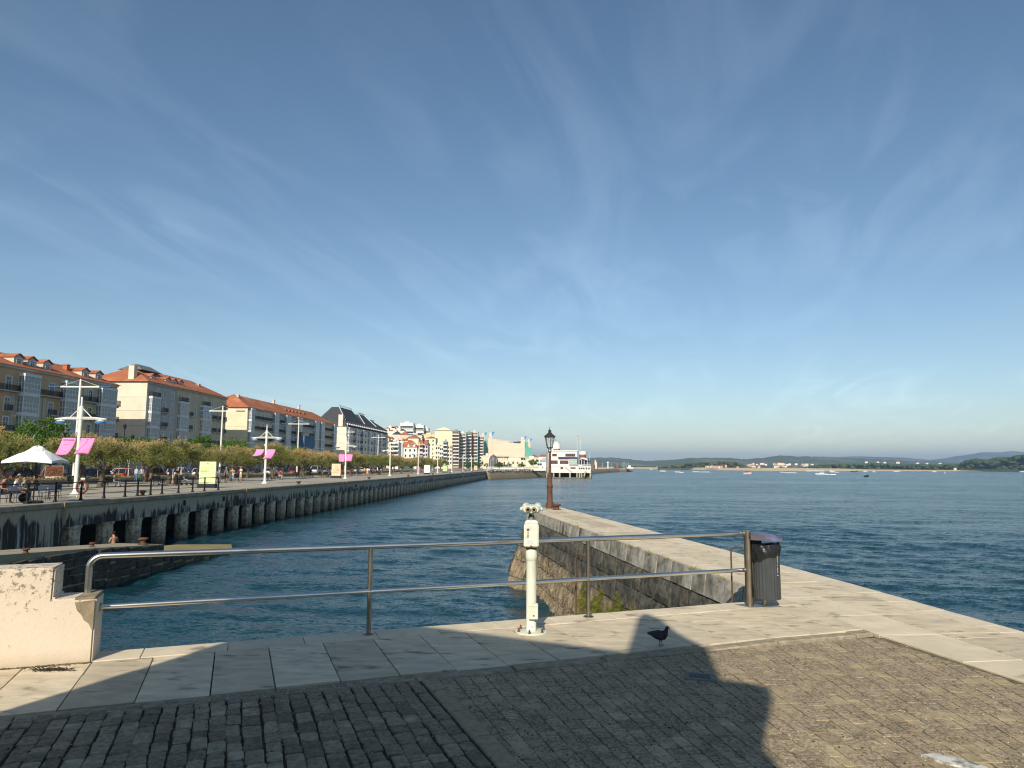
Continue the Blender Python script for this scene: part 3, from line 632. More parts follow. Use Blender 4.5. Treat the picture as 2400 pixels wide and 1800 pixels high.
m = MB(); m.loft([[(-0.05, -0.045, 0.985), (0.05, -0.045, 0.985), (0.05, 0.045, 0.985), (-0.05, 0.045, 0.985)], [(-0.085, -0.075, 1.02), (0.085, -0.075, 1.02), (0.085, 0.075, 1.02), (-0.085, 0.075, 1.02)]]); m.build('neck', M_dark, tv)
m = MB(); m.box(-0.09, 0.09, -0.08, 0.08, 1.02, 1.30); m.loft([[(-0.09, -0.08, 1.30), (0.09, -0.08, 1.30), (0.09, 0.08, 1.30), (-0.09, 0.08, 1.30)], [(-0.06, -0.055, 1.345), (0.06, -0.055, 1.345), (0.06, 0.055, 1.345), (-0.06, 0.055, 1.345)]])
bx = m.build('coin_box', M_cream2, tv, bevel=0.012, seg=2)
m = MB(); m.lathe([(0.018, 0), (0.018, 0.006), (0.012, 0.007)], 14); o = m.build('lock', M_steel2, bx, (-0.038, -0.081, 1.235)); o.rotation_euler = (R_(90), 0, 0)
m = MB(); m.lathe([(0.008, 0), (0.008, 0.005)], 10); o = m.build('button', M_steel2, bx, (-0.038, -0.081, 1.195)); o.rotation_euler = (R_(90), 0, 0)
m = MB(); m.box(-0.045, -0.033, -0.084, -0.078, 1.135, 1.175); m.build('coin_slot', M_dark, bx)
m = MB(); m.box(-0.065, 0.06, -0.083, -0.079, 1.055, 1.115); pl = m.build('instruction_plate', mat('white enamel plate', (0.74, 0.74, 0.68), rough=0.4), bx)
m = MB()
for r in range(5): m.box(-0.055, 0.03 + 0.015 * (r % 2), -0.0845, -0.0828, 1.064 + r * 0.0095, 1.067 + r * 0.0095)
m.build('plate_print', mat('faint grey print', (0.36, 0.36, 0.34), rough=0.6), pl)
m = MB(); m.box(-0.012, 0.012, -0.082, -0.078, 1.028, 1.04); m.build('latch', M_rust, bx)
m = MB(); m.loft([[(0.062 * math.cos(a) * 0.8, 0.05 * math.sin(a), 1.34) for a in np.linspace(0, 6.283, 13)[:-1]], [(0.03 * math.cos(a), 0.03 * math.sin(a), 1.41) for a in np.linspace(0, 6.283, 13)[:-1]], [(0.04 * math.cos(a), 0.04 * math.sin(a), 1.44) for a in np.linspace(0, 6.283, 13)[:-1]]]); m.build('swivel_yoke', mat('grey swivel', (0.16, 0.17, 0.16), rough=0.5, metal=0.4), tv, smooth=True)
# head: two barrels side by side, ears, front plate with eyepieces
hd = MB()
el = lambda hx, hz, y: [(hx * math.copysign(abs(math.cos(a)) ** 0.55, math.cos(a)), y, hz * math.copysign(abs(math.sin(a)) ** 0.8, math.sin(a))) for a in np.linspace(0, 2 * math.pi, 25)[:-1]]
hd.loft([el(0.095, 0.042, -0.15), el(0.115, 0.052, -0.13), el(0.125, 0.058, -0.06), el(0.12, 0.058, 0.16)])
ho = hd.build('head', M_cream, tv, (0, 0, 1.475), smooth=True); ho.scale = (0.9, 0.9, 0.9)
for s_ in (-1, 1):
    m = MB(); m.lathe([(0.02, -0.10), (0.045, -0.085), (0.058, -0.03), (0.060, 0.10), (0.058, 0.20), (0.05, 0.205)], 18); o = m.build('barrel', M_cream, ho, (s_ * 0.082, 0.05, 0.018), smooth=True); o.rotation_euler = (R_(-90), 0, 0)
    m = MB(); m.ball((0, 0, 0), (0.024, 0.04, 0.03), 12, 8); m.build('side_knob', M_cream, ho, (s_ * 0.138, 0.0, 0.0), smooth=True)
    m = MB(); m.lathe([(0.036, 0.0), (0.037, 0.022), (0.026, 0.034), (0.019, 0.034), (0.017, 0.018)], 18, caps=False); o = m.build('eyepiece', mat('brass eyepiece', (0.42, 0.34, 0.22), (0.25, 0.2, 0.13), scale=14, rough=0.45, metal=0.5), ho, (s_ * 0.04, -0.146, 0.0), smooth=True); o.rotation_euler = (R_(90), 0, 0)
    m = MB(); m.lathe([(0.019, 0.016), (0.019, 0.02), (0.002, 0.021)], 14); m.build('lens', glass('dark lens', (0.01, 0.01, 0.012), 0.05), o)
m = MB(); m.ball((0.02, -0.06, 1.42), 0.016, 8, 6); m.build('focus_knob', M_cream2, tv, smooth=True)
m = MB(); m.box(-0.03, 0.085, -0.115, -0.05, 0.17, 0.355); cb = m.build('cash_box', M_cream, tv, bevel=0.006, seg=2)
m = MB(); m.box(-0.032, 0.088, -0.12, -0.05, 0.325, 0.333); m.build('lid_seam', M_cream2, cb)
m = MB(); m.lathe([(0.009, 0), (0.009, 0.01)], 10); o = m.build('padlock', M_rust, cb, (0.035, -0.115, 0.215)); o.rotation_euler = (R_(90), 0, 0)

# ------------------------------------------------------------------ litter bin on the end post
BP = Vector((3.49, 10.67, 0)) + NBv * 0.0
lb = empty('litter_bin', BP, R_(-14), label='grey ribbed litter bin with a black bag and blue-grey lid on a steel post', cat='litter bin')
m = MB(); m.lathe([(0.058, 0.0), (0.058, 1.055), (0.062, 1.058), (0.062, 1.07), (0.02, 1.075)], 22); m.build('post', M_steel2, lb, smooth=True)
m = MB(); m.prism([(-0.22, -0.02), (0.0, -0.19), (0.44, 0.02), (0.2, 0.2)], 0.0, 0.008); m.build('foot_plate', mat('galvanised plate', (0.30, 0.29, 0.27), (0.2, 0.19, 0.17), scale=9, rough=0.5, metal=0.6), lb)
m = MB(); m.tube([(0.21, 0.06, 0.0), (0.21, 0.06, 0.3)], 0.03, 12); o = m.build('rear_leg', M_steel2, lb, smooth=True)
M_bin = mat('grey bin enamel', (0.062, 0.067, 0.068), (0.052, 0.056, 0.057), scale=6, rough=0.5)
def bin_ring(z, r=0.165, cx=0.25, rib=0.0):
    out = []
    for k in range(96):
        a = 2 * math.pi * k / 96; rr = r - (rib if (k % 4 < 2) else 0)
        out.append((cx + rr * math.cos(a) * 1.0, 0.02 + rr * math.sin(a), z))
    return out
m = MB(); m.loft([bin_ring(0.11, 0.180), bin_ring(0.115, 0.188, rib=0.006), bin_ring(0.85, 0.188, rib=0.006), bin_ring(0.855, 0.18)]); m.build('body', M_bin, lb)
M_bag = mat('black bag plastic', (0.012, 0.012, 0.013), rough=0.32, spec=0.5, bump=0.02, bscale=16, scale=5, stretch=(1, 1, 3))
m = MB(); rings = []
for j in range(9):
    f = j / 8; ring = []
    for k in range(56):
        a = 2 * math.pi * k / 56; lowz = 0.69 + 0.065 * math.cos(a) + 0.012 * math.sin(7 * a)
        z = lowz + (0.885 - lowz) * f + 0.012 * math.sin(3 * a + 5 * f) + (0.03 * f if math.cos(a) > 0.9 else 0)
        r = 0.194 + 0.012 * math.sin(math.pi * f) + 0.006 * math.sin(11 * a + 6 * f) + 0.004 * math.sin(23 * a - 9 * f)
        ring.append((0.25 + r * math.cos(a), 0.02 + r * math.sin(a), z))
    rings.append(ring)
rings.append([(0.25 + 0.165 * math.cos(2 * math.pi * k / 56), 0.02 + 0.165 * math.sin(2 * math.pi * k / 56), 0.88) for k in range(56)])
rings.append([(0.25 + 0.16 * math.cos(2 * math.pi * k / 56), 0.02 + 0.16 * math.sin(2 * math.pi * k / 56), 0.80) for k in range(56)])
m.loft(rings, caps=False); m.build('bag', M_bag, lb, smooth=True)
m = MB(); m.box(0.05, 0.19, -0.06, 0.06, 0.80, 1.0); m.build('lid_bracket', mat('black bracket', (0.012, 0.012, 0.012), rough=0.5), lb)
M_lid = mat('blue-grey lid', (0.10, 0.102, 0.115), (0.09, 0.085, 0.10), scale=8, rough=0.45, c3=(0.17, 0.155, 0.30), c3scale=3.0, c3lo=0.52, c3hi=0.62)
m = MB(); rings = []
for i in range(9):
    f = i / 8; x = 0.03 + 0.44 * f; hw = 0.19 * math.sqrt(max(0.0, 1 - max(0, (x - 0.25) / 0.24) ** 2 * 0.6)); zb_ = 0.955 - 0.012 * f; zt = 1.055 - 0.062 * f
    rings.append([(x, 0.02 - hw, zb_), (x, 0.02 - hw, zt - 0.035 + 0.01 * f)] + [(x, 0.02 + hw * math.sin(R_(-62 + 124 * k / 6)), zt - 0.035 + (0.035 + 0.012 * math.sin(3.14 * f)) * math.cos(R_(-62 + 124 * k / 6))) for k in range(7)] + [(x, 0.02 + hw, zt - 0.035 + 0.01 * f), (x, 0.02 + hw, zb_)])
m.loft(rings); m.build('lid', M_lid, lb, smooth=True)
m = MB()
for k in range(16):
    z = 0.76 - 0.018 * k * random.uniform(0.8, 1.2)
    if z > 0.42: m.ball((0.25 + 0.189 * math.cos(R_(-42)), 0.02 + 0.189 * math.sin(R_(-42)), z), (0.003, 0.003, random.uniform(0.003, 0.012)), 6, 4)
m.ball((0.25 + 0.189 * math.cos(R_(-42)), 0.02 + 0.189 * math.sin(R_(-42)), 0.46), (0.008, 0.008, 0.008), 6, 4)
m.build('droppings', mat('white droppings', (0.65, 0.64, 0.58), rough=0.8), lb, kind='stuff')

# ------------------------------------------------------------------ lamp and bollard at the jetty head
M_iron = mat('rusted iron', (0.10, 0.05, 0.032), (0.16, 0.085, 0.055), scale=7, rough=0.75, metal=0.25, bump=0.004, bscale=60)
M_iron2 = mat('dark lantern iron', (0.04, 0.042, 0.042), (0.06, 0.06, 0.058), scale=9, rough=0.6, metal=0.4)
LP = Vector((1.85, 34.6, 0))
jl = empty('jetty_lamp', LP, R_(10), label='rust-brown cast iron lamp post with a black glazed lantern at the jetty head', cat='lamp post')
m = MB(); m.lathe([(0.20, 0), (0.20, 0.22), (0.19, 0.25), (0.145, 0.30), (0.135, 0.42), (0.135, 0.50)], 20); m.build('base', M_iron, jl, smooth=True)
m = MB(); m.lathe([(0.135, 0.48), (0.13, 0.95), (0.135, 1.00), (0.155, 1.02), (0.16, 1.06), (0.14, 1.09), (0.125, 1.12), (0.115, 1.5), (0.11, 1.54), (0.12, 1.56), (0.12, 1.60), (0.09, 1.62), (0.075, 1.7), (0.06, 2.62), (0.058, 2.66), (0.085, 2.68), (0.085, 2.72), (0.055, 2.74)], 20); m.build('column', M_iron, jl, smooth=True)
m = MB()
for k in range(4):
    a = R_(45 + 90 * k); m.tube([(0.05 * math.cos(a), 0.05 * math.sin(a), 2.73), (0.10 * math.cos(a), 0.10 * math.sin(a), 2.77), (0.05 * math.cos(a), 0.05 * math.sin(a), 2.83), (0.11 * math.cos(a), 0.11 * math.sin(a), 2.91)], 0.014, 6)
m.build('cradle', M_iron2, jl)
lt = MB(); r0, r1, z0, z1 = 0.135, 0.235, 2.90, 3.42
for k in range(6):
    a = R_(60 * k + 30); lt.tube([(r0 * math.cos(a), r0 * math.sin(a), z0), (r1 * math.cos(a), r1 * math.sin(a), z1)], 0.016, 6)
lt.lathe([(0.145, 2.88), (0.155, 2.90), (0.155, 2.925), (0.14, 2.93)], 6); lo_ = lt.build('lantern', M_iron2, jl)
gm = bpy.data.materials.new('lantern glass'); gm.use_nodes = True; gb = gm.node_tree.nodes['Principled BSDF']; gb.inputs['Base Color'].default_value = (0.55, 0.62, 0.6, 1); gb.inputs['Alpha'].default_value = 0.45; gb.inputs['Roughness'].default_value = 0.15
for k in range(6):
    a, a2 = R_(60 * k + 30), R_(60 * k + 90); m = MB(); m.add([(r0 * math.cos(a), r0 * math.sin(a), z0 + 0.02), (r0 * math.cos(a2), r0 * math.sin(a2), z0 + 0.02), (r1 * math.cos(a2), r1 * math.sin(a2), z1), (r1 * math.cos(a), r1 * math.sin(a), z1)], [(0, 1, 2, 3)]); m.build('pane', gm, lo_)
m = MB(); m.lathe([(0.27, 3.41), (0.285, 3.43), (0.27, 3.46), (0.20, 3.53), (0.12, 3.60), (0.07, 3.66), (0.065, 3.70), (0.09, 3.72), (0.075, 3.76), (0.03, 3.78), (0.015, 3.82), (0.012, 3.9), (0.003, 3.95)], 6)
for k in range(6):
    a = R_(60 * k + 30); m.loft([[(0.26 * math.cos(a + d) , 0.26 * math.sin(a + d), 3.42) for d in (-0.14, 0.14)] + [(0.24 * math.cos(a), 0.24 * math.sin(a), 3.42)], [(0.315 * math.cos(a), 0.315 * math.sin(a), 3.53 + 0.002 * j) for j in range(3)]])
m.build('roof', M_iron2, jl)
bol_m = None
def bollard(loc, label, sc_=1.0, group=None, rust=True):
    global bol_m
    if bol_m is None:
        m = MB(); m.lathe([(0.33, 0), (0.33, 0.03), (0.22, 0.06), (0.17, 0.14), (0.17, 0.22), (0.22, 0.27), (0.31, 0.31), (0.33, 0.36), (0.29, 0.42), (0.15, 0.46), (0.02, 0.47)], 20); bol_m = m.mesh('bollard', [M_iron], True)
    k = dict(label=label, cat='bollard');
    if group: k['group'] = group
    return link('mooring_bollard', bol_m, None, loc, 0, scale=(sc_, sc_, sc_), **k)
bollard(at(1304, 1194) + Vector((0, -0.25, 0)), 'rusty mushroom-headed mooring bollard at the foot of the jetty lamp', 0.62)

# ------------------------------------------------------------------ pigeon
M_pig = mat('dark pigeon plumage', (0.022, 0.022, 0.026), (0.035, 0.033, 0.038), scale=20, rough=0.55)
PP = Vector((1.69, 8.27, 0.004))
pg = empty('pigeon', PP, R_(-8), label='black pigeon standing in the shadow of the turret on the pale slabs', cat='pigeon'); pg.scale = (0.72, 0.88, 0.82)
def ell(c, rx, rz, ang, n=14):             # section ring perpendicular to the body axis in the xz plane
    ax = Vector((math.cos(ang), 0, math.sin(ang))); up = Vector((-math.sin(ang), 0, math.cos(ang)))
    return [Vector(c) + up * (rz * math.cos(2 * math.pi * k / n)) + Vector((0, 1, 0)) * (rx * math.sin(2 * math.pi * k / n)) for k in range(n)]
body = MB()
body.loft([ell((-0.215, 0, 0.165), 0.008, 0.004, -0.2), ell((-0.195, 0, 0.163), 0.030, 0.010, -0.2), ell((-0.14, 0, 0.150), 0.034, 0.024, -0.25), ell((-0.08, 0, 0.138), 0.056, 0.048, -0.1), ell((-0.02, 0, 0.135), 0.070, 0.066, 0.15), ell((0.035, 0, 0.143), 0.066, 0.068, 0.5), ell((0.07, 0, 0.170), 0.050, 0.050, 0.9), ell((0.085, 0, 0.200), 0.030, 0.032, 1.1), ell((0.093, 0, 0.222), 0.025, 0.027, 1.1), ell((0.100, 0, 0.238), 0.026, 0.028, 0.7), ell((0.112, 0, 0.246), 0.022, 0.021, 0.2), ell((0.124, 0, 0.244), 0.011, 0.012, -0.4), ell((0.129, 0, 0.241), 0.005, 0.005, -0.5)])
pb = body.build('body', M_pig, pg, smooth=True)
for s_ in (-1, 1):
    m = MB(); m.loft([ell((0.045, s_ * 0.058, 0.150), 0.012, 0.035, 0.1), ell((-0.03, s_ * 0.070, 0.150), 0.010, 0.045, 0.05), ell((-0.11, s_ * 0.050, 0.155), 0.008, 0.028, -0.1), ell((-0.19, s_ * 0.02, 0.168), 0.004, 0.008, -0.15)]); m.build('wing', mat('wing plumage', (0.03, 0.03, 0.036), (0.05, 0.05, 0.06), scale=25, rough=0.6, stretch=(0.3, 1, 1)), pg, smooth=True)
    m = MB(); m.tube([(0.0 + 0.012 * s_, s_ * 0.025, 0.085), (-0.008 + 0.02 * s_, s_ * 0.027, 0.05), (0.0 + 0.02 * s_, s_ * 0.028, 0.008)], [0.010, 0.005, 0.004], 6)
    for an in (-0.5, 0, 0.5, 3.14): m.tube([(0.02 * s_, s_ * 0.028, 0.006), (0.02 * s_ + 0.032 * math.cos(an), s_ * 0.028 + 0.032 * math.sin(an), 0.003)], [0.004, 0.002], 5)
    m.build('leg', mat('pigeon leg', (0.13, 0.05, 0.045), rough=0.7), pg)
    m = MB(); m.ball((0.113, s_ * 0.020, 0.249), 0.0045, 6, 5); m.build('eye', mat('orange eye', (0.35, 0.10, 0.02), rough=0.3), pg)
m = MB(); m.tube([(0.124, 0, 0.242), (0.140, 0, 0.229), (0.148, 0, 0.219)], [0.006, 0.0045, 0.001], 6); m.build('beak', mat('dark beak', (0.02, 0.02, 0.02), rough=0.5), pg)

# ------------------------------------------------------------------ the pavilion behind the viewer that throws the shadow
sh_px = [(-260, 1740), (0, 1670), (517, 1509), (748, 1437), (1017, 1471), (1469, 1528), (1477, 1505), (1496, 1446), (1512, 1438), (1545, 1449), (1590, 1485), (1658, 1519), (1676, 1560), (1692, 1592), (1755, 1599), (1804, 1610), (1796, 1660), (1782, 1720), (1795, 1758), (1831, 1800)]
HL = Vector((LDIR.x, LDIR.y, 0)).normalized(); HNl = Vector((HL.y, -HL.x, 0)); DB = -1.3
outl = []
for px, py in sh_px:
    p = at(px, py); s_along = p.dot(HL) - DB; outl.append((p.dot(HNl), s_along * math.tan(SUN_EL)))
outl = [(outl[0][0] - 6, outl[0][1] - 1.5)] + outl
lastx = outl[-1][0]
poly = [(outl[0][0], -0.02)] + outl + [(lastx + 0.1, -0.02)]
pv = empty('harbour_pavilion', HL * DB, math.atan2(HNl.y, HNl.x), label='cream pavilion with a roof lantern behind the viewer casting the shadow on the paving', cat='building')
# local x = across the light, y = along the light
M_pav = mat('cream render', (0.55, 0.46, 0.32), (0.5, 0.41, 0.28), scale=2, rough=0.9)
m = MB(); m.loft([[(x, 0, z) for x, z in poly], [(x, -0.22, z) for x, z in poly]]); m.build('front_gable', M_pav, pv)
xr = min(p[0] for p in outl[-4:]); body_p = [(min(x, xr - 0.02), z) for x, z in poly if x < xr + 0.6]
m = MB(); m.loft([[(x, -0.21, z - 0.05) for x, z in poly if x < xr] + [(xr - 0.02, -0.21, 2.5), (xr - 0.02, -0.21, -0.05)], [(x, -6.5, z - 0.05) for x, z in poly if x < xr] + [(xr - 0.02, -6.5, 2.5), (xr - 0.02, -6.5, -0.05)]]); m.build('walls', M_pav, pv)
xs_ = [p[0] for p in outl]
for i in range(7):
    xx = -9 + i * 1.9
    m = MB(); m.box(xx, xx + 0.9, 0.005, 0.05, 0.3, 2.6); wd = m.build('window', mat('white joinery', (0.7, 0.7, 0.68), rough=0.5), pv)
    m = MB(); m.box(xx + 0.1, xx + 0.8, 0.045, 0.06, 0.4, 2.5); m.build('pane', glass('window glass'), wd)
# ------------------------------------------------------------------ far quay: promenade ground, quay wall on piles
M_prom = mat('promenade concrete', (0.42, 0.37, 0.285), (0.36, 0.32, 0.25), scale=0.5, rough=0.9, coord='Position', bump=0.01, bscale=8, c3=(0.29, 0.26, 0.20), c3scale=0.15, c3lo=0.5, c3hi=0.75)
M_asph = mat('street asphalt', (0.06, 0.058, 0.055), (0.045, 0.045, 0.043), scale=0.8, rough=0.9, coord='Position')
def streak_mat(name):
    """quay fascia: grey concrete, black run-off stains with ragged lower edges, pale lime streaks"""
    m = bpy.data.materials.new(name); m.use_nodes = True; t = m.node_tree; b = t.nodes['Principled BSDF']; L = t.links.new; b.inputs['Roughness'].default_value = 0.9
    g = t.nodes.new('ShaderNodeNewGeometry'); s = t.nodes.new('ShaderNodeSeparateXYZ'); L(g.outputs['Position'], s.inputs[0])
    def noise(scale, st, det=5):
        mpn = t.nodes.new('ShaderNodeMapping'); mpn.inputs['Scale'].default_value = st; L(g.outputs['Position'], mpn.inputs[0])
        n = t.nodes.new('ShaderNodeTexNoise'); n.inputs['Scale'].default_value = scale; n.inputs['Detail'].default_value = det; n.inputs['Roughness'].default_value = 0.65; L(mpn.outputs[0], n.inputs[0]); return n.outputs[0]
    n1 = noise(2.2, (1, 1, 0.07), 8); n2 = noise(0.30, (1, 1, 0.6), 4); n3 = noise(7, (1, 1, 0.6)); n4 = noise(3.4, (1, 1, 0.05))
    zr = t.nodes.new('ShaderNodeMapRange'); zr.inputs[1].default_value = -0.30; zr.inputs[2].default_value = -1.1; L(s.outputs[2], zr.inputs[0])
    a1 = t.nodes.new('ShaderNodeMath'); a1.operation = 'MULTIPLY_ADD'; L(zr.outputs[0], a1.inputs[0]); a1.inputs[1].default_value = 0.34; L(n1, a1.inputs[2])
    a2 = t.nodes.new('ShaderNodeMath'); a2.operation = 'MULTIPLY_ADD'; L(n2, a2.inputs[0]); a2.inputs[1].default_value = 1.0; L(a1.outputs[0], a2.inputs[2])
    mr = t.nodes.new('ShaderNodeMapRange'); mr.inputs[1].default_value = 1.19; mr.inputs[2].default_value = 1.30; L(a2.outputs[0], mr.inputs[0])
    base = t.nodes.new('ShaderNodeMixRGB'); base.inputs[1].default_value = (0.50, 0.43, 0.32, 1); base.inputs[2].default_value = (0.27, 0.235, 0.175, 1); L(n3, base.inputs[0])
    mx = t.nodes.new('ShaderNodeMixRGB'); L(mr.outputs[0], mx.inputs[0]); L(base.outputs[0], mx.inputs[1]); mx.inputs[2].default_value = (0.032, 0.030, 0.026, 1)
    lr = t.nodes.new('ShaderNodeMapRange'); lr.inputs[1].default_value = 0.51; lr.inputs[2].default_value = 0.62; L(n4, lr.inputs[0])
    lz = t.nodes.new('ShaderNodeMath'); lz.operation = 'MULTIPLY'; L(lr.outputs[0], lz.inputs[0]); L(zr.outputs[0], lz.inputs[1])
    m3 = t.nodes.new('ShaderNodeMixRGB'); L(lz.outputs[0], m3.inputs[0]); L(mx.outputs[0], m3.inputs[1]); m3.inputs[2].default_value = (0.42, 0.42, 0.38, 1); L(m3.outputs[0], b.inputs['Base Color'])
    bn = t.nodes.new('ShaderNodeBump'); bn.inputs['Strength'].default_value = 0.7; bn.inputs['Distance'].default_value = 0.05; L(n3, bn.inputs['Height']); L(bn.outputs[0], b.inputs['Normal'])
    return m
M_fascia = streak_mat('stained quay concrete')
M_qcop = mat('quay coping concrete', (0.36, 0.31, 0.235), (0.22, 0.19, 0.145), scale=1.6, rough=0.9, coord='Position', bump=0.02, bscale=9)
M_pile = zone_mat('barnacled pile', 3, 9)
t = M_pile.node_tree
for nd in t.nodes:
    if nd.type == 'VALTORGB':
        cols = [(0.02, 0.02, 0.018), (0.22, 0.18, 0.12), (0.60, 0.51, 0.37), (0.6, 0.52, 0.39), (0.56, 0.49, 0.37), (0.56, 0.49, 0.37), (0.6, 0.52, 0.39), (0.62, 0.54, 0.41)]
        for e_, c_ in zip(nd.color_ramp.elements, cols): e_.color = (*c_, 1)
S0, S1 = -2.0, 288.0
prom = empty('promenade', kind='structure')
m = MB(); P = [ST(S0, 0.05), ST(S1, 0.05), ST(S1, 22.2), ST(S0, 22.2)]; m.prism([(p.x, p.y) for p in P][::-1], -0.3, 0.0); m.build('promenade_surface', M_prom, prom)
# land beyond the quay end, out to the breakwater
EMB = [(-9.9, 288), (2, 318), (17.6, 361), (57, 514), (110, 735), (128, 760), (122, 775)]
land = MB(); lp = [(ST(S1, 22.2).x, ST(S1, 22.2).y)] + [(ST(S1, 0.1).x, ST(S1, 0.1).y)] + EMB[1:] + [(60, 900), (-400, 1500), (-900, 1500), (-330, 288)]
land.prism(lp, -1.0, -0.02); land.build('harbour_land', mat('harbour land paving', (0.30, 0.27, 0.21), (0.24, 0.22, 0.18), scale=0.1, rough=0.95, coord='Position'), kind='structure')
m = MB(); P = [ST(S0 - 60, 22.2), ST(S1, 22.2), ST(S1, 330), ST(S0 - 60, 330)]; m.prism([(p.x, p.y) for p in P][::-1], -0.4, -0.012); m.build('street', M_asph, kind='structure')
m = MB(); P = [ST(S0, 58), ST(S1, 58), ST(S1, 66.2), ST(S0, 66.2)]; m.prism([(p.x, p.y) for p in P][::-1], -0.1, 0.11); m.build('facade_pavement', M_prom, kind='structure')

qw = empty('far_quay_wall', ST(S0, 0), -HD, label='stained concrete quay wall on rows of piles along the promenade', cat='quay wall')
# local: x towards the water, y along the quay
LQ = S1 - S0; SOL = 40.0
y = 0
while y < LQ:
    l = 6.0; m = MB(); m.box(-0.9, 0.16, y + 0.012, min(y + l, LQ) - 0.012, -0.26, 0.012); m.build('coping_block', M_qcop, qw, bevel=0.025); y += l
m = MB(); m.box(-0.5, 0.04, 0, LQ, -1.30, -0.26); m.build('fascia_beam', M_fascia, qw)
m = MB(); m.box(-0.5, 0.06, 0, SOL - 0.3, -4.5, -1.30); m.build('solid_wall', M_fascia, qw)
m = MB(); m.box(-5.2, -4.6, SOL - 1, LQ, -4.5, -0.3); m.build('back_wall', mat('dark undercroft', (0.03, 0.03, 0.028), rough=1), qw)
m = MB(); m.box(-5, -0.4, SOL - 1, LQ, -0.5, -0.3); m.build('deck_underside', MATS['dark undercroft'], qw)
pm = MB()
def oct_ring(hx, hy, z): return [(hx * a, hy * b_, z) for a, b_ in ((1, .55), (.55, 1), (-.55, 1), (-1, .55), (-1, -.55), (-.55, -1), (.55, -1), (1, -.55))]
pm.loft([oct_ring(0.38, 0.42, -5), oct_ring(0.38, 0.42, -1.52), oct_ring(0.39, 0.68, -1.29)], caps=False); pile_me = pm.mesh('pile', [M_pile])
y = SOL + 0.9; n_p = 0
while y < LQ - 0.5:
    link('pile', pile_me, qw, (-0.32, y, random.uniform(-0.02, 0.02)), 0, scale=(1, 1, 1)); y += 2.62 if n_p > 4 else 2.9; n_p += 1
m = MB(); m.box(-5.3, 0.05, LQ - 0.4, LQ, -4.5, -0.26); m.build('end_wall', M_fascia, qw)
# tan joint covers hanging over the edge, dark fenders
M_strip = mat('tan joint cover', (0.36, 0.27, 0.15), (0.26, 0.2, 0.12), scale=4, rough=0.8)
for px in (160, 581, 813, 929, 1000):
    s_ = s_px(px, 0) - S0; m = MB(); m.box(0.165, 0.22, s_ - 0.08, s_ + 0.08, -1.15, 0.0); m.build('joint_cover', M_strip, qw)
for s_ in (52, 58, 96, 128): m = MB(); m.lathe([(0.09, -0.8), (0.09, -0.45)], 8, (0.1, s_, 0)); m.build('mooring_ring', MATS['dark metal'], qw)

# lower landing and slipway in front of the quay
ld = empty('landing_slip', (0, 0, 0), label='low stone landing sloping into a slipway below the far quay', cat='slipway')
M_slip = mat('worn slip concrete', (0.40, 0.33, 0.22), (0.30, 0.255, 0.18), scale=1.1, rough=0.9, coord='Position', bump=0.02, bscale=10)
M_slip2 = mat('yellow weeded slip', (0.34, 0.27, 0.12), (0.24, 0.19, 0.09), scale=1.4, rough=0.9, coord='Position', bump=0.02, bscale=12)
fr = [(-17.9, 12, -1.05), (-17.5, 24, -1.05), (-17.2, 30, -1.45), (-16.9, 35.2, -1.85)]
bk = [(-20.4, 12, -1.05), (-19.9, 24, -1.05), (-19.6, 30, -1.45), (-19.3, 35.6, -1.85)]
m = MB(); m.loft([[f_, b_, (b_[0], b_[1], -4.5), (f_[0] + 0.02, f_[1], -4.5)] for f_, b_ in zip(fr, bk)]); m.build('platform', M_slip, ld)
fr2 = [(-16.95, 35.22, -2.35), (-16.6, 38.5, -2.66), (-16.35, 42.5, -2.95)]; bk2 = [(-19.6, 37.0, -2.3), (-19.2, 41.5, -2.55), (-17.4, 45.0, -2.9)]
m = MB(); m.loft([[f_, b_, (b_[0], b_[1], -4.5), (f_[0] + 0.02, f_[1], -4.5)] for f_, b_ in zip(fr2, bk2)]); m.build('slip_ramp', M_slip2, ld)
M_dk = mat('dark wet landing stone', (0.055, 0.05, 0.04), (0.11, 0.10, 0.08), scale=3, rough=0.85, coord='Position', bump=0.05, bscale=9)
def facing(a, b_, zt0, zt1, z0s, nb):
    a, b_ = Vector(a), Vector(b_); L_ = (b_ - a).length; nr = Vector(((b_ - a).y, -(b_ - a).x, 0)).normalized()
    rows = [0, 0.30, 0.62, 0.95, 1.3, 1.7, 2.1]
    for r in range(6):
        x = -random.random()
        while x < L_:
            wd = random.uniform(0.6, 1.3) * nb; x0, x1 = max(0, x), min(L_, x + wd); x += wd
            if x1 - x0 < 0.1: continue
            zt = zt0 + (zt1 - zt0) * (x0 + x1) / 2 / L_
            p0, p1 = a.lerp(b_, (x0 + 0.03) / L_), a.lerp(b_, (x1 - 0.03) / L_); za, zb = zt - rows[r] - 0.03, zt - rows[r + 1] + 0.02
            if za < -3.6: continue
            pr = random.uniform(0.03, 0.14); j = lambda: random.uniform(-0.04, 0.04)
            c_ = (p0 + p1) / 2; c_.z = (za + zb) / 2
            q = [Vector((p0.x, p0.y, zb + j())), Vector((p1.x, p1.y, zb + j())), Vector((p1.x, p1.y, za + j())), Vector((p0.x, p0.y, za + j()))]
            m = MB(); m.loft([[p - nr * 0.15 - c_ for p in q], [p + nr * pr * 0.5 - c_ for p in q], [(c_ + (p - c_) * 0.8) + nr * pr - c_ for p in q]]); m.build('stone', M_dk, ld, c_)
facing((-17.88, 12.5, 0), (-17.2, 30, 0), -1.1, -1.45, 0, 1.25); facing((-17.2, 30, 0), (-16.88, 35.2, 0), -1.45, -1.85, 0, 1.6); facing((-16.9, 35.3, 0), (-16.34, 42.5, 0), -2.4, -3.0, 0, 1.6)
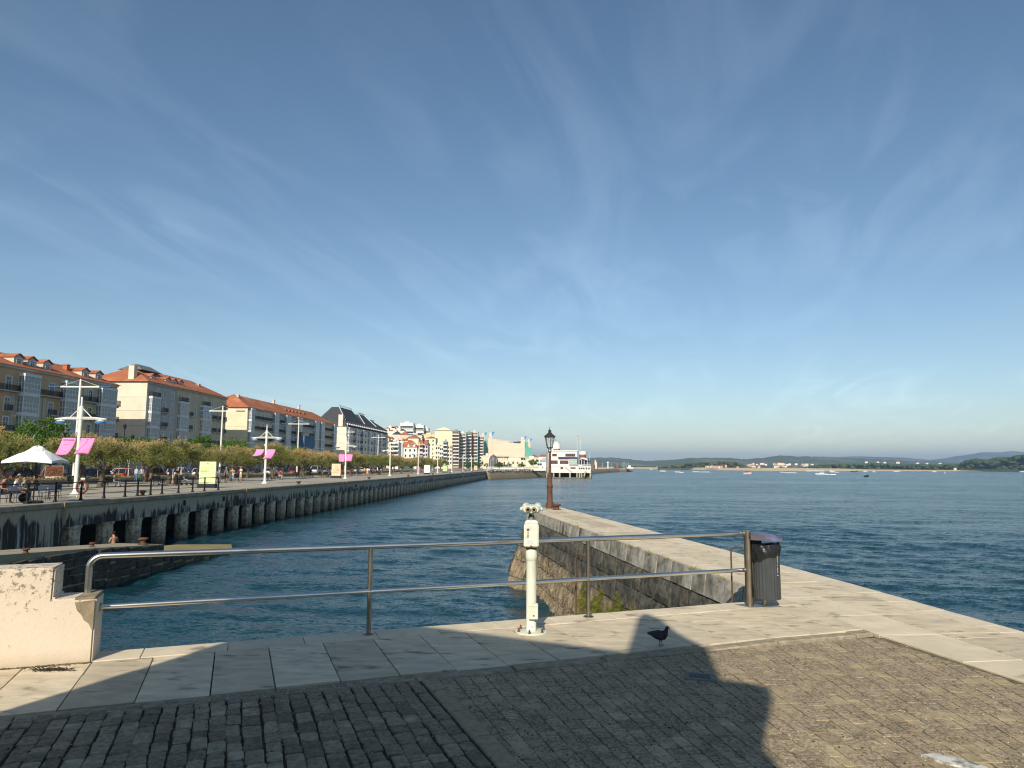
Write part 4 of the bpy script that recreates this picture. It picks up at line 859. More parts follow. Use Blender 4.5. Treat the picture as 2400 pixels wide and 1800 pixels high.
for px, py, zz, sc_, lb_ in ((60, 1297, -1.2, 0.42, 'nearest'), (216, 1281, -1.45, 0.40, 'middle'), (335, 1276, -1.75, 0.72, 'farthest and largest')):
    p = at(px, py, zz)
    bollard(p, 'rusty mooring bollard on the low landing, the %s of three' % lb_, sc_)

# ------------------------------------------------------------------ buildings along the street
M_glass = glass('window glass', (0.045, 0.055, 0.065), 0.06)
M_joiner = mat('white joinery', (0.72, 0.72, 0.69), rough=0.5)
M_rail = mat('black iron railing', (0.02, 0.02, 0.022), rough=0.5)
M_tile = mat('orange roof tile', (0.42, 0.145, 0.068), (0.32, 0.11, 0.055), scale=0.9, rough=0.85, bump=0.03, bscale=5, stretch=(1, 1, 1), c3=(0.50, 0.21, 0.11), c3scale=0.25, c3lo=0.5, c3hi=0.7)
M_slate = mat('dark slate', (0.05, 0.051, 0.056), (0.07, 0.07, 0.076), scale=1.2, rough=0.7, bump=0.02, bscale=6)
M_stone = mat('pale stone trim', (0.55, 0.51, 0.43), (0.5, 0.46, 0.39), scale=1.5, rough=0.85)
def wallm(nm, c):
    c = tuple(min(0.8, x * k_) for x, k_ in zip(c, (1.30, 1.25, 1.20)))
    return mat(nm, c, tuple(x * 0.86 for x in c), scale=0.35, rough=0.9, coord='Position', c3=tuple(x * 0.75 for x in c), c3scale=0.9, c3lo=0.62, c3hi=0.85)
CM = {}
def cached(key, fn):
    if key not in CM: CM[key] = fn()
    return CM[key]
def window_meshes(w_, h_, arch=False):
    w_, h_ = round(w_, 1), round(h_, 1)
    def fr():
        m = MB(); t_ = 0.16
        m.box(0, 0.09, -w_ / 2 - t_, -w_ / 2, -t_, h_ + t_); m.box(0, 0.09, w_ / 2, w_ / 2 + t_, -t_, h_ + t_); m.box(0, 0.10, -w_ / 2, w_ / 2, h_, h_ + t_ * 1.3); m.box(0, 0.14, -w_ / 2, w_ / 2, -t_, 0)
        m.box(0.02, 0.07, -0.04, 0.04, 0, h_); m.box(0.02, 0.07, -w_ / 2, -0.04, h_ * 0.68, h_ * 0.68 + 0.07); m.box(0.02, 0.07, 0.04, w_ / 2, h_ * 0.68, h_ * 0.68 + 0.07)
        for s_ in (-1, 1): m.box(0.02, 0.065, s_ * (w_ / 2 - 0.035) - 0.035, s_ * (w_ / 2 - 0.035) + 0.035, 0, h_)
        return m.mesh('window', [M_joiner])
    def pn(): m = MB(); m.box(-0.05, 0.03, -w_ / 2, w_ / 2, 0, h_); return m.mesh('pane', [M_glass])
    return cached(('w', w_, h_), fr), cached(('p', w_, h_), pn)
def window(par, y, z, w_=1.1, h_=2.1, x=0.0, rz=0.0):
    f_, p_ = window_meshes(w_, h_); o = link('window', f_, par, (x, y, z), rz); link('pane', p_, o)
    return o
def railing_mesh(L_, d):
    def fn():
        m = MB(); hgt = 1.0; L2 = L_ / 2
        for z in (0.06, hgt): m.box(d - 0.03, d, -L2, L2, z - 0.035, z); m.box(0, d, -L2, -L2 + 0.03, z - 0.035, z); m.box(0, d, L2 - 0.03, L2, z - 0.035, z)
        k = -L2 + 0.06
        while k < L2: m.box(d - 0.028, d - 0.002, k, k + 0.04, 0.06, hgt); k += 0.12
        for s_ in (-1, 1):
            k = 0.1
            while k < d - 0.05: m.box(k, k + 0.035, s_ * L2 - (0.03 if s_ > 0 else 0), s_ * L2 + (0 if s_ > 0 else 0.03), 0.06, hgt); k += 0.14
        return m.mesh('railing', [M_rail])
    return cached(('r', L_, d), fn)
def balcony(par, y, z, L_, d=0.75):
    L_ = round(L_, 1)
    def fn(): m = MB(); m.box(0, d + 0.04, -L_ / 2 - 0.05, L_ / 2 + 0.05, -0.18, 0); m.box(0, d * 0.6, -L_ / 2 + 0.1, -L_ / 2 + 0.3, -0.5, -0.18); m.box(0, d * 0.6, L_ / 2 - 0.3, L_ / 2 - 0.1, -0.5, -0.18); return m.mesh('balcony', [M_stone])
    o = link('balcony', cached(('b', L_, d), fn), par, (0, y, z)); link('railing', railing_mesh(L_, d), o)
def gallery(par, y0, y1, z0, floors, fh, d=1.1, ncol=4, cap=True):
    """glazed white bay: one per floor, panes set between glazing bars"""
    L_ = round(y1 - y0, 1)
    def fr():
        m = MB(); rows = [0.0, 0.95, 1.75, fh - 0.55]
        m.box(0, d + 0.08, -0.08, L_ + 0.08, fh - 0.5, fh); m.box(0, d + 0.02, 0, L_, -0.02, 0.12)
        for c_ in range(ncol + 1):
            yy = L_ * c_ / ncol; wd = 0.09 if c_ in (0, ncol) else 0.045
            m.box(d - 0.08, d + 0.03, yy - wd, yy + wd, 0.12, fh - 0.5)
        for r in rows[1:3]: m.box(d - 0.06, d + 0.02, 0, L_, r - 0.045, r + 0.045)
        m.box(d - 0.07, d + 0.025, 0, L_, 0.7, 0.8)
        for s_, yy in ((0, 0.0), (1, L_)):
            for xx in (0.0, d * 0.5): m.box(xx, xx + 0.09, yy - 0.04, yy + 0.04, 0.12, fh - 0.5)
            for r in rows[1:3]: m.box(0, d, yy - 0.03, yy + 0.03, r - 0.045, r + 0.045)
        return m.mesh('glazed_bay', [M_joiner])
    def gl(): m = MB(); m.box(0, d - 0.02, 0.04, L_ - 0.04, 0.12, fh - 0.5); return m.mesh('glazing', [glass('bay glass', (0.24, 0.255, 0.26), 0.10)])
    for f in range(floors):
        o = link('glazed_bay', cached(('gf', L_, fh, d, ncol), fr), par, (0, y0, z0 + f * fh)); link('glazing', cached(('gg', L_, fh, d), gl), o)
def hip_roof(par, L_, dep, ze, rise, over=0.6, material=None, hip0=True, hip1=True, name='roof'):
    a, c_ = -dep - over, over; h0 = dep / 2 * (0.9 if hip0 else 0); h1 = dep / 2 * (0.9 if hip1 else 0)
    m = MB(); v = [(a, -over, ze), (c_, -over, ze), (c_, L_ + over, ze), (a, L_ + over, ze), (-dep / 2, h0 - over, ze + rise), (-dep / 2, L_ - h1 + over, ze + rise)]
    m.add(v, [(0, 1, 4), (1, 2, 5, 4), (2, 3, 5), (3, 0, 4, 5), (0, 3, 2, 1)]); return m.build(name, material or M_tile, par)
def dormer(par, y, ze, x0=-1.6, w_=1.8, h_=1.4, roofm=None, wallc=None):
    zb = ze + 0.3
    def fb():
        m = MB(); m.box(-2.6, 0, -w_ / 2, w_ / 2, 0, h_); m.add([(0, -w_ / 2, h_), (0, w_ / 2, h_), (0, 0, h_ + 0.55)], [(0, 1, 2)]); return m.mesh('dormer', [wallc or M_stone])
    def rf():
        m = MB(); e = 0.25; m.loft([[(0.25, -w_ / 2 - e, h_ - 0.05), (0.25, 0, h_ + 0.62), (0.25, w_ / 2 + e, h_ - 0.05), (0.25, w_ / 2 + e, h_ + 0.07), (0.25, 0, h_ + 0.76), (0.25, -w_ / 2 - e, h_ + 0.07)], [(-3.2, -w_ / 2 - e, h_ - 0.05), (-3.2, 0, h_ + 0.62), (-3.2, w_ / 2 + e, h_ - 0.05), (-3.2, w_ / 2 + e, h_ + 0.07), (-3.2, 0, h_ + 0.76), (-3.2, -w_ / 2 - e, h_ + 0.07)]]); return m.mesh('dormer_roof', [roofm or M_tile])
    o = link('dormer', cached(('d', w_, h_, (wallc or M_stone).name), fb), par, (x0, y, zb)); link('dormer_roof', cached(('dr', w_, h_, (roofm or M_tile).name), rf), o)
    f_, p_ = window_meshes(1.0, 1.0); link('dormer_window', f_, o, (0.01, 0, 0.22)); link('pane', p_, o, (0.012, 0, 0.22))
def chimney(par, x, y, z, h_=1.6, c_=None, w_=0.9):
    m = MB(); m.box(-w_ / 2, w_ / 2, -w_ / 2, w_ / 2, 0, h_); m.box(-w_ / 2 - 0.1, w_ / 2 + 0.1, -w_ / 2 - 0.1, w_ / 2 + 0.1, h_, h_ + 0.15); m.build('chimney', c_ or M_stone, par, (x, y, z))
FT = 66.0
def shell(name, label, s0, s1, eave, sections, dep=15.0, base=True):
    b_ = empty(name, ST(s0, FT), -HD, label=label, cat='building')
    for y0, y1, mt, dx in sections:
        m = MB(); m.box(-dep, dx, y0, y1, 4.2 if base else -0.1, eave); m.build('wall', mt, b_)
        m = MB(); m.box(-dep, dx - 0.05, y0, y1, -0.1, 4.2); m.build('ground_floor', M_stone, b_)
        m = MB(); m.box(-0.1, dx + 0.35, y0 + 0.01, y1 - 0.01, eave - 0.42, eave + 0.02); m.box(0, dx + 0.14, y0, y1, 4.0, 4.35); m.build('cornice', M_stone, b_)
    return b_
def shopfront(b_, L_, step=4.2):
    y = 1.0
    while y < L_ - 2.5: m = MB(); m.box(-0.3, 0.012, y, y + 2.6, 0.1, 3.3); m.build('shop_opening', glass('dark shopfront', (0.02, 0.02, 0.022), 0.2), b_); y += step

# building 1: ochre, leftmost
OCH = wallm('ochre render', (0.50, 0.345, 0.20)); YEL = wallm('straw render', (0.52, 0.45, 0.29)); GRY = wallm('grey render', (0.40, 0.39, 0.365)); CRM = wallm('cream gable render', (0.56, 0.51, 0.415)); YCR = wallm('warm cream render', (0.60, 0.54, 0.385))
s0 = 84.0; s1 = 146.4; L_ = s1 - s0; yx = lambda px: s_px(px, FT) - s0
yb = yx(192)
B1 = shell('ochre_apartment_house', 'ochre and straw apartment house with glazed bays, leftmost in the terrace', s0, s1, 18.6, [(0, yb, OCH, 0.0), (yb, L_, YEL, -0.02)])
for px0, px1 in ((35, 73), (136, 171), (222, 257)): gallery(B1, yx(px0 + 0) , yx(px1), 7.3, 3, 3.42, 1.2, 5)
gallery(B1, yx(-70), yx(-38), 7.3, 3, 3.42, 1.2, 5)
for px in (-20, 12, 80, 115, 180, 207, 262):
    for z, h_ in ((7.5, 2.3), (10.9, 2.2), (14.3, 2.1)): window(B1, yx(px), z + (0.25 if h_ < 2.2 else 0), 1.2, h_)
for z, runs in ((14.3, ((-34, 34), (74, 135), (172, 220), (258, 273))), (10.9, ((8, 20), (108, 124), (198, 216), (256, 271))), (7.5, ((-30, 34), (74, 132), (258, 272)))):
    for p0, p1 in runs: balcony(B1, (yx(p0) + yx(p1)) / 2, z, yx(p1) - yx(p0) - 0.3, 0.8)
for px in (26, 88, 100): m = MB(); m.box(0, 0.12, -0.4, 0.4, 7.6, 14.0); m.build('pilaster', M_stone, B1, (0, yx(px), 0))
hip_roof(B1, L_, 15, 18.6, 3.4, 0.6, hip0=False)
for px in (50, 82, 118, 208, 240): dormer(B1, yx(px), 18.7, -1.4, 2.2, 1.5)
chimney(B1, -4, yx(192), 19.6, 1.8, MATS.get('x') or mat('orange brick', (0.42, 0.14, 0.07), rough=0.9)); chimney(B1, -7, yx(10), 21.6, 1.5)
shopfront(B1, L_)

# building 2: cream gable, grey and straw sections
s0, s1 = 157.6, 197.5; L_ = s1 - s0; y1_, y2_ = yx(411), yx(466)
B2 = shell('cream_gabled_apartment_house', 'six storey apartment house with plain cream end wall and grey front', s0, s1, 20.8, [(0.0, y1_, GRY, 0.0), (y1_, y2_, YEL, -0.03), (y2_, L_, YEL, 0.03)])
m = MB(); m.box(-15.0, 0.03, -0.12, 0.0, -0.1, 20.8); g_ = m.build('end_wall', CRM, B2)
for z in (17.2, 14.1, 10.7): m = MB(); m.box(-15.0, 0.06, -0.16, -0.11, z, z + 0.12); m.build('string_course', M_stone, g_)
m = MB(); m.tube([(-11, -0.2, 1), (-11, -0.2, 20.6)], 0.06, 6); m.build('drainpipe', M_stone, g_)
for z, f in ((7.3, 1), (10.7, 1), (14.1, 1)): 
    gallery(B2, yx(345), yx(365), z, 1, 3.4, 0.9, 3); gallery(B2, yx(414), yx(434), z, 1, 3.4, 0.9, 3); gallery(B2, yx(468), yx(488), z, 1, 3.4, 0.9, 3)
for i, px in enumerate((367, 382, 402, 424, 440, 456, 476, 496, 508, 522)):
    for z, h_ in ((7.5, 2.2), (10.9, 2.3), (14.3, 2.3)):
        if px in (367, 382, 402, 440, 456, 496, 508, 522): window(B2, yx(px), z, 0.95, h_)
    window(B2, yx(px), 17.7, 0.95, 1.7)
for px, wd in ((382, 2.0), (441, 2.4), (497, 2.2), (510, 1.6), (523, 1.8)):
    for z in (7.5, 10.9, 14.3): balcony(B2, yx(px), z, wd, 0.7)
for px, wd in ((356, 3.6), (424, 3.4), (478, 3.2), (522, 2.2)): balcony(B2, yx(px), 17.6, wd, 0.8)
hip_roof(B2, L_, 15, 20.8, 4.2, 0.7); chimney(B2, -4.2, 0.9, 20.9, 3.6, CRM, 1.3); chimney(B2, -7.5, 14, 24.2, 1.2); chimney(B2, -5, 33, 22.5, 1.4)
for px in (373, 409, 424, 438): dormer(B2, yx(px), 21.0, -2.2, 2.2 if px > 400 else 1.6, 1.4)
m = MB(); m.loft([[(-10.5, 5.0, 24.3), (-4.5, 5.0, 24.3), (-4.5, 14, 24.3), (-10.5, 14, 24.3)], [(-7.8, 7, 25.9), (-7.2, 7, 25.9), (-7.2, 13, 25.9), (-7.8, 13, 25.9)]]); m.build('roof_light', mat('grey roof glazing', (0.16, 0.16, 0.14), rough=0.5), B2)
shopfront(B2, L_)

# building 3: yellow end wall, long white-bayed terrace
s0, s1 = 212.0, 299.0; L_ = s1 - s0
LGR = wallm('pale grey render', (0.47, 0.475, 0.46)); CR3 = wallm('pale cream front', (0.60, 0.555, 0.44)); BGR = wallm('blue-grey render', (0.38, 0.40, 0.39)); YE3 = wallm('old yellow render', (0.50, 0.43, 0.26))
secs = [(0, yx(638), CR3, 0), (yx(638), yx(690), BGR, 0.03), (yx(690), yx(747), LGR, 0), (yx(747), L_, YE3, 0.03)]
B3 = shell('yellow_gabled_terrace', 'long terrace with pale yellow end wall and white glazed bays under an orange roof', s0, s1, 19.4, secs)
m = MB(); m.box(-15.0, 0.03, -0.12, 0.0, -0.1, 19.4); g_ = m.build('end_wall', YCR, B3)
for z in (13.6, 10.2): m = MB(); m.box(-15.0, 0.06, -0.16, -0.11, z, z + 0.14); m.build('string_course', M_stone, g_)
for z in (12.0, 15.2, 8.6):
    f_, p_ = window_meshes(1.1, 2.0); o = link('window', f_, g_, (-14.0, -0.125, z), R_(-90)); link('pane', p_, o)
for px0, px1 in ((582, 590), (638, 648), (666, 677), (693, 704), (735, 744), (749, 757), (779, 785)):
    gallery(B3, yx(px0), yx(px1), 5.4, 4, 3.45, 1.0, 3)
for px in (597, 607, 617, 627, 653, 660, 682, 688, 708, 715, 722, 729, 761, 767, 773):
    for z in (6.2, 9.6, 13.0, 16.2): window(B3, yx(px), z, 1.0, 2.1 if z < 16 else 1.9)
for p0, p1 in ((593, 635), (650, 664), (679, 691), (706, 733), (759, 777)):
    for z in (6.2, 9.6, 13.0, 16.2): balcony(B3, (yx(p0) + yx(p1)) / 2, z, yx(p1) - yx(p0), 0.75)
hip_roof(B3, L_, 15, 19.4, 4.6, 0.7)
for px in (690, 698, 706, 714, 722, 731): dormer(B3, yx(px), 19.8, -3.2, 2.4, 1.3)
chimney(B3, -6, 6, 22.5, 1.2); chimney(B3, -8, 40, 24, 1.3); chimney(B3, -8, 66, 24, 1.6)
shopfront(B3, L_)
scf = empty('netted_scaffold', ST(s_px(719, FT - 2.2), FT - 2.2), -HD, label='blue netted scaffold tower against the long terrace', cat='scaffold')
m = MB(); m.box(-1.2, 1.2, -5, 5, 0, 12.6); m.build('net', mat('blue scaffold net', (0.10, 0.22, 0.34), (0.07, 0.16, 0.27), scale=0.6, rough=0.8), scf, bevel=0.1)
m = MB()
for yy in (-5, -2.5, 0, 2.5, 5):
    for xx in (-1.22, 1.22): m.tube([(xx, yy, 0), (xx, yy, 14)], 0.05, 5)
for z in (13.8, 12.7): m.box(-1.25, 1.25, -5.05, 5.05, z, z + 0.08)
m.build('tubes', M_steel2, scf); m = MB(); m.box(-0.6, 0.9, -3.5, 0.5, 12.7, 13.7); m.build('site_cabin', M_joiner, scf)

# building 4: slate mansard
s0, s1 = 317.6, 399.0; L_ = s1 - s0; WHT = wallm('white stone front', (0.60, 0.59, 0.54)); BE4 = wallm('beige end wall', (0.62, 0.56, 0.46))
B4 = shell('slate_mansard_block', 'white block with dark slate mansard roof and a row of dormers', s0, s1, 19.4, [(0, L_, WHT, 0)])
m = MB(); m.box(-15.0, 0.03, -0.12, 0.0, -0.1, 19.4); g_ = m.build('end_wall', BE4, B4)
for z in (6.5, 12.0, 16.0): m = MB(); m.box(-15.0, 0.06, -0.16, -0.11, z, z + 0.14); m.build('string_course', M_stone, g_)
mz_ = MB(); mz_.loft([[(-15.3, -0.3, 19.4), (0.3, -0.3, 19.4), (0.3, L_ + 0.3, 19.4), (-15.3, L_ + 0.3, 19.4)], [(-14.2, 0.9, 22.6), (-0.9, 0.9, 22.6), (-0.9, L_ - 0.9, 22.6), (-14.2, L_ - 0.9, 22.6)]]); mz_.build('mansard', M_slate, B4)
for y0, y1, z1 in ((2, 34, 29.0), (36, 58, 28.0), (60, L_ - 2, 26.0)):
    m = MB(); m.loft([[(-14.0, y0, 22.5), (-1.0, y0, 22.5), (-1.0, y1, 22.5), (-14, y1, 22.5)], [(-9.5, y0 + 6, z1), (-6, y0 + 6, z1), (-6, y1 - 5, z1), (-9.5, y1 - 5, z1)]]); r_ = m.build('upper_roof', M_slate, B4)
    m = MB(); m.tube([(-1.0, y0, 22.6), (-6, y0 + 6, z1 + 0.1)], 0.16, 5); m.build('hip_flashing', M_joiner, r_)
    m = MB()
    for k in range(14): yy = y0 + 6 + (y1 - y0 - 11) * k / 13; m.tube([(-6, yy, z1), (-6, yy, z1 + 0.9)], 0.06, 4)
    m.box(-6.05, -5.95, y0 + 6, y1 - 5, z1 + 0.8, z1 + 0.9); m.build('roof_cresting', M_rail, r_)
chimney(B4, -2.6, 0.6, 19.5, 5.2, BE4, 2.0)
n_d = 22
for k in range(n_d): dormer(B4, 2.2 + (L_ - 4.4) * k / (n_d - 1), 19.3, 0.28, 1.7, 1.7, M_slate, M_joiner)
balcony(B4, L_ / 2, 19.45, L_ - 1, 0.5)
for k in range(7): gallery(B4, 1.5 + k * 12.4, 4.6 + k * 12.4, 5.4, 4, 3.45, 1.0, 3)
for k in range(24):
    yy = 2 + k * 3.3
    if yy > L_ - 1 or any(abs(yy - (3.0 + q_ * 12.4)) < 2.2 for q_ in range(7)): continue
    for z in (6.0, 9.5, 12.9, 16.1): window(B4, yy, z, 1.1, 2.0)
    if k % 2: [balcony(B4, yy, z, 2.0, 0.7) for z in (6.0, 9.5, 12.9, 16.1)]
# ------------------------------------------------------------------ distant town
def far_block(label, px0, px1, ytop, D, wallc, floors=6, dep=14, kind='apartment_block', roof=None, rise=2.5, strips=None, front=None, zb=-0.5, cat='building', wins=True, balc=False, roofc=None, skew=0.0):
    """a distant building standing at depth D between two photograph columns; flat or hipped roof, window rows, balcony bands"""
    cx = (px0 + px1) / 2; p = atd(cx, ytop, D); W = (px1 - px0) / FPX * D; H_ = p.z - zb
    b_ = empty(kind, (p.x, D, zb), skew, label=label, cat=cat, group='distant town buildings')
    wm_ = wallm('far ' + '%.2f %.2f %.2f' % wallc, wallc)
    m = MB(); m.box(-W / 2, W / 2, 0, dep, 0, H_); wl = m.build('wall', wm_, b_)
    fh = H_ / floors
    if wins:
        m = MB(); nw = max(2, int(W / 3.0))
        for f in range(1, floors):
            for k in range(nw):
                x = -W / 2 + W * (k + 0.5) / nw; m.box(x - 0.55, x + 0.55, -0.04, 0.02, f * fh + 0.7, f * fh + 2.3)
        m.build('window_rows', M_glass, b_, kind='stuff')
    if balc:
        for f in range(1, floors):
            m = MB(); m.box(-W / 2 - 0.05, W / 2 + 0.05, -1.3, 0, f * fh - 0.1, f * fh + 0.12); m.box(-W / 2 - 0.05, W / 2 + 0.05, -1.32, -1.24, f * fh + 0.1, f * fh + 0.95); m.build('balcony', mat('pale balcony', (0.66, 0.64, 0.58), rough=0.8), b_)
        m = MB()
        for f in range(1, floors): m.box(-W / 2 + 0.3, W / 2 - 0.3, -0.06, 0.0, f * fh + 1.0, f * fh + 1.0 + 0.34 * fh)
        m.build('recessed_glazing', glass('dark far glass', (0.03, 0.028, 0.027), 0.2), b_)
    if roof:
        m = MB(); o_ = 0.5; m.add([(-W / 2 - o_, -o_, H_), (W / 2 + o_, -o_, H_), (W / 2 + o_, dep + o_, H_), (-W / 2 - o_, dep + o_, H_), (-W / 2 + min(W, dep) * 0.35, dep / 2, H_ + rise), (W / 2 - min(W, dep) * 0.35, dep / 2, H_ + rise)], [(0, 1, 5, 4), (1, 2, 5), (2, 3, 4, 5), (3, 0, 4), (0, 3, 2, 1)]); m.build('roof', roof, b_)
    else:
        m = MB(); m.box(-W / 2 - 0.2, W / 2 + 0.2, -0.2, dep + 0.2, H_, H_ + 0.5); m.build('parapet', roofc or wm_, b_)
        m = MB(); m.box(-W * 0.2, W * 0.15, dep * 0.3, dep * 0.6, H_ + 0.5, H_ + 2.2); m.build('roof_hut', wm_, b_)
    return b_, W, H_
# the hill behind
m = MB(); n = 24; rings = []
for i, f in enumerate((1.0, 0.85, 0.65, 0.45, 0.25, 0.08)):
    z = -2 + 36 * (1 - f) ** 0.8; rings.append([(-170 + 190 * f * math.cos(2 * math.pi * k / n), 900 + 200 * f * math.sin(2 * math.pi * k / n), z) for k in range(n)])
m.loft(rings); m.build('town_hill', mat('hill scrub', (0.09, 0.10, 0.05), (0.14, 0.13, 0.08), scale=0.05, rough=1, coord='Position'), kind='structure')
far_block('white block on the hill with long balconies, tallest of the three', 938, 969, 992, 860, (0.66, 0.65, 0.60), 6, 16, zb=14, balc=True)
far_block('white hill block with long balconies beside the tallest one', 970, 993, 997, 870, (0.64, 0.63, 0.58), 6, 16, zb=14, balc=True)
far_block('narrow white hill block, rightmost of the three', 994, 1004, 1004, 880, (0.62, 0.61, 0.57), 5, 14, zb=14, balc=True)
rnd = random.Random(3)
k = 0
for px, yt in ((904, 1004), (910, 1000), (917, 1003), (924, 1001), (931, 1004), (938, 1009), (912, 1010), (921, 1011), (930, 1013)):
    k += 1; far_block('small white hill house, %s from the slate mansard block' % ORD[k - 1], px, px + rnd.uniform(7, 10), yt, 780 + rnd.uniform(-30, 30) - (30 if yt > 1008 else 0), (0.60, 0.58, 0.52), 3, 9, 'hill_house', zb=10, roof=M_slate if k % 3 == 0 else (M_tile if k % 3 == 1 else None), rise=1.5, cat='house')
far_block('dark roofed house below the white hill houses', 920, 938, 1018, 700, (0.5, 0.47, 0.42), 4, 12, 'town_house', roof=M_slate, rise=3)
far_block('orange roofed house below the tallest hill block', 938, 957, 1019, 690, (0.55, 0.42, 0.33), 4, 12, 'town_house', roof=M_tile, rise=3)
far_block('pale grey flat roofed block below the hill blocks', 957, 989, 1020, 680, (0.50, 0.50, 0.48), 5, 14, roofc=M_slate)
far_block('ochre block with brown attic left of the tall gabled tower', 989, 1019, 1019, 690, (0.60, 0.49, 0.31), 5, 14)
far_block('pale grey building with white bays just past the mansard block', 912, 934, 1038, 450, (0.56, 0.57, 0.57), 6, 12, balc=True, zb=0)
b_, W, H_ = far_block('white building with turret and orange attic roof', 935, 977, 1048, 480, (0.62, 0.60, 0.54), 4, 12, 'corner_house', roof=M_tile, rise=5, zb=0)
m = MB(); m.lathe([(1.6, 0), (1.6, H_ + 1.5), (1.7, H_ + 1.6), (1.2, H_ + 3.2), (0.1, H_ + 4.2)], 12, (-W / 2 + 1.5, -0.5, 0)); m.build('turret', wallm('far 0.62 0.60 0.54', (0.62, 0.6, 0.54)), b_, smooth=True)
for k in range(3): m = MB(); m.loft([[(-2.0, 0, 0), (0, 0, 0), (-1.0, 0, 2.2)], [(-2.0, 4, 0), (0, 4, 0), (-1.0, 4, 2.2)]]); m.build('gable', M_joiner, b_, (-2.5 + k * 3.8, -0.1, H_))
far_block('cream house with red roof edge above the turret building', 957, 981, 1027, 540, (0.66, 0.56, 0.38), 5, 12, 'town_house', roof=M_tile, rise=2.5, wins=False, zb=0)
far_block('red fronted narrow building with orange attic', 981, 991, 1043, 510, (0.33, 0.11, 0.08), 6, 12, 'town_house', roof=M_tile, rise=4, balc=True, zb=0)
far_block('grey fronted narrow building with orange attic', 991.5, 1003, 1043, 512, (0.48, 0.48, 0.48), 6, 12, 'town_house', roof=M_tile, rise=4, zb=0)
far_block('cream side wall building with few windows', 998, 1021, 1027, 580, (0.66, 0.59, 0.42), 7, 16, zb=0, roof=M_tile, rise=1.5)
far_block('small beige building with slim windows', 1021, 1031, 1044, 575, (0.60, 0.55, 0.44), 5, 10, zb=0)
far_block('small white building beside the blue glass front', 1031, 1039, 1047, 575, (0.6, 0.6, 0.56), 5, 10, zb=0)
far_block('narrow building with blue glass front', 1039, 1048, 1036, 570, (0.16, 0.24, 0.29), 7, 10, zb=0, balc=True)
far_block('beige building with arched top beside the blue glass front', 1048.5, 1060, 1044, 572, (0.58, 0.52, 0.42), 6, 10, zb=0)
# tall gabled tower and balcony blocks
b_, W, H_ = far_block('tall cream tower with blank gabled side wall', 1019, 1060, 1010, 660, (0.66, 0.57, 0.40), 11, 14, 'gabled_tower', zb=0, wins=False, roofc=M_slate)
m = MB(); m.loft([[(-W / 2, -0.05, H_), (W / 2, -0.05, H_), (W / 2, -0.05, H_ + 0.4), (0.5, -0.05, H_ + 3.6), (-W / 2, -0.05, H_ + 1)], [(-W / 2, 13, H_), (W / 2, 13, H_), (W / 2, 13, H_ + 0.4), (0.5, 13, H_ + 3.6), (-W / 2, 13, H_ + 1)]]); m.build('gable', wallm('far 0.66 0.57 0.40', (0.66, 0.57, 0.40)), b_)
for (a, c_, yt, D, colr, lb_, rc) in ((1060, 1076, 1011, 650, (0.34, 0.24, 0.18), 'brown block with long white balconies beside the gabled tower', M_slate), (1076, 1092, 1016, 665, (0.52, 0.5, 0.46), 'pale block with stacked balconies, second from the gabled tower', None), (1092, 1105, 1014, 680, (0.25, 0.30, 0.28), 'grey-green block with a green roof parapet', mat('green parapet', (0.10, 0.30, 0.12), rough=0.8)), (1105, 1120, 1013, 690, (0.50, 0.46, 0.43), 'pale balcony block with a red stairwell stripe', None), (1120.5, 1133, 1024, 700, (0.45, 0.40, 0.38), 'balcony block with a green stairwell stripe, nearest the theatre', None)):
    b_, W, H_ = far_block(lb_, a, c_, yt, D, colr, 11, 16, zb=0, balc=True, roofc=rc)
    if 'red' in lb_ or 'green stair' in lb_:
        m = MB(); m.box(-W / 2, -W / 2 + 1.4, -1.5, -1.3, 2, H_); m.build('stairwell_stripe', mat('red stripe' if 'red' in lb_ else 'green stripe', (0.42, 0.07, 0.05) if 'red' in lb_ else (0.04, 0.26, 0.20), rough=0.7), b_)

rr_ = random.Random(21)
for i in range(16):
    a_ = 904 + i * 7.2; cc_ = rr_.choice(((0.62, 0.58, 0.5), (0.6, 0.5, 0.36), (0.5, 0.5, 0.5), (0.64, 0.6, 0.52), (0.55, 0.42, 0.33)))
    far_block('small mixed town house behind the promenade trees, %s from the slate mansard block' % ORD[i], a_, a_ + rr_.uniform(6, 9), rr_.uniform(1026, 1046) - (8 if i < 8 else 0), rr_.uniform(600, 655), cc_, 5, 10, 'town_house', roof=rr_.choice((M_tile, M_tile, M_slate, None)), rise=2.2, zb=0)
# theatre with four towers
TD = 720.0
thr = empty('theatre', (atd(1187, 1090, TD).x, TD, -0.5), 0, label='long pale stone theatre with four square towers and green glass', cat='theatre')
tx = lambda px: (px - 1187) / FPX * TD
tz = lambda py: atd(1187, py, TD).z + 0.5
M_thr = mat('theatre stone', (0.64, 0.56, 0.43), (0.57, 0.50, 0.38), scale=0.12, rough=0.9, coord='Position', stretch=(1, 1, 4)); M_grn = glass('green theatre glass', (0.10, 0.36, 0.28), 0.2); M_blu = mat('blue tower cap', (0.04, 0.24, 0.55), rough=0.5)
m = MB(); m.loft([[(tx(1143), 0, 0), (tx(1222), 0, 0), (tx(1222), 0, tz(1039)), (tx(1192), 0, tz(1038)), (tx(1192), 0, tz(1034)), (tx(1165), 0, tz(1032)), (tx(1165), 0, tz(1030)), (tx(1143), 0, tz(1027))], [(tx(1143), 40, 0), (tx(1222), 40, 0), (tx(1222), 40, tz(1039)), (tx(1192), 40, tz(1038)), (tx(1192), 40, tz(1034)), (tx(1165), 40, tz(1032)), (tx(1165), 40, tz(1030)), (tx(1143), 40, tz(1027))]]); m.build('hall', M_thr, thr)
m = MB(); m.box(tx(1203), tx(1221), 4, 30, tz(1040), tz(1034)); m.build('stage_house', M_slate, thr)
m = MB()
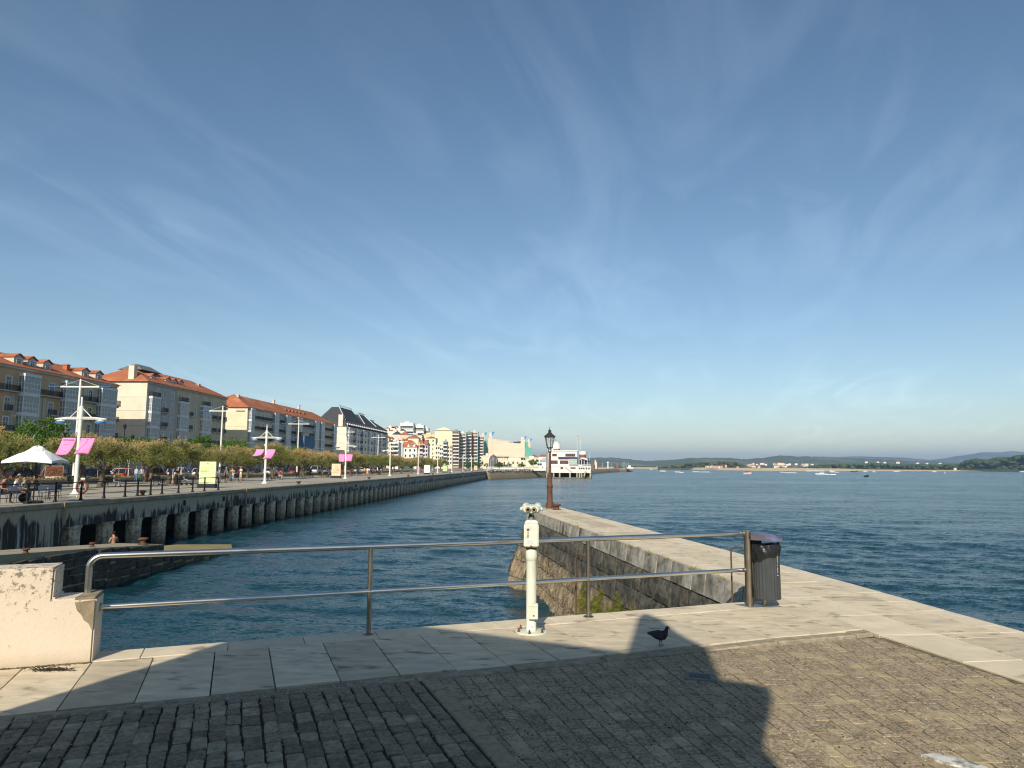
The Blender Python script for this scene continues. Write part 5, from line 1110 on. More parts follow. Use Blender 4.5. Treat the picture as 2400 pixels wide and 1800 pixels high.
for k in range(22): x = tx(1158) + k * 1.05; m.box(x, x + 0.5, -0.3, 0.2, tz(1031) - k * 0.1, tz(1029) - k * 0.1)
m.build('roof_fins', M_thr, thr)
for p0, p1, yt, dy_ in ((1125, 1132.5, 1011, 42), (1146, 1153.5, 1014, -0.6), (1220, 1229.5, 1024, -0.6), (1238, 1245.5, 1025, 42)):
    m = MB(); m.box(tx(p0), tx(p1), dy_, dy_ + 5, 0, tz(yt)); tw = m.build('tower', M_thr, thr)
    m = MB(); m.loft([[(tx(p1) - 0.3, dy_ - 0.3, tz(yt) - 2.6), (tx(p1) + 0.3, dy_ - 0.3, tz(yt) - 2.6), (tx(p1) + 0.3, dy_ + 3, tz(yt) - 2.6), (tx(p1) - 0.3, dy_ + 3, tz(yt) - 2.6)], [(tx(p1) - 0.6, dy_ - 0.3, tz(yt) + 0.4), (tx(p1) + 2.2, dy_ - 0.3, tz(yt) + 0.8), (tx(p1) + 2.2, dy_ + 3, tz(yt) + 0.8), (tx(p1) - 0.6, dy_ + 3, tz(yt) + 0.4)]]); m.build('cap', M_blu, tw)
m = MB(); m.box(tx(1134), tx(1143), 3, 40, 0, tz(1032)); m.build('glass_wing', M_grn, thr)
m = MB(); m.box(tx(1230), tx(1246.8), 0, 38, 0, tz(1050)); m.box(tx(1230), tx(1237), 2, 38, tz(1050), tz(1036)); m.build('glass_wing', M_grn, thr)
m = MB(); m.box(tx(1130), tx(1246), -22, -1, 0, tz(1071)); m.box(tx(1146), tx(1192), -24, -12, tz(1071), tz(1067)); m.build('foyer', M_thr, thr)
m = MB(); m.box(tx(1190), tx(1242), -22.3, -21.9, tz(1078), tz(1073)); m.build('foyer_glazing', M_glass, thr)
far_block('salmon house with orange roof right of the theatre', 1247, 1259, 1070, 730, (0.55, 0.30, 0.2), 3, 12, 'town_house', roof=M_tile, rise=1.8, wins=False, zb=0)
far_block('long white house with orange roof behind the clubhouse', 1262, 1286, 1070, 760, (0.66, 0.62, 0.56), 3, 12, 'town_house', roof=M_tile, rise=2.4, wins=False, zb=0)
# low quayside buildings
far_block('low beige quayside hall in front of the theatre', 1133, 1150, 1069, 520, (0.58, 0.5, 0.38), 2, 12, 'quayside_hall', zb=0, wins=False)
far_block('low beige hall with long terrace right of the dome', 1166, 1250, 1080, 500, (0.60, 0.53, 0.42), 2, 14, 'quayside_hall', zb=0)
far_block('stepped cream hall beside the clubhouse footbridge', 1232, 1262, 1076, 490, (0.64, 0.56, 0.42), 2, 14, 'quayside_hall', zb=0, wins=False)
far_block('white kiosk by the clubhouse', 1260, 1270, 1086, 420, (0.72, 0.70, 0.66), 2, 6, 'quay_kiosk', zb=0, cat='kiosk')
far_block('grey-roofed pale boat shed left of the clubhouse', 1269, 1286, 1082, 430, (0.66, 0.66, 0.64), 2, 8, 'boat_shed', zb=0, roof=mat('light sheet roof', (0.4, 0.42, 0.44), rough=0.6), rise=2.5, wins=False)
p = atd(1156.5, 1095, 470); m = MB(); m.lathe([(2.95, 0), (2.95, 5.2), (2.85, 6.4), (2.5, 7.6), (1.8, 8.6), (0.8, 9.2), (0.3, 9.3), (0.3, 9.8), (0.05, 9.9)], 24); m.build('domed_pavilion', mat('grey dome metal', (0.16, 0.15, 0.14), (0.12, 0.115, 0.11), scale=0.4, rough=0.5, metal=0.3), None, (p.x, 470, 0), smooth=True, label='grey metal dome standing on the quay before the theatre', cat='pavilion')

# embankment and breakwater
M_emb = zone_mat('embankment stone', 5, 3)
for nd in M_emb.node_tree.nodes:
    if nd.type == 'VALTORGB':
        for e_, c_ in zip(nd.color_ramp.elements, [(0.07, 0.06, 0.04), (0.22, 0.17, 0.09), (0.27, 0.21, 0.12), (0.30, 0.24, 0.15), (0.30, 0.25, 0.17), (0.36, 0.33, 0.27), (0.40, 0.37, 0.31), (0.42, 0.39, 0.33)]): e_.color = (*c_, 1)
em = MB()
for i in range(len(EMB) - 1):
    (x0, y0), (x1, y1) = EMB[i], EMB[i + 1]; d = Vector((x1 - x0, y1 - y0, 0)).normalized(); nr = Vector((d.y, -d.x, 0)) * 2.2; n_ = max(2, int(math.hypot(x1 - x0, y1 - y0) / 6))
    rings = []
    for k in range(n_ + 1):
        f = k / n_; x, y = x0 + (x1 - x0) * f, y0 + (y1 - y0) * f; w_ = 0.25 * math.sin(k * 1.7 + i)
        rings.append([(x + nr.x + w_, y + nr.y, -4), (x + nr.x * 0.4 + w_ * 0.5, y + nr.y * 0.4, -1.2), (x, y, 0.55), (x - d.y * 0.8, y + d.x * 0.8, 0.6), (x - d.y * 0.8, y + d.x * 0.8, -4)])
    em.loft(rings)
em.build('stone_embankment', M_emb, None, label='sloping stone embankment running from the quay end past the clubhouse', cat='embankment')
rocks = MB()
for k in range(420):
    f = random.random(); (x0, y0), (x1, y1) = random.choice((EMB[0:2], EMB[1:3], EMB[1:3])); x, y = x0 + (x1 - x0) * f, y0 + (y1 - y0) * f; r = random.uniform(0.25, 0.6)
    rocks.ball((x + random.uniform(-1.5, 1.0), y + random.uniform(-0.5, 0.5), 0.5 + random.uniform(-0.6, 0.3)), (r, r * 0.8, r * 0.6), 6, 4)
rocks.build('boulders', mat('pale boulder', (0.40, 0.37, 0.32), (0.28, 0.26, 0.22), scale=0.6, rough=0.95, coord='Position'), None, kind='stuff', label='pale boulders heaped along the embankment top', cat='boulders')
m = MB(); m.box(-26, 0, -0.5, 2.5, -0.25, 0.9); m.box(-26, 0, -0.6, -0.5, 0.9, 1.0); fb = m.build('footbridge', mat('white bridge paint', (0.72, 0.70, 0.64), rough=0.7), None, (17.5, 338, 0.3), label='white footbridge from the embankment to the clubhouse', cat='footbridge')

# clubhouse on stilts
CD = 318.0
club = empty('clubhouse', (atd(1284, 1100, CD).x, CD, 0), R_(0), label='white two storey clubhouse on stilts with round turrets over the water', cat='clubhouse')
kx = CD / FPX; cx = lambda px: (px - 1284) * kx
cz = lambda py: atd(1300, py, CD).z
M_club = mat('white clubhouse render', (0.76, 0.72, 0.66), (0.70, 0.66, 0.60), scale=0.4, rough=0.8); M_redj = mat('red-brown joinery', (0.26, 0.07, 0.045), rough=0.6); M_navy = mat('navy awning', (0.03, 0.04, 0.16), rough=0.7)
m = MB(); m.box(0, cx(1352), 0, 17, cz(1092), cz(1055.5)); m.box(cx(1352), cx(1378), 3, 14, cz(1092), cz(1074)); m.build('main_block', M_club, club)
m = MB(); m.box(-0.1, cx(1354), -1.3, 17, cz(1108), cz(1092.5)); m.box(cx(1354), cx(1383), -1.3, 15, cz(1108), cz(1092.5)); m.build('lower_deck', M_club, club)
m = MB(); m.box(0.1, cx(1384), -1.45, -1.35, cz(1093.5), cz(1091.8)); m.box(-0.15, cx(1353), -0.25, 0, cz(1057.2), cz(1055.2)); m.build('string_course', M_joiner, club)
m = MB()
for px in (1285, 1297, 1311, 1335, 1351, 1357, 1362, 1369, 1382):
    for yy in (-0.9, 6, 13): m.box(cx(px) - 0.32, cx(px) + 0.32, yy - 0.3, yy + 0.3, -5, cz(1107.8))
m.box(0, cx(1383), -1.2, 15, -3.35, -2.85)
m.build('stilts', mat('weedy white stilts', (0.42, 0.40, 0.32), (0.22, 0.2, 0.13), scale=0.5, rough=0.9, coord='Position', stretch=(1, 1, 0.3)), club)
m = MB(); m.box(0.5, cx(1380), 4, 14, -5, cz(1108)); m.build('dark_undercroft', MATS['dark undercroft'], club)
m = MB(); m.ball((cx(1372), 2, -3.2), (2.6, 2.4, 1.6), 10, 7); m.ball((cx(1378), 3, -3.2), (2.0, 3, 2.3), 9, 7); m.build('rock_base', mat('black weedy rock', (0.02, 0.022, 0.016), (0.05, 0.05, 0.03), scale=0.8, rough=0.9, bump=0.2, bscale=2), club)
for p0, p1, y0, y1, fr_ in ((1288, 1307, 1087.5, 1079, 6), (1312, 1332, 1087.5, 1079, 7), (1325, 1348, 1070, 1063, 5), (1294, 1305, 1069.5, 1063.5, 1), (1313, 1319, 1099.5, 1094.5, 1), (1336, 1348, 1098.5, 1095, 2)):
    yy = -1.36 if y0 > 1093 else -0.06
    m = MB(); m.box(cx(p0), cx(p1), yy, yy + 0.1, cz(y0), cz(y1)); wn_ = m.build('window', M_redj, club)
    n_ = max(1, fr_)
    for k in range(n_):
        a, c_ = cx(p0) + (cx(p1) - cx(p0)) * (k + 0.12) / n_, cx(p0) + (cx(p1) - cx(p0)) * (k + 0.88) / n_; m = MB(); m.box(a, c_, yy - 0.02, yy + 0.02, cz(y0) + 0.15, cz(y1) - 0.15); m.build('pane', M_glass, wn_)
m = MB(); m.box(cx(1308), cx(1352.5), -0.9, 0.0, cz(1074), cz(1071)); m.build('awning', M_navy, club)
m = MB(); m.loft([[(cx(1352.5), -1.1, cz(1074.5)), (cx(1352.5), 2, cz(1073)), (cx(1352.5), 2, cz(1072)), (cx(1352.5), -1.1, cz(1073.5))], [(cx(1382), -1.5, cz(1083)), (cx(1382), 2, cz(1080)), (cx(1382), 2, cz(1079)), (cx(1382), -1.5, cz(1082))]]); m.build('awning', M_navy, club)
m = MB(); m.box(cx(1333), cx(1351.5), -1.25, 0, cz(1087), cz(1076)); bay = m.build('glazed_bay', glass('pale bay glass', (0.30, 0.38, 0.36), 0.12), club)
m = MB()
for k in range(5): x = cx(1333) + (cx(1351.5) - cx(1333)) * k / 4; m.box(x - 0.06, x + 0.06, -1.29, -1.2, cz(1087), cz(1076))
for z in (1087, 1081.5, 1076): m.box(cx(1333), cx(1351.5), -1.29, -1.2, cz(z) - 0.06, cz(z) + 0.06)
m.build('glazing_bars', M_joiner, bay)
m = MB(); m.box(cx(1353), cx(1378), 2.9, 3.0, cz(1089), cz(1078)); m.build('recessed_glazing', M_glass, club)
for px in (1356, 1362, 1368, 1375): m = MB(); m.box(cx(px) - 0.12, cx(px) + 0.12, -1.2, -1.0, cz(1092.5), cz(1078)); m.build('column', M_joiner, club)
m = MB()
for k in range(34): x = cx(1333) + (cx(1383) - cx(1333)) * k / 33; m.box(x - 0.025, x + 0.025, -1.42, -1.38, cz(1092), cz(1088))
m.box(cx(1333), cx(1383), -1.43, -1.36, cz(1088.4), cz(1087.8)); m.build('railing', M_joiner, club)
for px in (1357, 1362, 1367, 1373, 1379): m = MB(); m.box(cx(px) - 0.35, cx(px) + 0.35, -1.36, -1.28, cz(1099.5), cz(1095.5)); m.build('window', M_glass, club)
tc_ = (cx(1305), 7, 0)
m = MB(); m.lathe([(2.0, cz(1056)), (2.0, cz(1050.2)), (2.05, cz(1050)), (2.05, cz(1039)), (2.15, cz(1038.6)), (2.15, cz(1037.6)), (1.2, cz(1037.4)), (1.15, cz(1034.2)), (0.3, cz(1034))], 24, tc_); tr_ = m.build('turret', M_club, club, smooth=True)
for an in (-115, -88, -60, -35): m = MB(); m.box(-0.42, 0.42, -0.06, 0.06, cz(1055.5), cz(1051.3)); o = m.build('turret_window', M_redj, tr_, (tc_[0] + 2.0 * math.cos(R_(an)), tc_[1] + 2.0 * math.sin(R_(an)), 0), R_(an + 90))
m = MB(); m.tube([(tc_[0] - 0.2, 7, cz(1034)), (tc_[0] - 0.2, 7, cz(1028))], 0.07, 5); m.build('mast', M_rail, tr_)
tc2 = (cx(1369), 7, 0)
m = MB(); m.lathe([(1.75, cz(1077)), (1.75, cz(1074)), (1.5, cz(1073.8)), (1.5, cz(1064.5)), (1.8, cz(1064.2)), (1.8, cz(1057.2)), (1.3, cz(1056.4)), (0.1, cz(1056))], 24, tc2); tr2 = m.build('turret', M_club, club, smooth=True)
m = MB(); m.lathe([(1.54, cz(1072)), (1.54, cz(1065.5))], 24, tc2); m.build('turret_window', M_redj, tr2)
for px, yt, fl in ((1355, 1017.5, True), (1363, 1030, False)):
    m = MB(); m.tube([(cx(px), 5, cz(1057)), (cx(px), 5, cz(yt))], 0.075, 6); o = m.build('flagpole', M_joiner, club)
    if fl:
        m = MB(); m.box(cx(px) + 0.05, cx(px) + 0.5, 4.98, 5.02, cz(1022.5), cz(1020.5)); m.build('flag', mat('red pennant', (0.5, 0.04, 0.04), rough=0.8), o); m = MB(); m.box(cx(px) + 0.25, cx(px) + 0.65, 4.98, 5.02, cz(1029.5), cz(1025.5)); m.build('flag', mat('red and yellow flag', (0.5, 0.12, 0.03), (0.5, 0.35, 0.05), scale=2, rough=0.8), o)
m = MB(); m.loft([[(cx(1322), -1.5, cz(1094)), (cx(1324), -1.5, cz(1094)), (cx(1324), -1.9, cz(1094)), (cx(1322), -1.9, cz(1094))], [(cx(1338), -1.5, cz(1105)), (cx(1340), -1.5, cz(1105)), (cx(1340), -1.9, cz(1105)), (cx(1338), -1.9, cz(1105))]]); m.build('outer_stair', M_club, club)
m = MB(); m.loft([[(cx(1370), -2.0, cz(1103)), (cx(1372), -2.0, cz(1103)), (cx(1372), -3, cz(1103)), (cx(1370), -3, cz(1103))], [(cx(1364), -4, cz(1115)), (cx(1367), -4, cz(1115)), (cx(1367), -5, cz(1115)), (cx(1364), -5, cz(1115))]]); m.build('gangway', mat('yellow gangway', (0.45, 0.30, 0.06), rough=0.7), club)

# breakwater furniture and marina masts
for px, yb_, D, lb_ in ((1425, 1099, 620, 'white signal mast on the breakwater'),):
    p = atd(px, yb_, D); e = empty('signal_mast', (p.x, D, 0.5), 0, label=lb_, cat='mast'); m = MB(); m.lathe([(0.6, 0), (0.45, 4.5), (0.4, 5.0)], 10); m.build('column', M_joiner, e); m = MB(); m.box(-1.2, 1.2, -0.3, 0.3, 5.0, 5.3); m.lathe([(0.5, 5.3), (0.5, 6.0), (0.1, 6.2)], 8); m.build('head', M_joiner, e)
p = atd(1447, 1098, 690); m = MB(); m.lathe([(0.9, 0), (0.7, 3.4), (0.9, 3.5), (0.5, 4.2), (0.5, 4.6), (0.1, 5.0)], 10); m.build('harbour_beacon', mat('red beacon paint', (0.55, 0.08, 0.04), rough=0.5), None, (p.x, 690, 0.5), label='red harbour beacon near the end of the breakwater', cat='beacon')
far_block('dark quay shed on the breakwater right of the clubhouse', 1384, 1393, 1085, 560, (0.12, 0.10, 0.09), 2, 8, 'quay_shed', zb=0.4, wins=False); far_block('pale quay shed on the breakwater beside the dark one', 1393.5, 1399, 1084, 565, (0.55, 0.53, 0.48), 2, 8, 'quay_shed', zb=0.4, wins=False)
far_block('low orange roofed store on the breakwater', 1402, 1420, 1095.5, 640, (0.5, 0.4, 0.34), 1, 6, 'quay_shed', zb=0.4, roof=M_tile, rise=0.9, wins=False); far_block('low white store at the end of the breakwater', 1470, 1484, 1096, 740, (0.7, 0.68, 0.64), 1, 8, 'quay_shed', zb=0.4, wins=False)
k = 0
for px, yt, D in ((1382.5, 1062, 430), (1396, 1078, 600), (1412, 1084, 640), (1433, 1086, 660), (1458, 1082, 720), (1461, 1083, 722), (1464.5, 1081.5, 724), (1468, 1083, 726), (1473, 1082, 730)):
    k += 1; p0, p1 = atd(px, 1098, D), atd(px, yt, D); m = MB(); m.tube([(0, 0, 0.4), (0, 0, p1.z)], 0.09, 5); m.build('mast', M_joiner, None, (p0.x, D, 0), label='slim white mast on the breakwater, %s from the clubhouse' % ORD[k - 1], cat='mast', group='breakwater masts')
# moored white boats / cars massed behind the embankment, flagpoles
for k, px in enumerate((1145.5, 1149, 1163, 1174, 1180, 1191, 1193.5, 1200, 1210, 1214, 1221, 1227, 1236, 1243)):
    D = 330 + 12 * k; p1 = atd(px, 1070 + (k * 7) % 9, D); m = MB(); m.lathe([(0.12, 0), (0.07, p1.z)], 6); m.build('flagpole', M_joiner, None, (p1.x, D, 0.3), label='slim white flagpole behind the embankment, %s from the quay end' % ORD[k], cat='flagpole', group='white flagpoles past the quay end')
st = MB()
for k in range(230):
    px = random.uniform(1146, 1262); D = random.uniform(350, 400); p = atd(px, 1096, D)
    if p.x > 17: continue
    h_ = random.uniform(0.6, 1.5); st.box(p.x - random.uniform(0.5, 1.6), p.x + random.uniform(0.5, 1.6), D, D + 3, 0.3, 0.3 + h_)
st.build('parked_dinghies', mat('white dinghy hulls', (0.6, 0.6, 0.58), (0.25, 0.25, 0.26), scale=0.7, rough=0.6, coord='Position'), None, kind='stuff', label='mass of white dinghies laid up behind the embankment', cat='dinghies')

# ------------------------------------------------------------------ far shore, hills
def ridge(name, pts, D, depth, material, base=-4, zjit=0.0, sub=6, kind='structure', **tags):
    """a hill range standing at depth D: skyline through photograph points, falling to the front and behind"""
    P_ = []
    for i in range(len(pts) - 1):
        for j in range(sub):
            f = j / sub; P_.append((pts[i][0] + (pts[i + 1][0] - pts[i][0]) * f, pts[i][1] + (pts[i + 1][1] - pts[i][1]) * (3 * f * f - 2 * f ** 3)))
    P_.append(pts[-1]); m = MB(); rings = []
    for px, py in P_:
        p = atd(px, py, D); z = max(p.z + random.uniform(-zjit, zjit), base + 1)
        w1, w2 = 0.55 + random.uniform(-.08, .08), 0.22 + random.uniform(-.06, .06)
        rings.append([(p.x * (D - depth) / D, D - depth, base), (p.x * (D - depth * 0.6) / D, D - depth * 0.6, base + (z - base) * w2), (p.x * (D - depth * 0.3) / D, D - depth * 0.3, base + (z - base) * w1), (p.x, D, z), (p.x, D + depth * 0.5, base + (z - base) * 0.5), (p.x, D + depth, base)])
    m.loft(rings); return m.build(name, material, None, smooth=True, kind=kind, **tags)
M_hill = mat('wooded hill', (0.055, 0.075, 0.035), (0.11, 0.13, 0.055), scale=0.012, rough=1, coord='Position', c3=(0.17, 0.17, 0.09), c3scale=0.004, c3lo=0.52, c3hi=0.62)
ridge('hills', [(1290, 1078), (1340, 1075), (1390, 1073), (1435, 1072.5), (1470, 1076), (1510, 1080), (1545, 1079), (1590, 1077), (1612, 1073), (1660, 1073), (1705, 1073), (1745, 1076), (1780, 1074), (1830, 1067.5), (1870, 1070), (1920, 1070), (1980, 1073), (2060, 1077), (2150, 1080), (2260, 1083), (2420, 1085), (2700, 1086), (3100, 1088)], 4200, 1200, M_hill, zjit=2)
ridge('mountains', [(1700, 1082), (1850, 1074), (1950, 1071), (2010, 1069.5), (2060, 1071), (2110, 1072), (2150, 1075), (2180, 1077.5), (2215, 1074), (2250, 1068), (2285, 1064), (2300, 1060), (2345, 1060), (2370, 1057.5), (2410, 1060), (2520, 1066), (2700, 1070), (3100, 1075)], 8200, 1400, M_hill)
ridge('mountains', [(900, 1082), (1100, 1076), (1290, 1074), (1385, 1073), (1500, 1080), (1600, 1082), (1700, 1083)], 6000, 1000, M_hill)
# low coastal land and the sand spit
M_beach = mat('beach sand', (0.62, 0.48, 0.29), (0.54, 0.42, 0.26), scale=0.02, rough=1, coord='Position')
beach = MB()
bp = [(1386, 1097.4, 2300), (1500, 1098.6, 1950), (1600, 1101, 1550), (1700, 1103.0, 1280), (1760, 1103.8, 1200), (1900, 1104.6, 1200), (2040, 1105.0, 1280), (2250, 1105, 1450), (2460, 1105.5, 1550), (2900, 1107, 1600)]
front = [atd(px, py, D) for px, py, D in bp]
rings = []
for (px, py, D), f_ in zip(bp, front):
    dx_ = f_.x / f_.y; hh = 3.4 if px < 2000 else 0.8
    rings.append([(f_.x, D, WZ - 1), (f_.x, D, WZ + 0.15), (dx_ * (D + 12), D + 12, WZ + 1.0), (dx_ * (D + 40), D + 40, WZ + hh + 1.2), (dx_ * (D + 75), D + 75, WZ + hh + 1.0), (dx_ * (D + 900), D + 900, WZ + 4)])
beach.loft(rings, caps=False); beach.build('beach', M_beach, None, smooth=True, kind='structure')

def far_trees(name, label, pts, D, hmin, hmax, dens, colr, depth=60, zb=WZ + 3):
    """a distant wood read as one mass: hundreds of small rounded crowns"""
    m = MB()
    for i in range(len(pts) - 1):
        (x0, y0), (x1, y1) = pts[i], pts[i + 1]
        n_ = int(abs(x1 - x0) * dens)
        for k in range(n_):
            f = random.random(); px, py = x0 + (x1 - x0) * f, y0 + (y1 - y0) * f; top = atd(px, py, D).z; dd = D + random.uniform(-depth, depth * 0.4); p = atd(px, 1095, D); x = p.x * dd / D
            tz_ = zb + (top - zb) * (1 - random.random() ** 2.2 * 0.8); r = random.uniform(hmin, hmax)
            M_ = Matrix.Rotation(random.random() * 6, 4, 'Z')
            rr = (r * random.uniform(0.8, 1.5), r, r * random.uniform(0.6, 1.0))
            rings = []
            for a_, q_ in ((-0.9, 0.35), (-0.3, 0.95), (0.25, 1.0), (0.7, 0.7), (1.0, 0.15)): rings.append([Vector((x, dd, tz_ - rr[2])) + M_ @ Vector((rr[0] * q_ * math.cos(2 * math.pi * j / 7) * random.uniform(.8, 1.2), rr[1] * q_ * math.sin(2 * math.pi * j / 7) * random.uniform(.8, 1.2), rr[2] * a_)) for j in range(7)])
            m.loft(rings)
        # ground bank under the crowns
    P_ = [atd(px, py, D) for px, py in pts]; rings = []
    for p in P_:
        dx_ = p.x / D; rings.append([(dx_ * (D - depth - 8), D - depth - 8, WZ - 1), (dx_ * (D - depth), D - depth, zb), (p.x, D, zb + (p.z - zb) * 0.62), (dx_ * (D + depth), D + depth, WZ - 1)])
    m.loft(rings)
    m.build(name, mat(name + ' foliage', tuple(c * 1.3 for c in colr), tuple(c * 2.2 for c in colr), scale=0.05, rough=1, coord='Position', bump=0.6, bscale=0.5), None, kind='stuff', label=label, cat='trees')
far_trees('dune_wood', 'dark pine wood on the dunes behind the beach', [(1545, 1093), (1580, 1089), (1610, 1085), (1650, 1083), (1690, 1081), (1725, 1082.5), (1742, 1089), (1750, 1094)], 1560, 2.0, 4.2, 2.6, (0.045, 0.055, 0.028), 60, WZ + 3)
far_trees('shore_trees', 'belt of trees along the far shore below the houses', [(1886, 1093), (1930, 1088), (1990, 1086.5), (2050, 1085), (2120, 1087), (2190, 1087.5), (2250, 1087), (2270, 1088)], 1620, 2.2, 4.5, 2.2, (0.032, 0.048, 0.022), 50, WZ + 2)
far_trees('headland_wood', 'dense dark wood on the headland at the far right', [(2252, 1087), (2266, 1079), (2285, 1075), (2320, 1077), (2332, 1073), (2352, 1071), (2372, 1072), (2385, 1067), (2410, 1066), (2500, 1063), (2700, 1068), (2900, 1075)], 1560, 3.0, 6.5, 2.6, (0.026, 0.040, 0.018), 80, WZ + 2)
far_trees('low_scrub', 'low dark scrub along the sand behind the breakwater', [(1440, 1092.5), (1480, 1091), (1530, 1092), (1560, 1092)], 2050, 1.6, 3.2, 1.6, (0.045, 0.06, 0.03), 30, WZ + 3)
m = MB(); rings = []
for px, py in ((1900, 1089), (2000, 1086.5), (2120, 1087.5), (2260, 1085), (2400, 1082)):
    p = atd(px, py, 1900); rings.append([(p.x * 0.87, 1650, WZ - 1), (p.x * 0.9, 1710, WZ + 4), (p.x, 1900, p.z), (p.x * 1.1, 2100, WZ - 1)])
m.loft(rings); m.build('meadow', mat('shore meadow', (0.12, 0.14, 0.05), (0.19, 0.17, 0.08), scale=0.008, rough=1, coord='Position'), None, smooth=True, kind='structure')
# houses of the far shore
hs = MB(); hr = MB()
def house_mesh(colr, roofm):
    m = MB(); m.box(-5, 5, -4, 4, -3, 4.2); w_ = m.mesh('wall', [mat('far house %.2f' % colr[2], colr, rough=0.9)])
    m = MB(); m.add([(-5.6, -4.6, 4.2), (5.6, -4.6, 4.2), (5.6, 4.6, 4.2), (-5.6, 4.6, 4.2), (-4, 0, 6.6), (4, 0, 6.6)], [(0, 1, 5, 4), (1, 2, 5), (2, 3, 4, 5), (3, 0, 4), (0, 3, 2, 1)]); return w_, m.mesh('roof', [roofm])
M_dtile = mat('dull far tile', (0.24, 0.13, 0.09), (0.20, 0.11, 0.08), scale=0.3, rough=0.9)
HM = [house_mesh((0.60, 0.52, 0.44), M_dtile), house_mesh((0.66, 0.62, 0.56), M_dtile), house_mesh((0.50, 0.34, 0.27), M_dtile), house_mesh((0.64, 0.62, 0.58), M_slate)]
def shore_house(px, py, D, sx, label, group, v):
    p = atd(px, py, D); e = empty('shore_house', p, random.uniform(-0.4, 0.4), label=label, cat='house', group=group); e.scale = (sx * 0.52, 0.5, random.uniform(0.4, 0.62)); link('wall', HM[v][0], e); link('roof', HM[v][1], e)
rnd = random.Random(11)
xs = sorted(rnd.uniform(1752, 1892) for _ in range(28))
for i, px in enumerate(xs): shore_house(px, rnd.uniform(1087.5, 1095), rnd.uniform(1330, 1450), rnd.uniform(0.7, 1.6), 'small pale house in the village behind the beach, %s from the dune wood' % ORD[i], 'beach village houses', rnd.randrange(4))
xs = sorted(rnd.uniform(1655, 1735) for _ in range(12))
for i, px in enumerate(xs): shore_house(px, rnd.uniform(1093, 1096), rnd.uniform(1340, 1400), rnd.uniform(0.6, 1.2), 'pinkish house at the foot of the dune wood, %s from the left' % ORD[i], 'houses below the dune wood', rnd.choice((0, 2, 2)))
for i, px in enumerate((1886, 1903, 2030, 2057, 2073, 2104, 2150, 2172, 2203)): shore_house(px, (1092, 1089, 1084, 1083.6, 1085, 1085, 1086, 1087, 1086.5)[i], 1680, rnd.uniform(0.8, 1.5), 'white house on the ridge above the shore trees, %s from the village' % ORD[i], 'ridge houses', rnd.choice((1, 3)))
for i, (px, py) in enumerate(((2238, 1100), (2250, 1100.5), (2342, 1101))): shore_house(px, py, 1500, 1.0 + 0.3 * i, 'low orange-roofed boathouse on the shore below the headland, %s from the shore trees' % ORD[i], 'shore boathouses', 0)
for i, px in enumerate((1480, 1487, 1498, 1503, 1512, 1521, 1540, 1546, 1552)): shore_house(px, 1094, 2100, 1.0, 'tiny white house beyond the sand spit, %s from the breakwater' % ORD[i], 'houses beyond the spit', 1)

# ------------------------------------------------------------------ haze in the air over the bay
hz = MB(); hz.box(-9500, 13500, -900, 14500, -8, 262); ho_ = hz.mesh('haze', [])
hm = bpy.data.materials.new('bay haze'); hm.use_nodes = True; t = hm.node_tree; t.nodes.clear(); pvn = t.nodes.new('ShaderNodeVolumePrincipled'); mo = t.nodes.new('ShaderNodeOutputMaterial'); t.links.new(pvn.outputs[0], mo.inputs['Volume'])
pvn.inputs['Color'].default_value = (0.46, 0.68, 0.98, 1); pvn.inputs['Density'].default_value = 0.00012; pvn.inputs['Anisotropy'].default_value = 0.1
ho_.materials.append(hm); link('haze', ho_, kind='stuff')
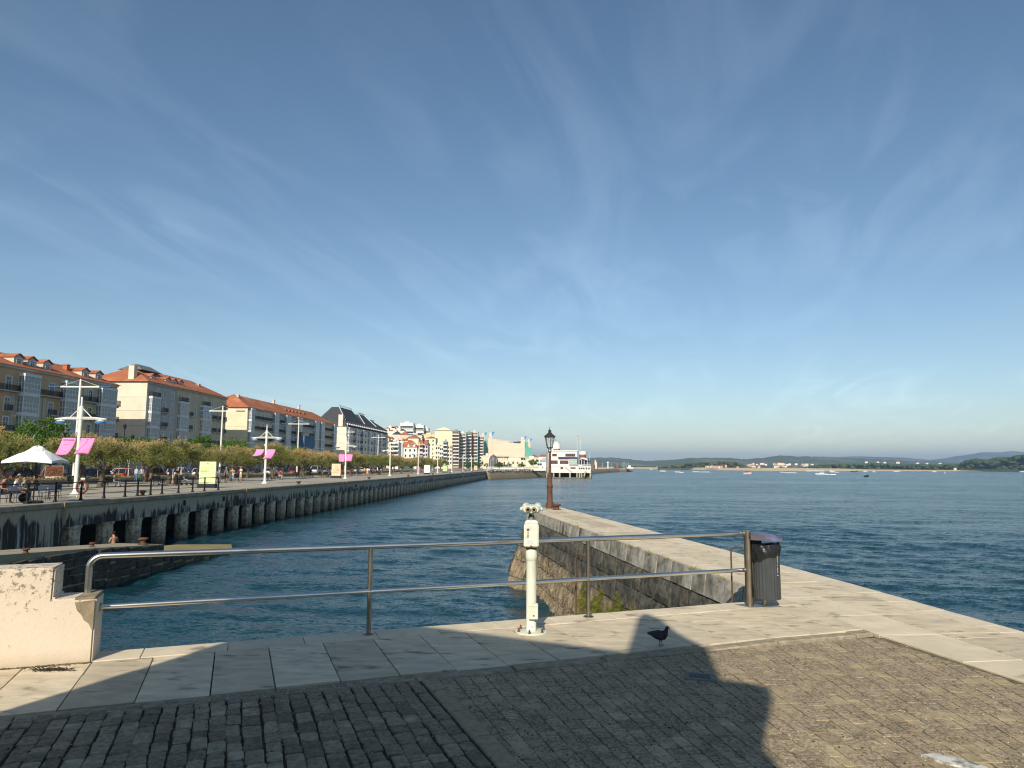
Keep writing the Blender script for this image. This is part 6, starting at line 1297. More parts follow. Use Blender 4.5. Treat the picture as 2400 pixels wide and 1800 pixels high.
# ------------------------------------------------------------------ tamarisk and plane trees
def tree_mats(tag, g1, g2, tip):
    m = bpy.data.materials.new(tag); m.use_nodes = True; t = m.node_tree; b = t.nodes['Principled BSDF']; L = t.links.new; b.inputs['Roughness'].default_value = 0.8; b.inputs['Specular IOR Level'].default_value = 0.15
    tc_n = t.nodes.new('ShaderNodeTexCoord'); oi = t.nodes.new('ShaderNodeObjectInfo'); n = t.nodes.new('ShaderNodeTexNoise'); n.inputs['Scale'].default_value = 1.1; n.inputs['Detail'].default_value = 3
    va = t.nodes.new('ShaderNodeVectorMath'); va.operation = 'MULTIPLY_ADD'; cm = t.nodes.new('ShaderNodeCombineXYZ'); [L(oi.outputs['Random'], cm.inputs[i]) for i in range(3)]; va.inputs[1].default_value = (31, 17, 23); L(cm.outputs[0], va.inputs[0]); L(tc_n.outputs['Object'], va.inputs[2]); L(va.outputs[0], n.inputs[0])
    s = t.nodes.new('ShaderNodeSeparateXYZ'); L(tc_n.outputs['Object'], s.inputs[0])
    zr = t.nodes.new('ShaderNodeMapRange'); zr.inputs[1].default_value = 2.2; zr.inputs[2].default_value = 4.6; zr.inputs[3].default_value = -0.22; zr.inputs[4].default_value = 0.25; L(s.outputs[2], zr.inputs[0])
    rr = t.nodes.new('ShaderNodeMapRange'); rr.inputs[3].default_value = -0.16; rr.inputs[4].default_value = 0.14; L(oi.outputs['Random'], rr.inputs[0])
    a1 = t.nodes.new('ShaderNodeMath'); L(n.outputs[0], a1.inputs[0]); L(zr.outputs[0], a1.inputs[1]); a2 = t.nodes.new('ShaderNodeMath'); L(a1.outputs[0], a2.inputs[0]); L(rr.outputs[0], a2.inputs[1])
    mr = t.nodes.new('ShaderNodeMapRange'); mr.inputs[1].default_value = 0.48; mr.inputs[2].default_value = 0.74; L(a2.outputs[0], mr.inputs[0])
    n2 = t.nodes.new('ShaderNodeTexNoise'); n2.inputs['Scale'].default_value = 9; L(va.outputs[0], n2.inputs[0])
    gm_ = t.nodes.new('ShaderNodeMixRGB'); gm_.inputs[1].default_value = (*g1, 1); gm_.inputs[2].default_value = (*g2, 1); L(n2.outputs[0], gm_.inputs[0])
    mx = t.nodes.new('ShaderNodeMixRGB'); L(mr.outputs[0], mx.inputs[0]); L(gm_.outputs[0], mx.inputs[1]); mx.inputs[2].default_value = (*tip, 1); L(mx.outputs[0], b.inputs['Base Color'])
    b.inputs['Subsurface Weight'].default_value = 0.0
    tr = t.nodes.new('ShaderNodeBsdfTranslucent'); L(mx.outputs[0], tr.inputs[0]); ms = t.nodes.new('ShaderNodeMixShader'); ms.inputs[0].default_value = 0.28; o = t.nodes['Material Output']; L(b.outputs[0], ms.inputs[1]); L(tr.outputs[0], ms.inputs[2]); L(ms.outputs[0], o.inputs[0])
    return m
M_tam = tree_mats('tamarisk plumes', (0.15, 0.17, 0.045), (0.24, 0.25, 0.07), (0.50, 0.36, 0.16))
M_plane = tree_mats('bright leaves', (0.045, 0.10, 0.012), (0.09, 0.17, 0.02), (0.11, 0.19, 0.03))
M_bark = mat('grey-brown bark', (0.14, 0.11, 0.08), (0.075, 0.06, 0.045), scale=5, rough=0.95, bump=0.03, bscale=12, stretch=(1, 1, 0.3))
def crown_mesh(seed, R, Hc, zc, n_cl, n_leaf, leaf, matl, flat=0.55, droop=0.2):
    r = np.random.default_rng(seed); V = []; F = []
    cl = []
    for i in range(n_cl):
        while True:
            p = r.uniform(-1, 1, 3)
            if 0.30 < np.linalg.norm(p) < 1 and p[2] > -0.45: break
        p = p / np.linalg.norm(p) * np.linalg.norm(p) ** 0.45
        w_ = 1 + 0.22 * math.sin(3 * math.atan2(p[1], p[0]) + seed) + r.normal(0, 0.07)
        cl.append((np.array([p[0] * R * w_, p[1] * R * w_, zc + p[2] * Hc * (1 if p[2] > 0 else 0.8)]), r.uniform(0.45, 0.85)))
    C_ = np.array([c for c, _ in cl]); S_ = np.array([s for _, s in cl])
    k = r.integers(0, n_cl, n_leaf)
    off = r.normal(0, 0.42, (n_leaf, 3)) * S_[k][:, None] * np.array([1, 1, 0.75]); P = C_[k] + off
    d = off / (np.linalg.norm(off, axis=1)[:, None] + 1e-6) * 0.7 + r.normal(0, 0.6, (n_leaf, 3)) + (P - np.array([0, 0, zc - 0.6])) / R * 0.7; d[:, 2] += -droop + 0.25
    d /= np.linalg.norm(d, axis=1)[:, None]; b_ = np.cross(d, r.normal(0, 1, (n_leaf, 3))); b_ /= np.linalg.norm(b_, axis=1)[:, None]
    ln = r.uniform(0.6, 1.3, n_leaf)[:, None] * leaf[0]; wd = r.uniform(0.7, 1.3, n_leaf)[:, None] * leaf[1]
    v = np.stack([P - d * ln * 0.5, P + b_ * wd * 0.5, P + d * ln * 0.5, P - b_ * wd * 0.5], 1).reshape(-1, 3)
    me = bpy.data.meshes.new('crown'); me.vertices.add(len(v)); me.vertices.foreach_set('co', v.ravel()); me.loops.add(len(v)); me.loops.foreach_set('vertex_index', np.arange(len(v), dtype=np.int32)); me.polygons.add(n_leaf); me.polygons.foreach_set('loop_start', np.arange(0, len(v), 4, dtype=np.int32)); me.update(); me.validate(); me.materials.append(matl); return me, C_
def trunk_mesh(seed, h_, r0, C_, n_l=7, lean=0.15):
    r = random.Random(seed); m = MB(); lx, ly = r.uniform(-lean, lean), r.uniform(-lean, lean)
    path = [(lx * k / 5 * h_ + 0.06 * r.uniform(-1, 1), ly * k / 5 * h_ + 0.06 * r.uniform(-1, 1), h_ * k / 5) for k in range(6)]
    m.tube(path, [r0 * (1.25 if k == 0 else 1 - 0.07 * k) for k in range(6)], 9)
    top = path[-1]
    for i in range(n_l):
        c_ = C_[r.randrange(len(C_))]; mid = ((top[0] + c_[0]) / 2 + r.uniform(-.2, .2), (top[1] + c_[1]) / 2 + r.uniform(-.2, .2), (top[2] + c_[2]) / 2 - 0.15); m.tube([path[4], mid, tuple(c_)], [r0 * 0.55, r0 * 0.36, r0 * 0.12], 6)
    return m.mesh('trunk', [M_bark], True)
TV = []
for i in range(5):
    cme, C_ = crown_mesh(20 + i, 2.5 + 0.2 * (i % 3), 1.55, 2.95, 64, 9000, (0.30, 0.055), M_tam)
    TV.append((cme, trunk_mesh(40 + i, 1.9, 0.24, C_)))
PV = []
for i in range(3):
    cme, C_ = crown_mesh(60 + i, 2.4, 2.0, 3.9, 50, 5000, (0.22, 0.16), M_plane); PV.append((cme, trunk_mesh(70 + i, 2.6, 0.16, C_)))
def tree(name, loc, var, scale, rz, label, group):
    e = empty(name, loc, rz, label=label, cat='tree', group=group); e.scale = (scale, scale, scale); link('crown', var[0], e); link('trunk', var[1], e); return e
i = 0
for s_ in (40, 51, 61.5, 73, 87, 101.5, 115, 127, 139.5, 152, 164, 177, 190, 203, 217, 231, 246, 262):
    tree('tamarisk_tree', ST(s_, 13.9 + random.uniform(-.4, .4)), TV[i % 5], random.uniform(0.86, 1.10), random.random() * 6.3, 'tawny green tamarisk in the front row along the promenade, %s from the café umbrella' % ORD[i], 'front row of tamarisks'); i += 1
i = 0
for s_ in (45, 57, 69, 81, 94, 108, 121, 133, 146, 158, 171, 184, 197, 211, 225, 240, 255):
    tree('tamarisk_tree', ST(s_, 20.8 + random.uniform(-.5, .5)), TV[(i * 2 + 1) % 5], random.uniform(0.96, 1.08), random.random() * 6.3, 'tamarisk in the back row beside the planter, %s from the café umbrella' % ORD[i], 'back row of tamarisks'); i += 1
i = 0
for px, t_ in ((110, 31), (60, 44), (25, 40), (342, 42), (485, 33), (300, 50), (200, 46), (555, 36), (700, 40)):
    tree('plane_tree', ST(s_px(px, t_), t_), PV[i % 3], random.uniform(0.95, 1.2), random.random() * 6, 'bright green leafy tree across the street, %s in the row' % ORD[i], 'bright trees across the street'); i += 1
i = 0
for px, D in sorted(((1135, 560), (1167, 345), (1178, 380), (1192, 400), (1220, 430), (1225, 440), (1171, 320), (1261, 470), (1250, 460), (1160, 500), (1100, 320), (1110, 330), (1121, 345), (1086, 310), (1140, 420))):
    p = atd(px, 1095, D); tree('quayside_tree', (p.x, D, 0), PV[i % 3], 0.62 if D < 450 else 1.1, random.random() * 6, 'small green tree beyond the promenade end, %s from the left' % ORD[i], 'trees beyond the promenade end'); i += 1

# ------------------------------------------------------------------ planter with flowers, bronze relief
pln = empty('flower_planter', ST(28, 22.6), -HD, label='long low stone planter of dry flowers between promenade and parked cars', cat='planter')
m = MB(); m.box(-0.9, 0.0, 0, 225, 0, 0.38); m.box(-0.95, 0.05, 0, 225, 0.38, 0.45); m.build('wall', M_stone if False else mat('planter stone', (0.36, 0.31, 0.23), (0.28, 0.245, 0.185), scale=0.8, rough=0.9), pln)
fl = MB()
for k in range(26000):
    y = random.uniform(0, 225) if random.random() < 0.6 else random.uniform(0, 90); hgt = 0.28 + 0.1 * math.sin(y * 0.9); p = Vector((random.uniform(-0.95, 0.05), y, 0.42 + random.random() * hgt)); d = Vector((random.gauss(0, 1), random.gauss(0, 1), random.gauss(0.4, 0.7))).normalized() * random.uniform(0.06, 0.14); e = d.orthogonal().normalized() * 0.04
    fl.add([p - e, p + e, p + d], [(0, 1, 2)])
fl.build('flowers', mat('dry flower bed', (0.30, 0.24, 0.13), (0.10, 0.11, 0.035), scale=2.2, rough=0.9, lo=0.42, hi=0.6, c3=(0.42, 0.16, 0.08), c3scale=1.2, c3lo=0.62, c3hi=0.68), pln, kind='stuff')
p = ST(s_px(137, 24.6), 24.6); e = empty('bronze_relief', p, R_(20), label='brown bronze relief panel on a pale plinth behind the planter', cat='monument')
m = MB(); m.box(-0.7, 0.7, -0.25, 0.25, 0, 0.72); m.build('plinth', M_stone, e, bevel=0.02); m = MB(); m.box(-0.80, 0.80, -0.12, 0.12, 0.72, 1.82); m.build('frame', mat('pale frame', (0.5, 0.42, 0.36), rough=0.7), e)
m = MB(); m.box(-0.76, 0.76, -0.14, -0.1, 0.76, 1.78)
for k in range(26): m.ball((random.gauss(0, 0.3), -0.14, 1.2 + random.gauss(0, 0.16)), (random.uniform(0.05, 0.22), 0.05, random.uniform(0.03, 0.08)), 8, 5, M=Matrix.Rotation(random.uniform(-0.6, 0.6), 4, 'Y'))
m.build('relief', mat('brown bronze', (0.17, 0.075, 0.04), (0.12, 0.05, 0.03), scale=5, rough=0.5, metal=0.4), e, smooth=True)

# ------------------------------------------------------------------ promenade lamps with banners, tall masts
M_lampw = mat('white lamp paint', (0.74, 0.72, 0.64), (0.69, 0.66, 0.58), scale=1, rough=0.45)
M_pink = mat('pink banner', (0.84, 0.28, 0.54), (0.80, 0.25, 0.50), scale=2, rough=0.75)
M_lblue = mat('blue lamp shade', (0.03, 0.16, 0.42), rough=0.4)
pole_m = MB(); pole_m.lathe([(0.34, 0), (0.34, 0.05), (0.22, 0.12), (0.13, 0.32), (0.125, 0.5), (0.115, 4.9), (0.14, 4.92), (0.14, 5.75), (0.10, 5.78), (0.06, 5.8), (0.055, 6.4), (0.01, 6.42)], 16); pole_me = pole_m.mesh('pole', [M_lampw], True)
am = MB()
for s_ in (-1, 1):
    am.tube([(s_ * 0.1, 0, 4.95), (s_ * 1.7, 0, 4.95)], 0.04, 6); am.tube([(s_ * 0.1, 0, 5.06), (s_ * 0.9, 0, 5.05), (s_ * 1.55, 0, 4.97)], 0.035, 6); am.tube([(s_ * 0.1, 0, 5.65), (s_ * 0.75, 0, 5.02)], 0.03, 6)
arm_me = am.mesh('arm', [M_lampw])
sm = MB(); sm.lathe([(0.02, 0.16), (0.05, 0.15), (0.05, 0.08), (0.2, 0.05), (0.30, 0.0)], 18, mi=0); sm.lathe([(0.30, 0.0), (0.335, -0.10), (0.33, -0.12)], 18, mi=1, caps=False); sm.lathe([(0.31, -0.11), (0.24, -0.17), (0.1, -0.2), (0.01, -0.2)], 18, mi=2); shade_me = sm.mesh('lamp_shade', [M_lampw, M_lblue, mat('lamp diffuser', (0.45, 0.42, 0.38), rough=0.4)], True)
def banner(par, side, blow, lean, text=None):
    m = MB(); nx, nz = 8, 10; V = []
    for j in range(nz + 1):
        for i_ in range(nx + 1):
            u, v_ = i_ / nx, j / nz; x = side * (0.16 + 0.90 * u) - lean * v_ * (0.4 + 0.6 * v_); z = 3.72 - 1.15 * v_ * (1 - 0.25 * abs(blow) * v_) + 0.10 * math.sin(math.pi * u) * v_ * (1 if side > 0 else -1) * 0.6; y = -0.05 - blow * v_ ** 1.3 * (0.35 + 0.2 * math.sin(u * 4)) + 0.05 * math.sin(5 * v_ + 3 * u) * v_; V.append((x, y, z))
    m.add(V, [(j * (nx + 1) + i_, j * (nx + 1) + i_ + 1, (j + 1) * (nx + 1) + i_ + 1, (j + 1) * (nx + 1) + i_) for j in range(nz) for i_ in range(nx)]); o = m.build('banner', M_pink, par, smooth=True)
    sd = o.modifiers.new('thickness', 'SOLIDIFY'); sd.thickness = 0.008
    d = MB(); at_ = lambda u, v_: V[min(nz, int(v_ * nz)) * (nx + 1) + min(nx, int(u * nx))]
    ink = mat('banner ink', (0.10, 0.03, 0.07), rough=0.8)
    if text == 'map':
        pts = [at_(u, v_) for u, v_ in ((0.95, 0.03), (0.6, 0.12), (0.62, 0.22), (0.5, 0.3), (0.38, 0.42), (0.4, 0.52), (0.3, 0.6), (0.32, 0.75), (0.25, 0.85), (0.2, 0.95))]; d.tube([(p[0], p[1] - 0.012, p[2]) for p in pts], 0.008, 4); p_ = [at_(u, v_) for u, v_ in ((0.3, 0.05), (0.5, 0.15), (0.5, 0.3))]; d.tube([(p[0], p[1] - 0.012, p[2]) for p in p_], 0.007, 4)
        d.build('map_line', ink, o)
    elif text:
        cu = bpy.data.curves.new('lettering', 'FONT'); cu.body = text; cu.size = 0.135; cu.align_x = 'CENTER'; cu.extrude = 0.001; cu.materials.append(ink); tx_ = bpy.data.objects.new('lettering', cu); COL.objects.link(tx_); tm_ = bpy.data.meshes.new_from_object(tx_); bpy.data.objects.remove(tx_); link('lettering', tm_, o, (side * 0.61 - 0.02, -0.085, 3.52), rot=(R_(90), 0, 0))
        for v_ in (0.42, 0.8):
            p0, p1 = at_(0.25 if v_ < 0.5 else 0.35, v_), at_(0.85 if v_ < 0.5 else 0.5, v_); d.tube([(p0[0], p0[1] - 0.014, p0[2]), (p1[0], p1[1] - 0.014, p1[2])], 0.006, 4)
        d.build('print_line', ink, o)
for i in range(9):
    s_ = 46.5 + 31.5 * i; near = ('with two pink banners, nearest the café umbrella', 'with pink banners blown sideways, second along the promenade', 'with pink banners beside the peach board, third along the promenade')
    e = empty('promenade_lamp', ST(s_, 5.15 + 0.006 * s_), -HD * 0 + R_(0), label='white twin-arm lamp post %s' % (near[i] if i < 3 else '%s along the promenade from the café umbrella' % ORD[i]), cat='lamp post', group='promenade lamps')
    link('pole', pole_me, e); link('arm', arm_me, e); link('lamp_shade', shade_me, e, (-1.30, 0, 4.80)); link('lamp_shade', shade_me, e, (1.30, 0, 4.80))
    m = MB(); m.box(-0.16, 0.16, -0.14, -0.10, 3.9, 4.05) if False else m.box(-0.2, -0.1, -0.08, 0.08, 4.1, 4.28); m.build('junction_box', M_lampw, e)
    if i == 0: banner(e, -1, 0.2, 0.42, 'WETLANDS'); banner(e, 1, 0.2, 0.36, 'map')
    if i == 1: banner(e, -1, 1.6, 0.35); banner(e, 1, 0.3, 0.45)
    if i == 2: banner(e, -1, 0.1, 0.0); banner(e, 1, 0.1, 0.18)
    if i < 3: m = MB(); m.tube([(-1.08, -0.05, 3.73), (1.08, -0.05, 3.73)], 0.022, 6); m.build('banner_bar', M_rail, e)
mm_ = MB(); mm_.lathe([(0.2, 0), (0.2, 0.4), (0.16, 0.42), (0.10, 11.0), (0.06, 11.3)], 12); mast_me = mm_.mesh('pole', [M_lampw], True)
am = MB(); am.box(-2.3, 2.3, -0.07, 0.07, 10.35, 10.5); am.tube([(-2.2, 0, 10.45), (0, 0, 11.2), (2.2, 0, 10.45)], 0.02, 4); mast_arm = am.mesh('crossarm', [M_lampw])
bl = MB(); bl.box(-0.65, 0.65, -0.16, 0.16, 10.30, 10.46); mast_l = bl.mesh('floodlight', [mat('blue floodlight', (0.05, 0.10, 0.22), rough=0.4)], bevel=0.03)
for i in range(8):
    e = empty('street_mast', ST(76.2 + 34.3 * i, 26.0), 0, label='tall white T-shaped lighting mast behind the planter, %s from the café umbrella' % ORD[i], cat='light mast', group='street lighting masts'); link('pole', mast_me, e); link('crossarm', mast_arm, e)
    for x in (-2.8, 2.8): link('floodlight', mast_l, e, (x, 0, 0.05))

# ------------------------------------------------------------------ information boards
def board(px0, px1, yb_, ytop, colr, label, style):
    p = at((px0 + px1) / 2, yb_); W = (px1 - px0) / FPX * p.y; Ht = atd((px0 + px1) / 2, ytop, p.y).z
    e = empty('information_board', p, R_(-3), label=label, cat='sign board')
    m = MB(); m.box(-W / 2 - 0.1, W / 2 + 0.06, -0.25, 0.25, 0, 0.36); m.build('base', mat('dark board base', (0.035, 0.035, 0.04), rough=0.7), e, bevel=0.02)
    m = MB(); m.box(-W / 2, W / 2, -0.11, 0.11, 0.36, Ht); bd_ = m.build('panel', [mat('board face %.2f' % colr[0], colr, tuple(c * 0.96 for c in colr), scale=1, rough=0.5)], e, bevel=0.015)
    ink = mat('board print', (0.10, 0.16, 0.07), rough=0.7); d = MB(); r = random.Random(int(px0))
    if style == 'green':
        d.lathe([(0.055, 0), (0.055, 0.004)], 10, (0, 0, 0)) if False else None
        for k, (x0, x1, f) in enumerate(((-.28, .12, .80), (-.28, .18, .745), (-.2, .5, .68), (-.38, .12, .60), (-.42, .10, .535), (-.42, .02, .475), (.32, .52, .48), (.2, .26, .46), (-.42, -.05, .27), (.32, .52, .30))):
            z = 0.36 + (Ht - 0.36) * f; x = x0
            while x < x1: wl = r.uniform(0.03, 0.09); d.box(x * W, min(x + wl, x1) * W, -0.116, -0.109, z, z + (0.045 if 2 < k < 6 else 0.022)); x += wl + 0.02
        m = MB(); m.box(-0.07, 0.07, -0.117, -0.109, Ht - 0.24, Ht - 0.12); m.build('emblem', mat('grey emblem', (0.25, 0.32, 0.3), rough=0.7), bd_)
        m = MB(); m.box(-0.14, 0.02, -0.117, -0.109, 0.40, 0.50); m.build('yellow_mark', mat('yellow mark', (0.75, 0.55, 0.05), rough=0.7), bd_)
    else:
        m = MB(); tone = mat('board picture ' + style, {'peach': (0.62, 0.22, 0.10), 'white': (0.35, 0.5, 0.55), 'pale': (0.35, 0.45, 0.2)}[style], rough=0.7)
        for k in range(5): m.box(r.uniform(-.4, 0) * W, r.uniform(0.05, .4) * W, -0.116, -0.109, 0.36 + (Ht - .36) * (0.25 + 0.12 * k), 0.36 + (Ht - .36) * (0.28 + 0.12 * k))
        m.build('picture', tone, bd_)
        d.box(0.1 * W, 0.35 * W, -0.118, -0.109, 0.36 + (Ht - .36) * 0.42, 0.36 + (Ht - .36) * 0.46)
    d.build('print', ink if style == 'green' else mat('board print 2', (0.2, 0.15, 0.12), rough=0.7), bd_)
board(466, 505, 1143.5, 1082, (0.68, 0.80, 0.38), 'large lime green information board beside the end of the quay fence', 'green')
board(777, 798, 1120.5, 1087, (0.84, 0.54, 0.38), 'peach coloured information board beside the third lamp post', 'peach')
board(994, 1007.5, 1111.5, 1090, (0.78, 0.80, 0.76), 'white information board standing far along the promenade', 'white')
board(1038, 1048, 1107.5, 1091, (0.50, 0.68, 0.34), 'small pale green information board far along the promenade', 'pale')
board(1111, 1118.5, 1104.5, 1091.5, (0.80, 0.50, 0.33), 'smallest peach board near the end of the promenade', 'peach')

# ------------------------------------------------------------------ quay fence, bollards, life ring
fpx = [-45, 8, 80, 144, 203, 256, 304.6, 333.5, 363.5, 390, 428, 460.5, 488, 520]
fs = [s_px(x, 0.75) for x in fpx]
fn = empty('quay_fence', ST(fs[0], 0.75), -HD, label='black iron post and rail fence along the edge of the far quay', cat='fence')
pm_ = MB(); pm_.lathe([(0.13, 0), (0.12, 0.03), (0.075, 0.10), (0.06, 0.2), (0.05, 0.95), (0.06, 1.0), (0.055, 1.05), (0.01, 1.07)], 10); fp_me = pm_.mesh('post', [M_rail], True)
for s_ in fs: link('post', fp_me, fn, (0, s_ - fs[0], 0))
for z, r_ in ((1.0, 0.028), (0.66, 0.016), (0.34, 0.016)): m = MB(); m.tube([(0, 0, z), (0, fs[-1] - fs[0], z)], r_, 6); m.build('rail', M_rail, fn)
for i, (px, py) in enumerate(((345, 1161), (706, 1138), (869, 1122), (960, 1116), (1017, 1112), (1057, 1109.5), (1086.5, 1107.5), (1108, 1106))):
    p = ST(s_px(px, 0.75), 0.75); bollard(p, 'iron mooring bollard on the far quay edge, %s' % ('between the fence posts' if i == 0 else '%s from the fence' % ORD[i - 1]), 0.72 if i == 0 else 0.8, 'far quay bollards')
p = at(189, 1165); e = empty('life_ring_stand', p + Vector((0, 0.1, 0)), R_(15), label='faded red life ring hanging on a white stand behind the quay fence', cat='life ring')
m = MB(); ring = [(0.30 * math.cos(a), -0.05, 0.62 + 0.36 * math.sin(a)) for a in np.linspace(0, 2 * math.pi, 25)]; m.tube(ring, 0.065, 8, caps=False); m.build('ring', mat('faded red ring', (0.20, 0.07, 0.05), (0.13, 0.05, 0.04), scale=6, rough=0.7), e, smooth=True)
m = MB(); m.tube([(-0.28, 0, 0), (0.0, 0, 1.12), (0.26, 0, 0.2)], 0.025, 6); m.box(-0.12, 0.12, -0.03, 0.03, 1.06, 1.16); m.build('stand', M_lampw, e)

# ------------------------------------------------------------------ people
SKIN = mat('skin', (0.42, 0.23, 0.145), (0.38, 0.20, 0.125), scale=6, rough=0.6)
def cloth(c_): return mat('cloth %.2f %.2f %.2f' % c_, c_, tuple(x * 0.85 for x in c_), scale=6, rough=0.9)
HAIRC = {'dark': (0.02, 0.015, 0.012), 'brown': (0.07, 0.04, 0.025), 'grey': (0.33, 0.31, 0.29), 'fair': (0.28, 0.18, 0.08)}
def person(loc, face, pose, top, bottom, label, h_=1.72, hair='dark', sleeves=False, long_legs=True, skirt=None, bare=False, seat_h=0.46, shoes=(0.04, 0.035, 0.03), arms='down', longhair=False, bag=None, hat=None):
    """one continuous skinned body; face = heading of the front in degrees (0 = away from the viewer)"""
    k = h_ / 1.72; J = {}; sit = pose == 'sit'
    hip = seat_h + 0.10 if sit else 0.93
    lean = 0.06 if sit else 0.0
    J['pelvis'] = (0, 0, hip); J['waist'] = (0, lean * 0.3, hip + 0.17); J['chest'] = (0, lean, hip + 0.38); J['neck'] = (0, lean * 1.3 + 0.01, hip + 0.55); J['head0'] = (0, lean * 1.3 + 0.03, hip + 0.64); J['head1'] = (0, lean * 1.3 + 0.045, hip + 0.74); J['nose'] = (0, lean * 1.3 + 0.115, hip + 0.675)
    for s_, sd in ((-1, 'l'), (1, 'r')):
        J['sh' + sd] = (s_ * 0.175, lean, hip + 0.475)
        if arms == 'down' and not sit: el_, wr, hd_ = (s_ * 0.23, -0.02, hip + 0.20), (s_ * 0.23, 0.05, hip - 0.04), (s_ * 0.22, 0.07, hip - 0.13)
        elif arms == 'phone': el_, wr, hd_ = (s_ * 0.24, 0.03, hip + 0.22), (s_ * 0.10, 0.24, hip + 0.36), (s_ * 0.06, 0.30, hip + 0.40)
        else: el_, wr, hd_ = (s_ * 0.23, 0.06, hip + 0.20), (s_ * 0.16, 0.28, hip + 0.16), (s_ * 0.14, 0.36, hip + 0.15)
        J['el' + sd], J['wr' + sd], J['hd' + sd] = el_, wr, hd_
        J['hp' + sd] = (s_ * 0.09, 0, hip - 0.05)
        if sit: J['kn' + sd], J['an' + sd], J['to' + sd] = (s_ * 0.12, 0.44, seat_h + 0.07), (s_ * 0.12, 0.42 + 0.05 * s_, 0.08), (s_ * 0.13, 0.56 + 0.05 * s_, 0.04)
        elif pose == 'walk': J['kn' + sd], J['an' + sd], J['to' + sd] = (s_ * 0.09, 0.12 * s_ + 0.05, 0.50), (s_ * 0.09, 0.22 * s_ - 0.05, 0.09), (s_ * 0.09, 0.22 * s_ + 0.08, 0.04)
        else: J['kn' + sd], J['an' + sd], J['to' + sd] = (s_ * 0.10, 0.015, 0.49), (s_ * 0.11, -0.01, 0.08), (s_ * 0.12, 0.13, 0.04)
    B_ = [('pelvis', 'waist'), ('waist', 'chest'), ('chest', 'neck'), ('neck', 'head0'), ('head0', 'head1'), ('head0', 'nose')]
    for sd in 'lr': B_ += [('chest', 'sh' + sd), ('sh' + sd, 'el' + sd), ('el' + sd, 'wr' + sd), ('wr' + sd, 'hd' + sd), ('pelvis', 'hp' + sd), ('hp' + sd, 'kn' + sd), ('kn' + sd, 'an' + sd), ('an' + sd, 'to' + sd)]
    RAD = dict(pelvis=(.135, .105), waist=(.125, .095), chest=(.145, .11), neck=(.052, .052), head0=(.078, .085), head1=(.085, .10), nose=(.02, .02), sh=(.065, .065), el=(.043, .043), wr=(.030, .030), hd=(.042, .024), hp=(.085, .09), kn=(.058, .058), an=(.042, .042), to=(.042, .032))
    names = list(J); me = bpy.data.meshes.new('body'); me.from_pydata([Vector(J[n_]) * k for n_ in names], [(names.index(a), names.index(b__)) for a, b__ in B_], [])
    o = bpy.data.objects.new('person', me); COL.objects.link(o); sk = o.modifiers.new('s', 'SKIN'); sk.use_smooth_shade = True; sb = o.modifiers.new('u', 'SUBSURF'); sb.levels = 1; sb.render_levels = 1
    for i_, n_ in enumerate(names):
        r_ = RAD.get(n_) or RAD[n_[:-1]]; me.skin_vertices[0].data[i_].radius = (r_[0] * k, r_[1] * k)
    me.skin_vertices[0].data[0].use_root = True
    bpy.context.view_layer.update(); dg = bpy.context.evaluated_depsgraph_get(); nm = bpy.data.meshes.new_from_object(o.evaluated_get(dg)); bpy.data.objects.remove(o); bpy.data.meshes.remove(me)
    nm.name = 'body'; nm.materials.clear()
    for mt in (SKIN, SKIN if bare else cloth(top), cloth(bottom), cloth(shoes), mat('hair ' + hair, HAIRC[hair], rough=0.7)): nm.materials.append(mt)
    seg = [(np.array(J[a]) * k, np.array(J[b__]) * k, a, b__) for a, b__ in B_]
    for pl_ in nm.polygons:
        c_ = np.array(pl_.center); best = None; bd__ = 1e9
        for p0, p1, a, b__ in seg:
            d_ = p1 - p0; t_ = max(0, min(1, np.dot(c_ - p0, d_) / np.dot(d_, d_))); q_ = np.linalg.norm(c_ - p0 - d_ * t_)
            if q_ < bd__: bd__ = q_; best = (a, b__, t_)
        a, b__, t_ = best; mi = 0
        if b__[:2] == 'to': mi = 3
        elif b__[:2] in ('hp', 'kn'): mi = 2 if (b__[:2] == 'hp' or long_legs or t_ < 0.85) and skirt is None else (2 if b__[:2] == 'hp' else 0)
        elif b__[:2] == 'an': mi = 2 if long_legs and skirt is None else 0
        elif b__ in ('waist', 'chest'): mi = 1 if not (b__ == 'waist' and t_ < 0.25) else 2
        elif b__ == 'neck': mi = 1 if t_ < 0.72 else 0
        elif b__[:2] == 'sh': mi = 1
        elif b__[:2] == 'el': mi = 1 if sleeves or t_ < 0.5 else 0
        elif b__[:2] == 'wr': mi = 1 if sleeves else 0
        pl_.material_index = mi
    e = link('person', nm, None, loc, R_(-face), label=label, cat='person')
    hm_ = MB(); hz_ = (hip + 0.725) * k; hy = (lean * 1.3 + 0.025) * k; hm_.ball((0, hy - 0.012, hz_ + 0.01), (0.094 * k, 0.108 * k, 0.105 * k), 12, 8)
    hm_.f = [f for f in hm_.f if sum(hm_.v[i_][1] for i_ in f) / len(f) < hy + 0.035 or sum(hm_.v[i_][2] for i_ in f) / len(f) > hz_ + 0.05]; hm_.m = hm_.m[:len(hm_.f)]
    if longhair: hm_.loft([[(0.085 * math.cos(a) * k, hy - 0.03 + 0.06 * math.sin(a) * k, hz_) for a in np.linspace(0, 6.283, 9)[:-1]], [(0.09 * math.cos(a) * k, hy - 0.06 + 0.045 * math.sin(a) * k, hz_ - 0.24) for a in np.linspace(0, 6.283, 9)[:-1]]])
    hm_.build('hair', mat('hair ' + hair, HAIRC[hair], rough=0.7), e, smooth=True)
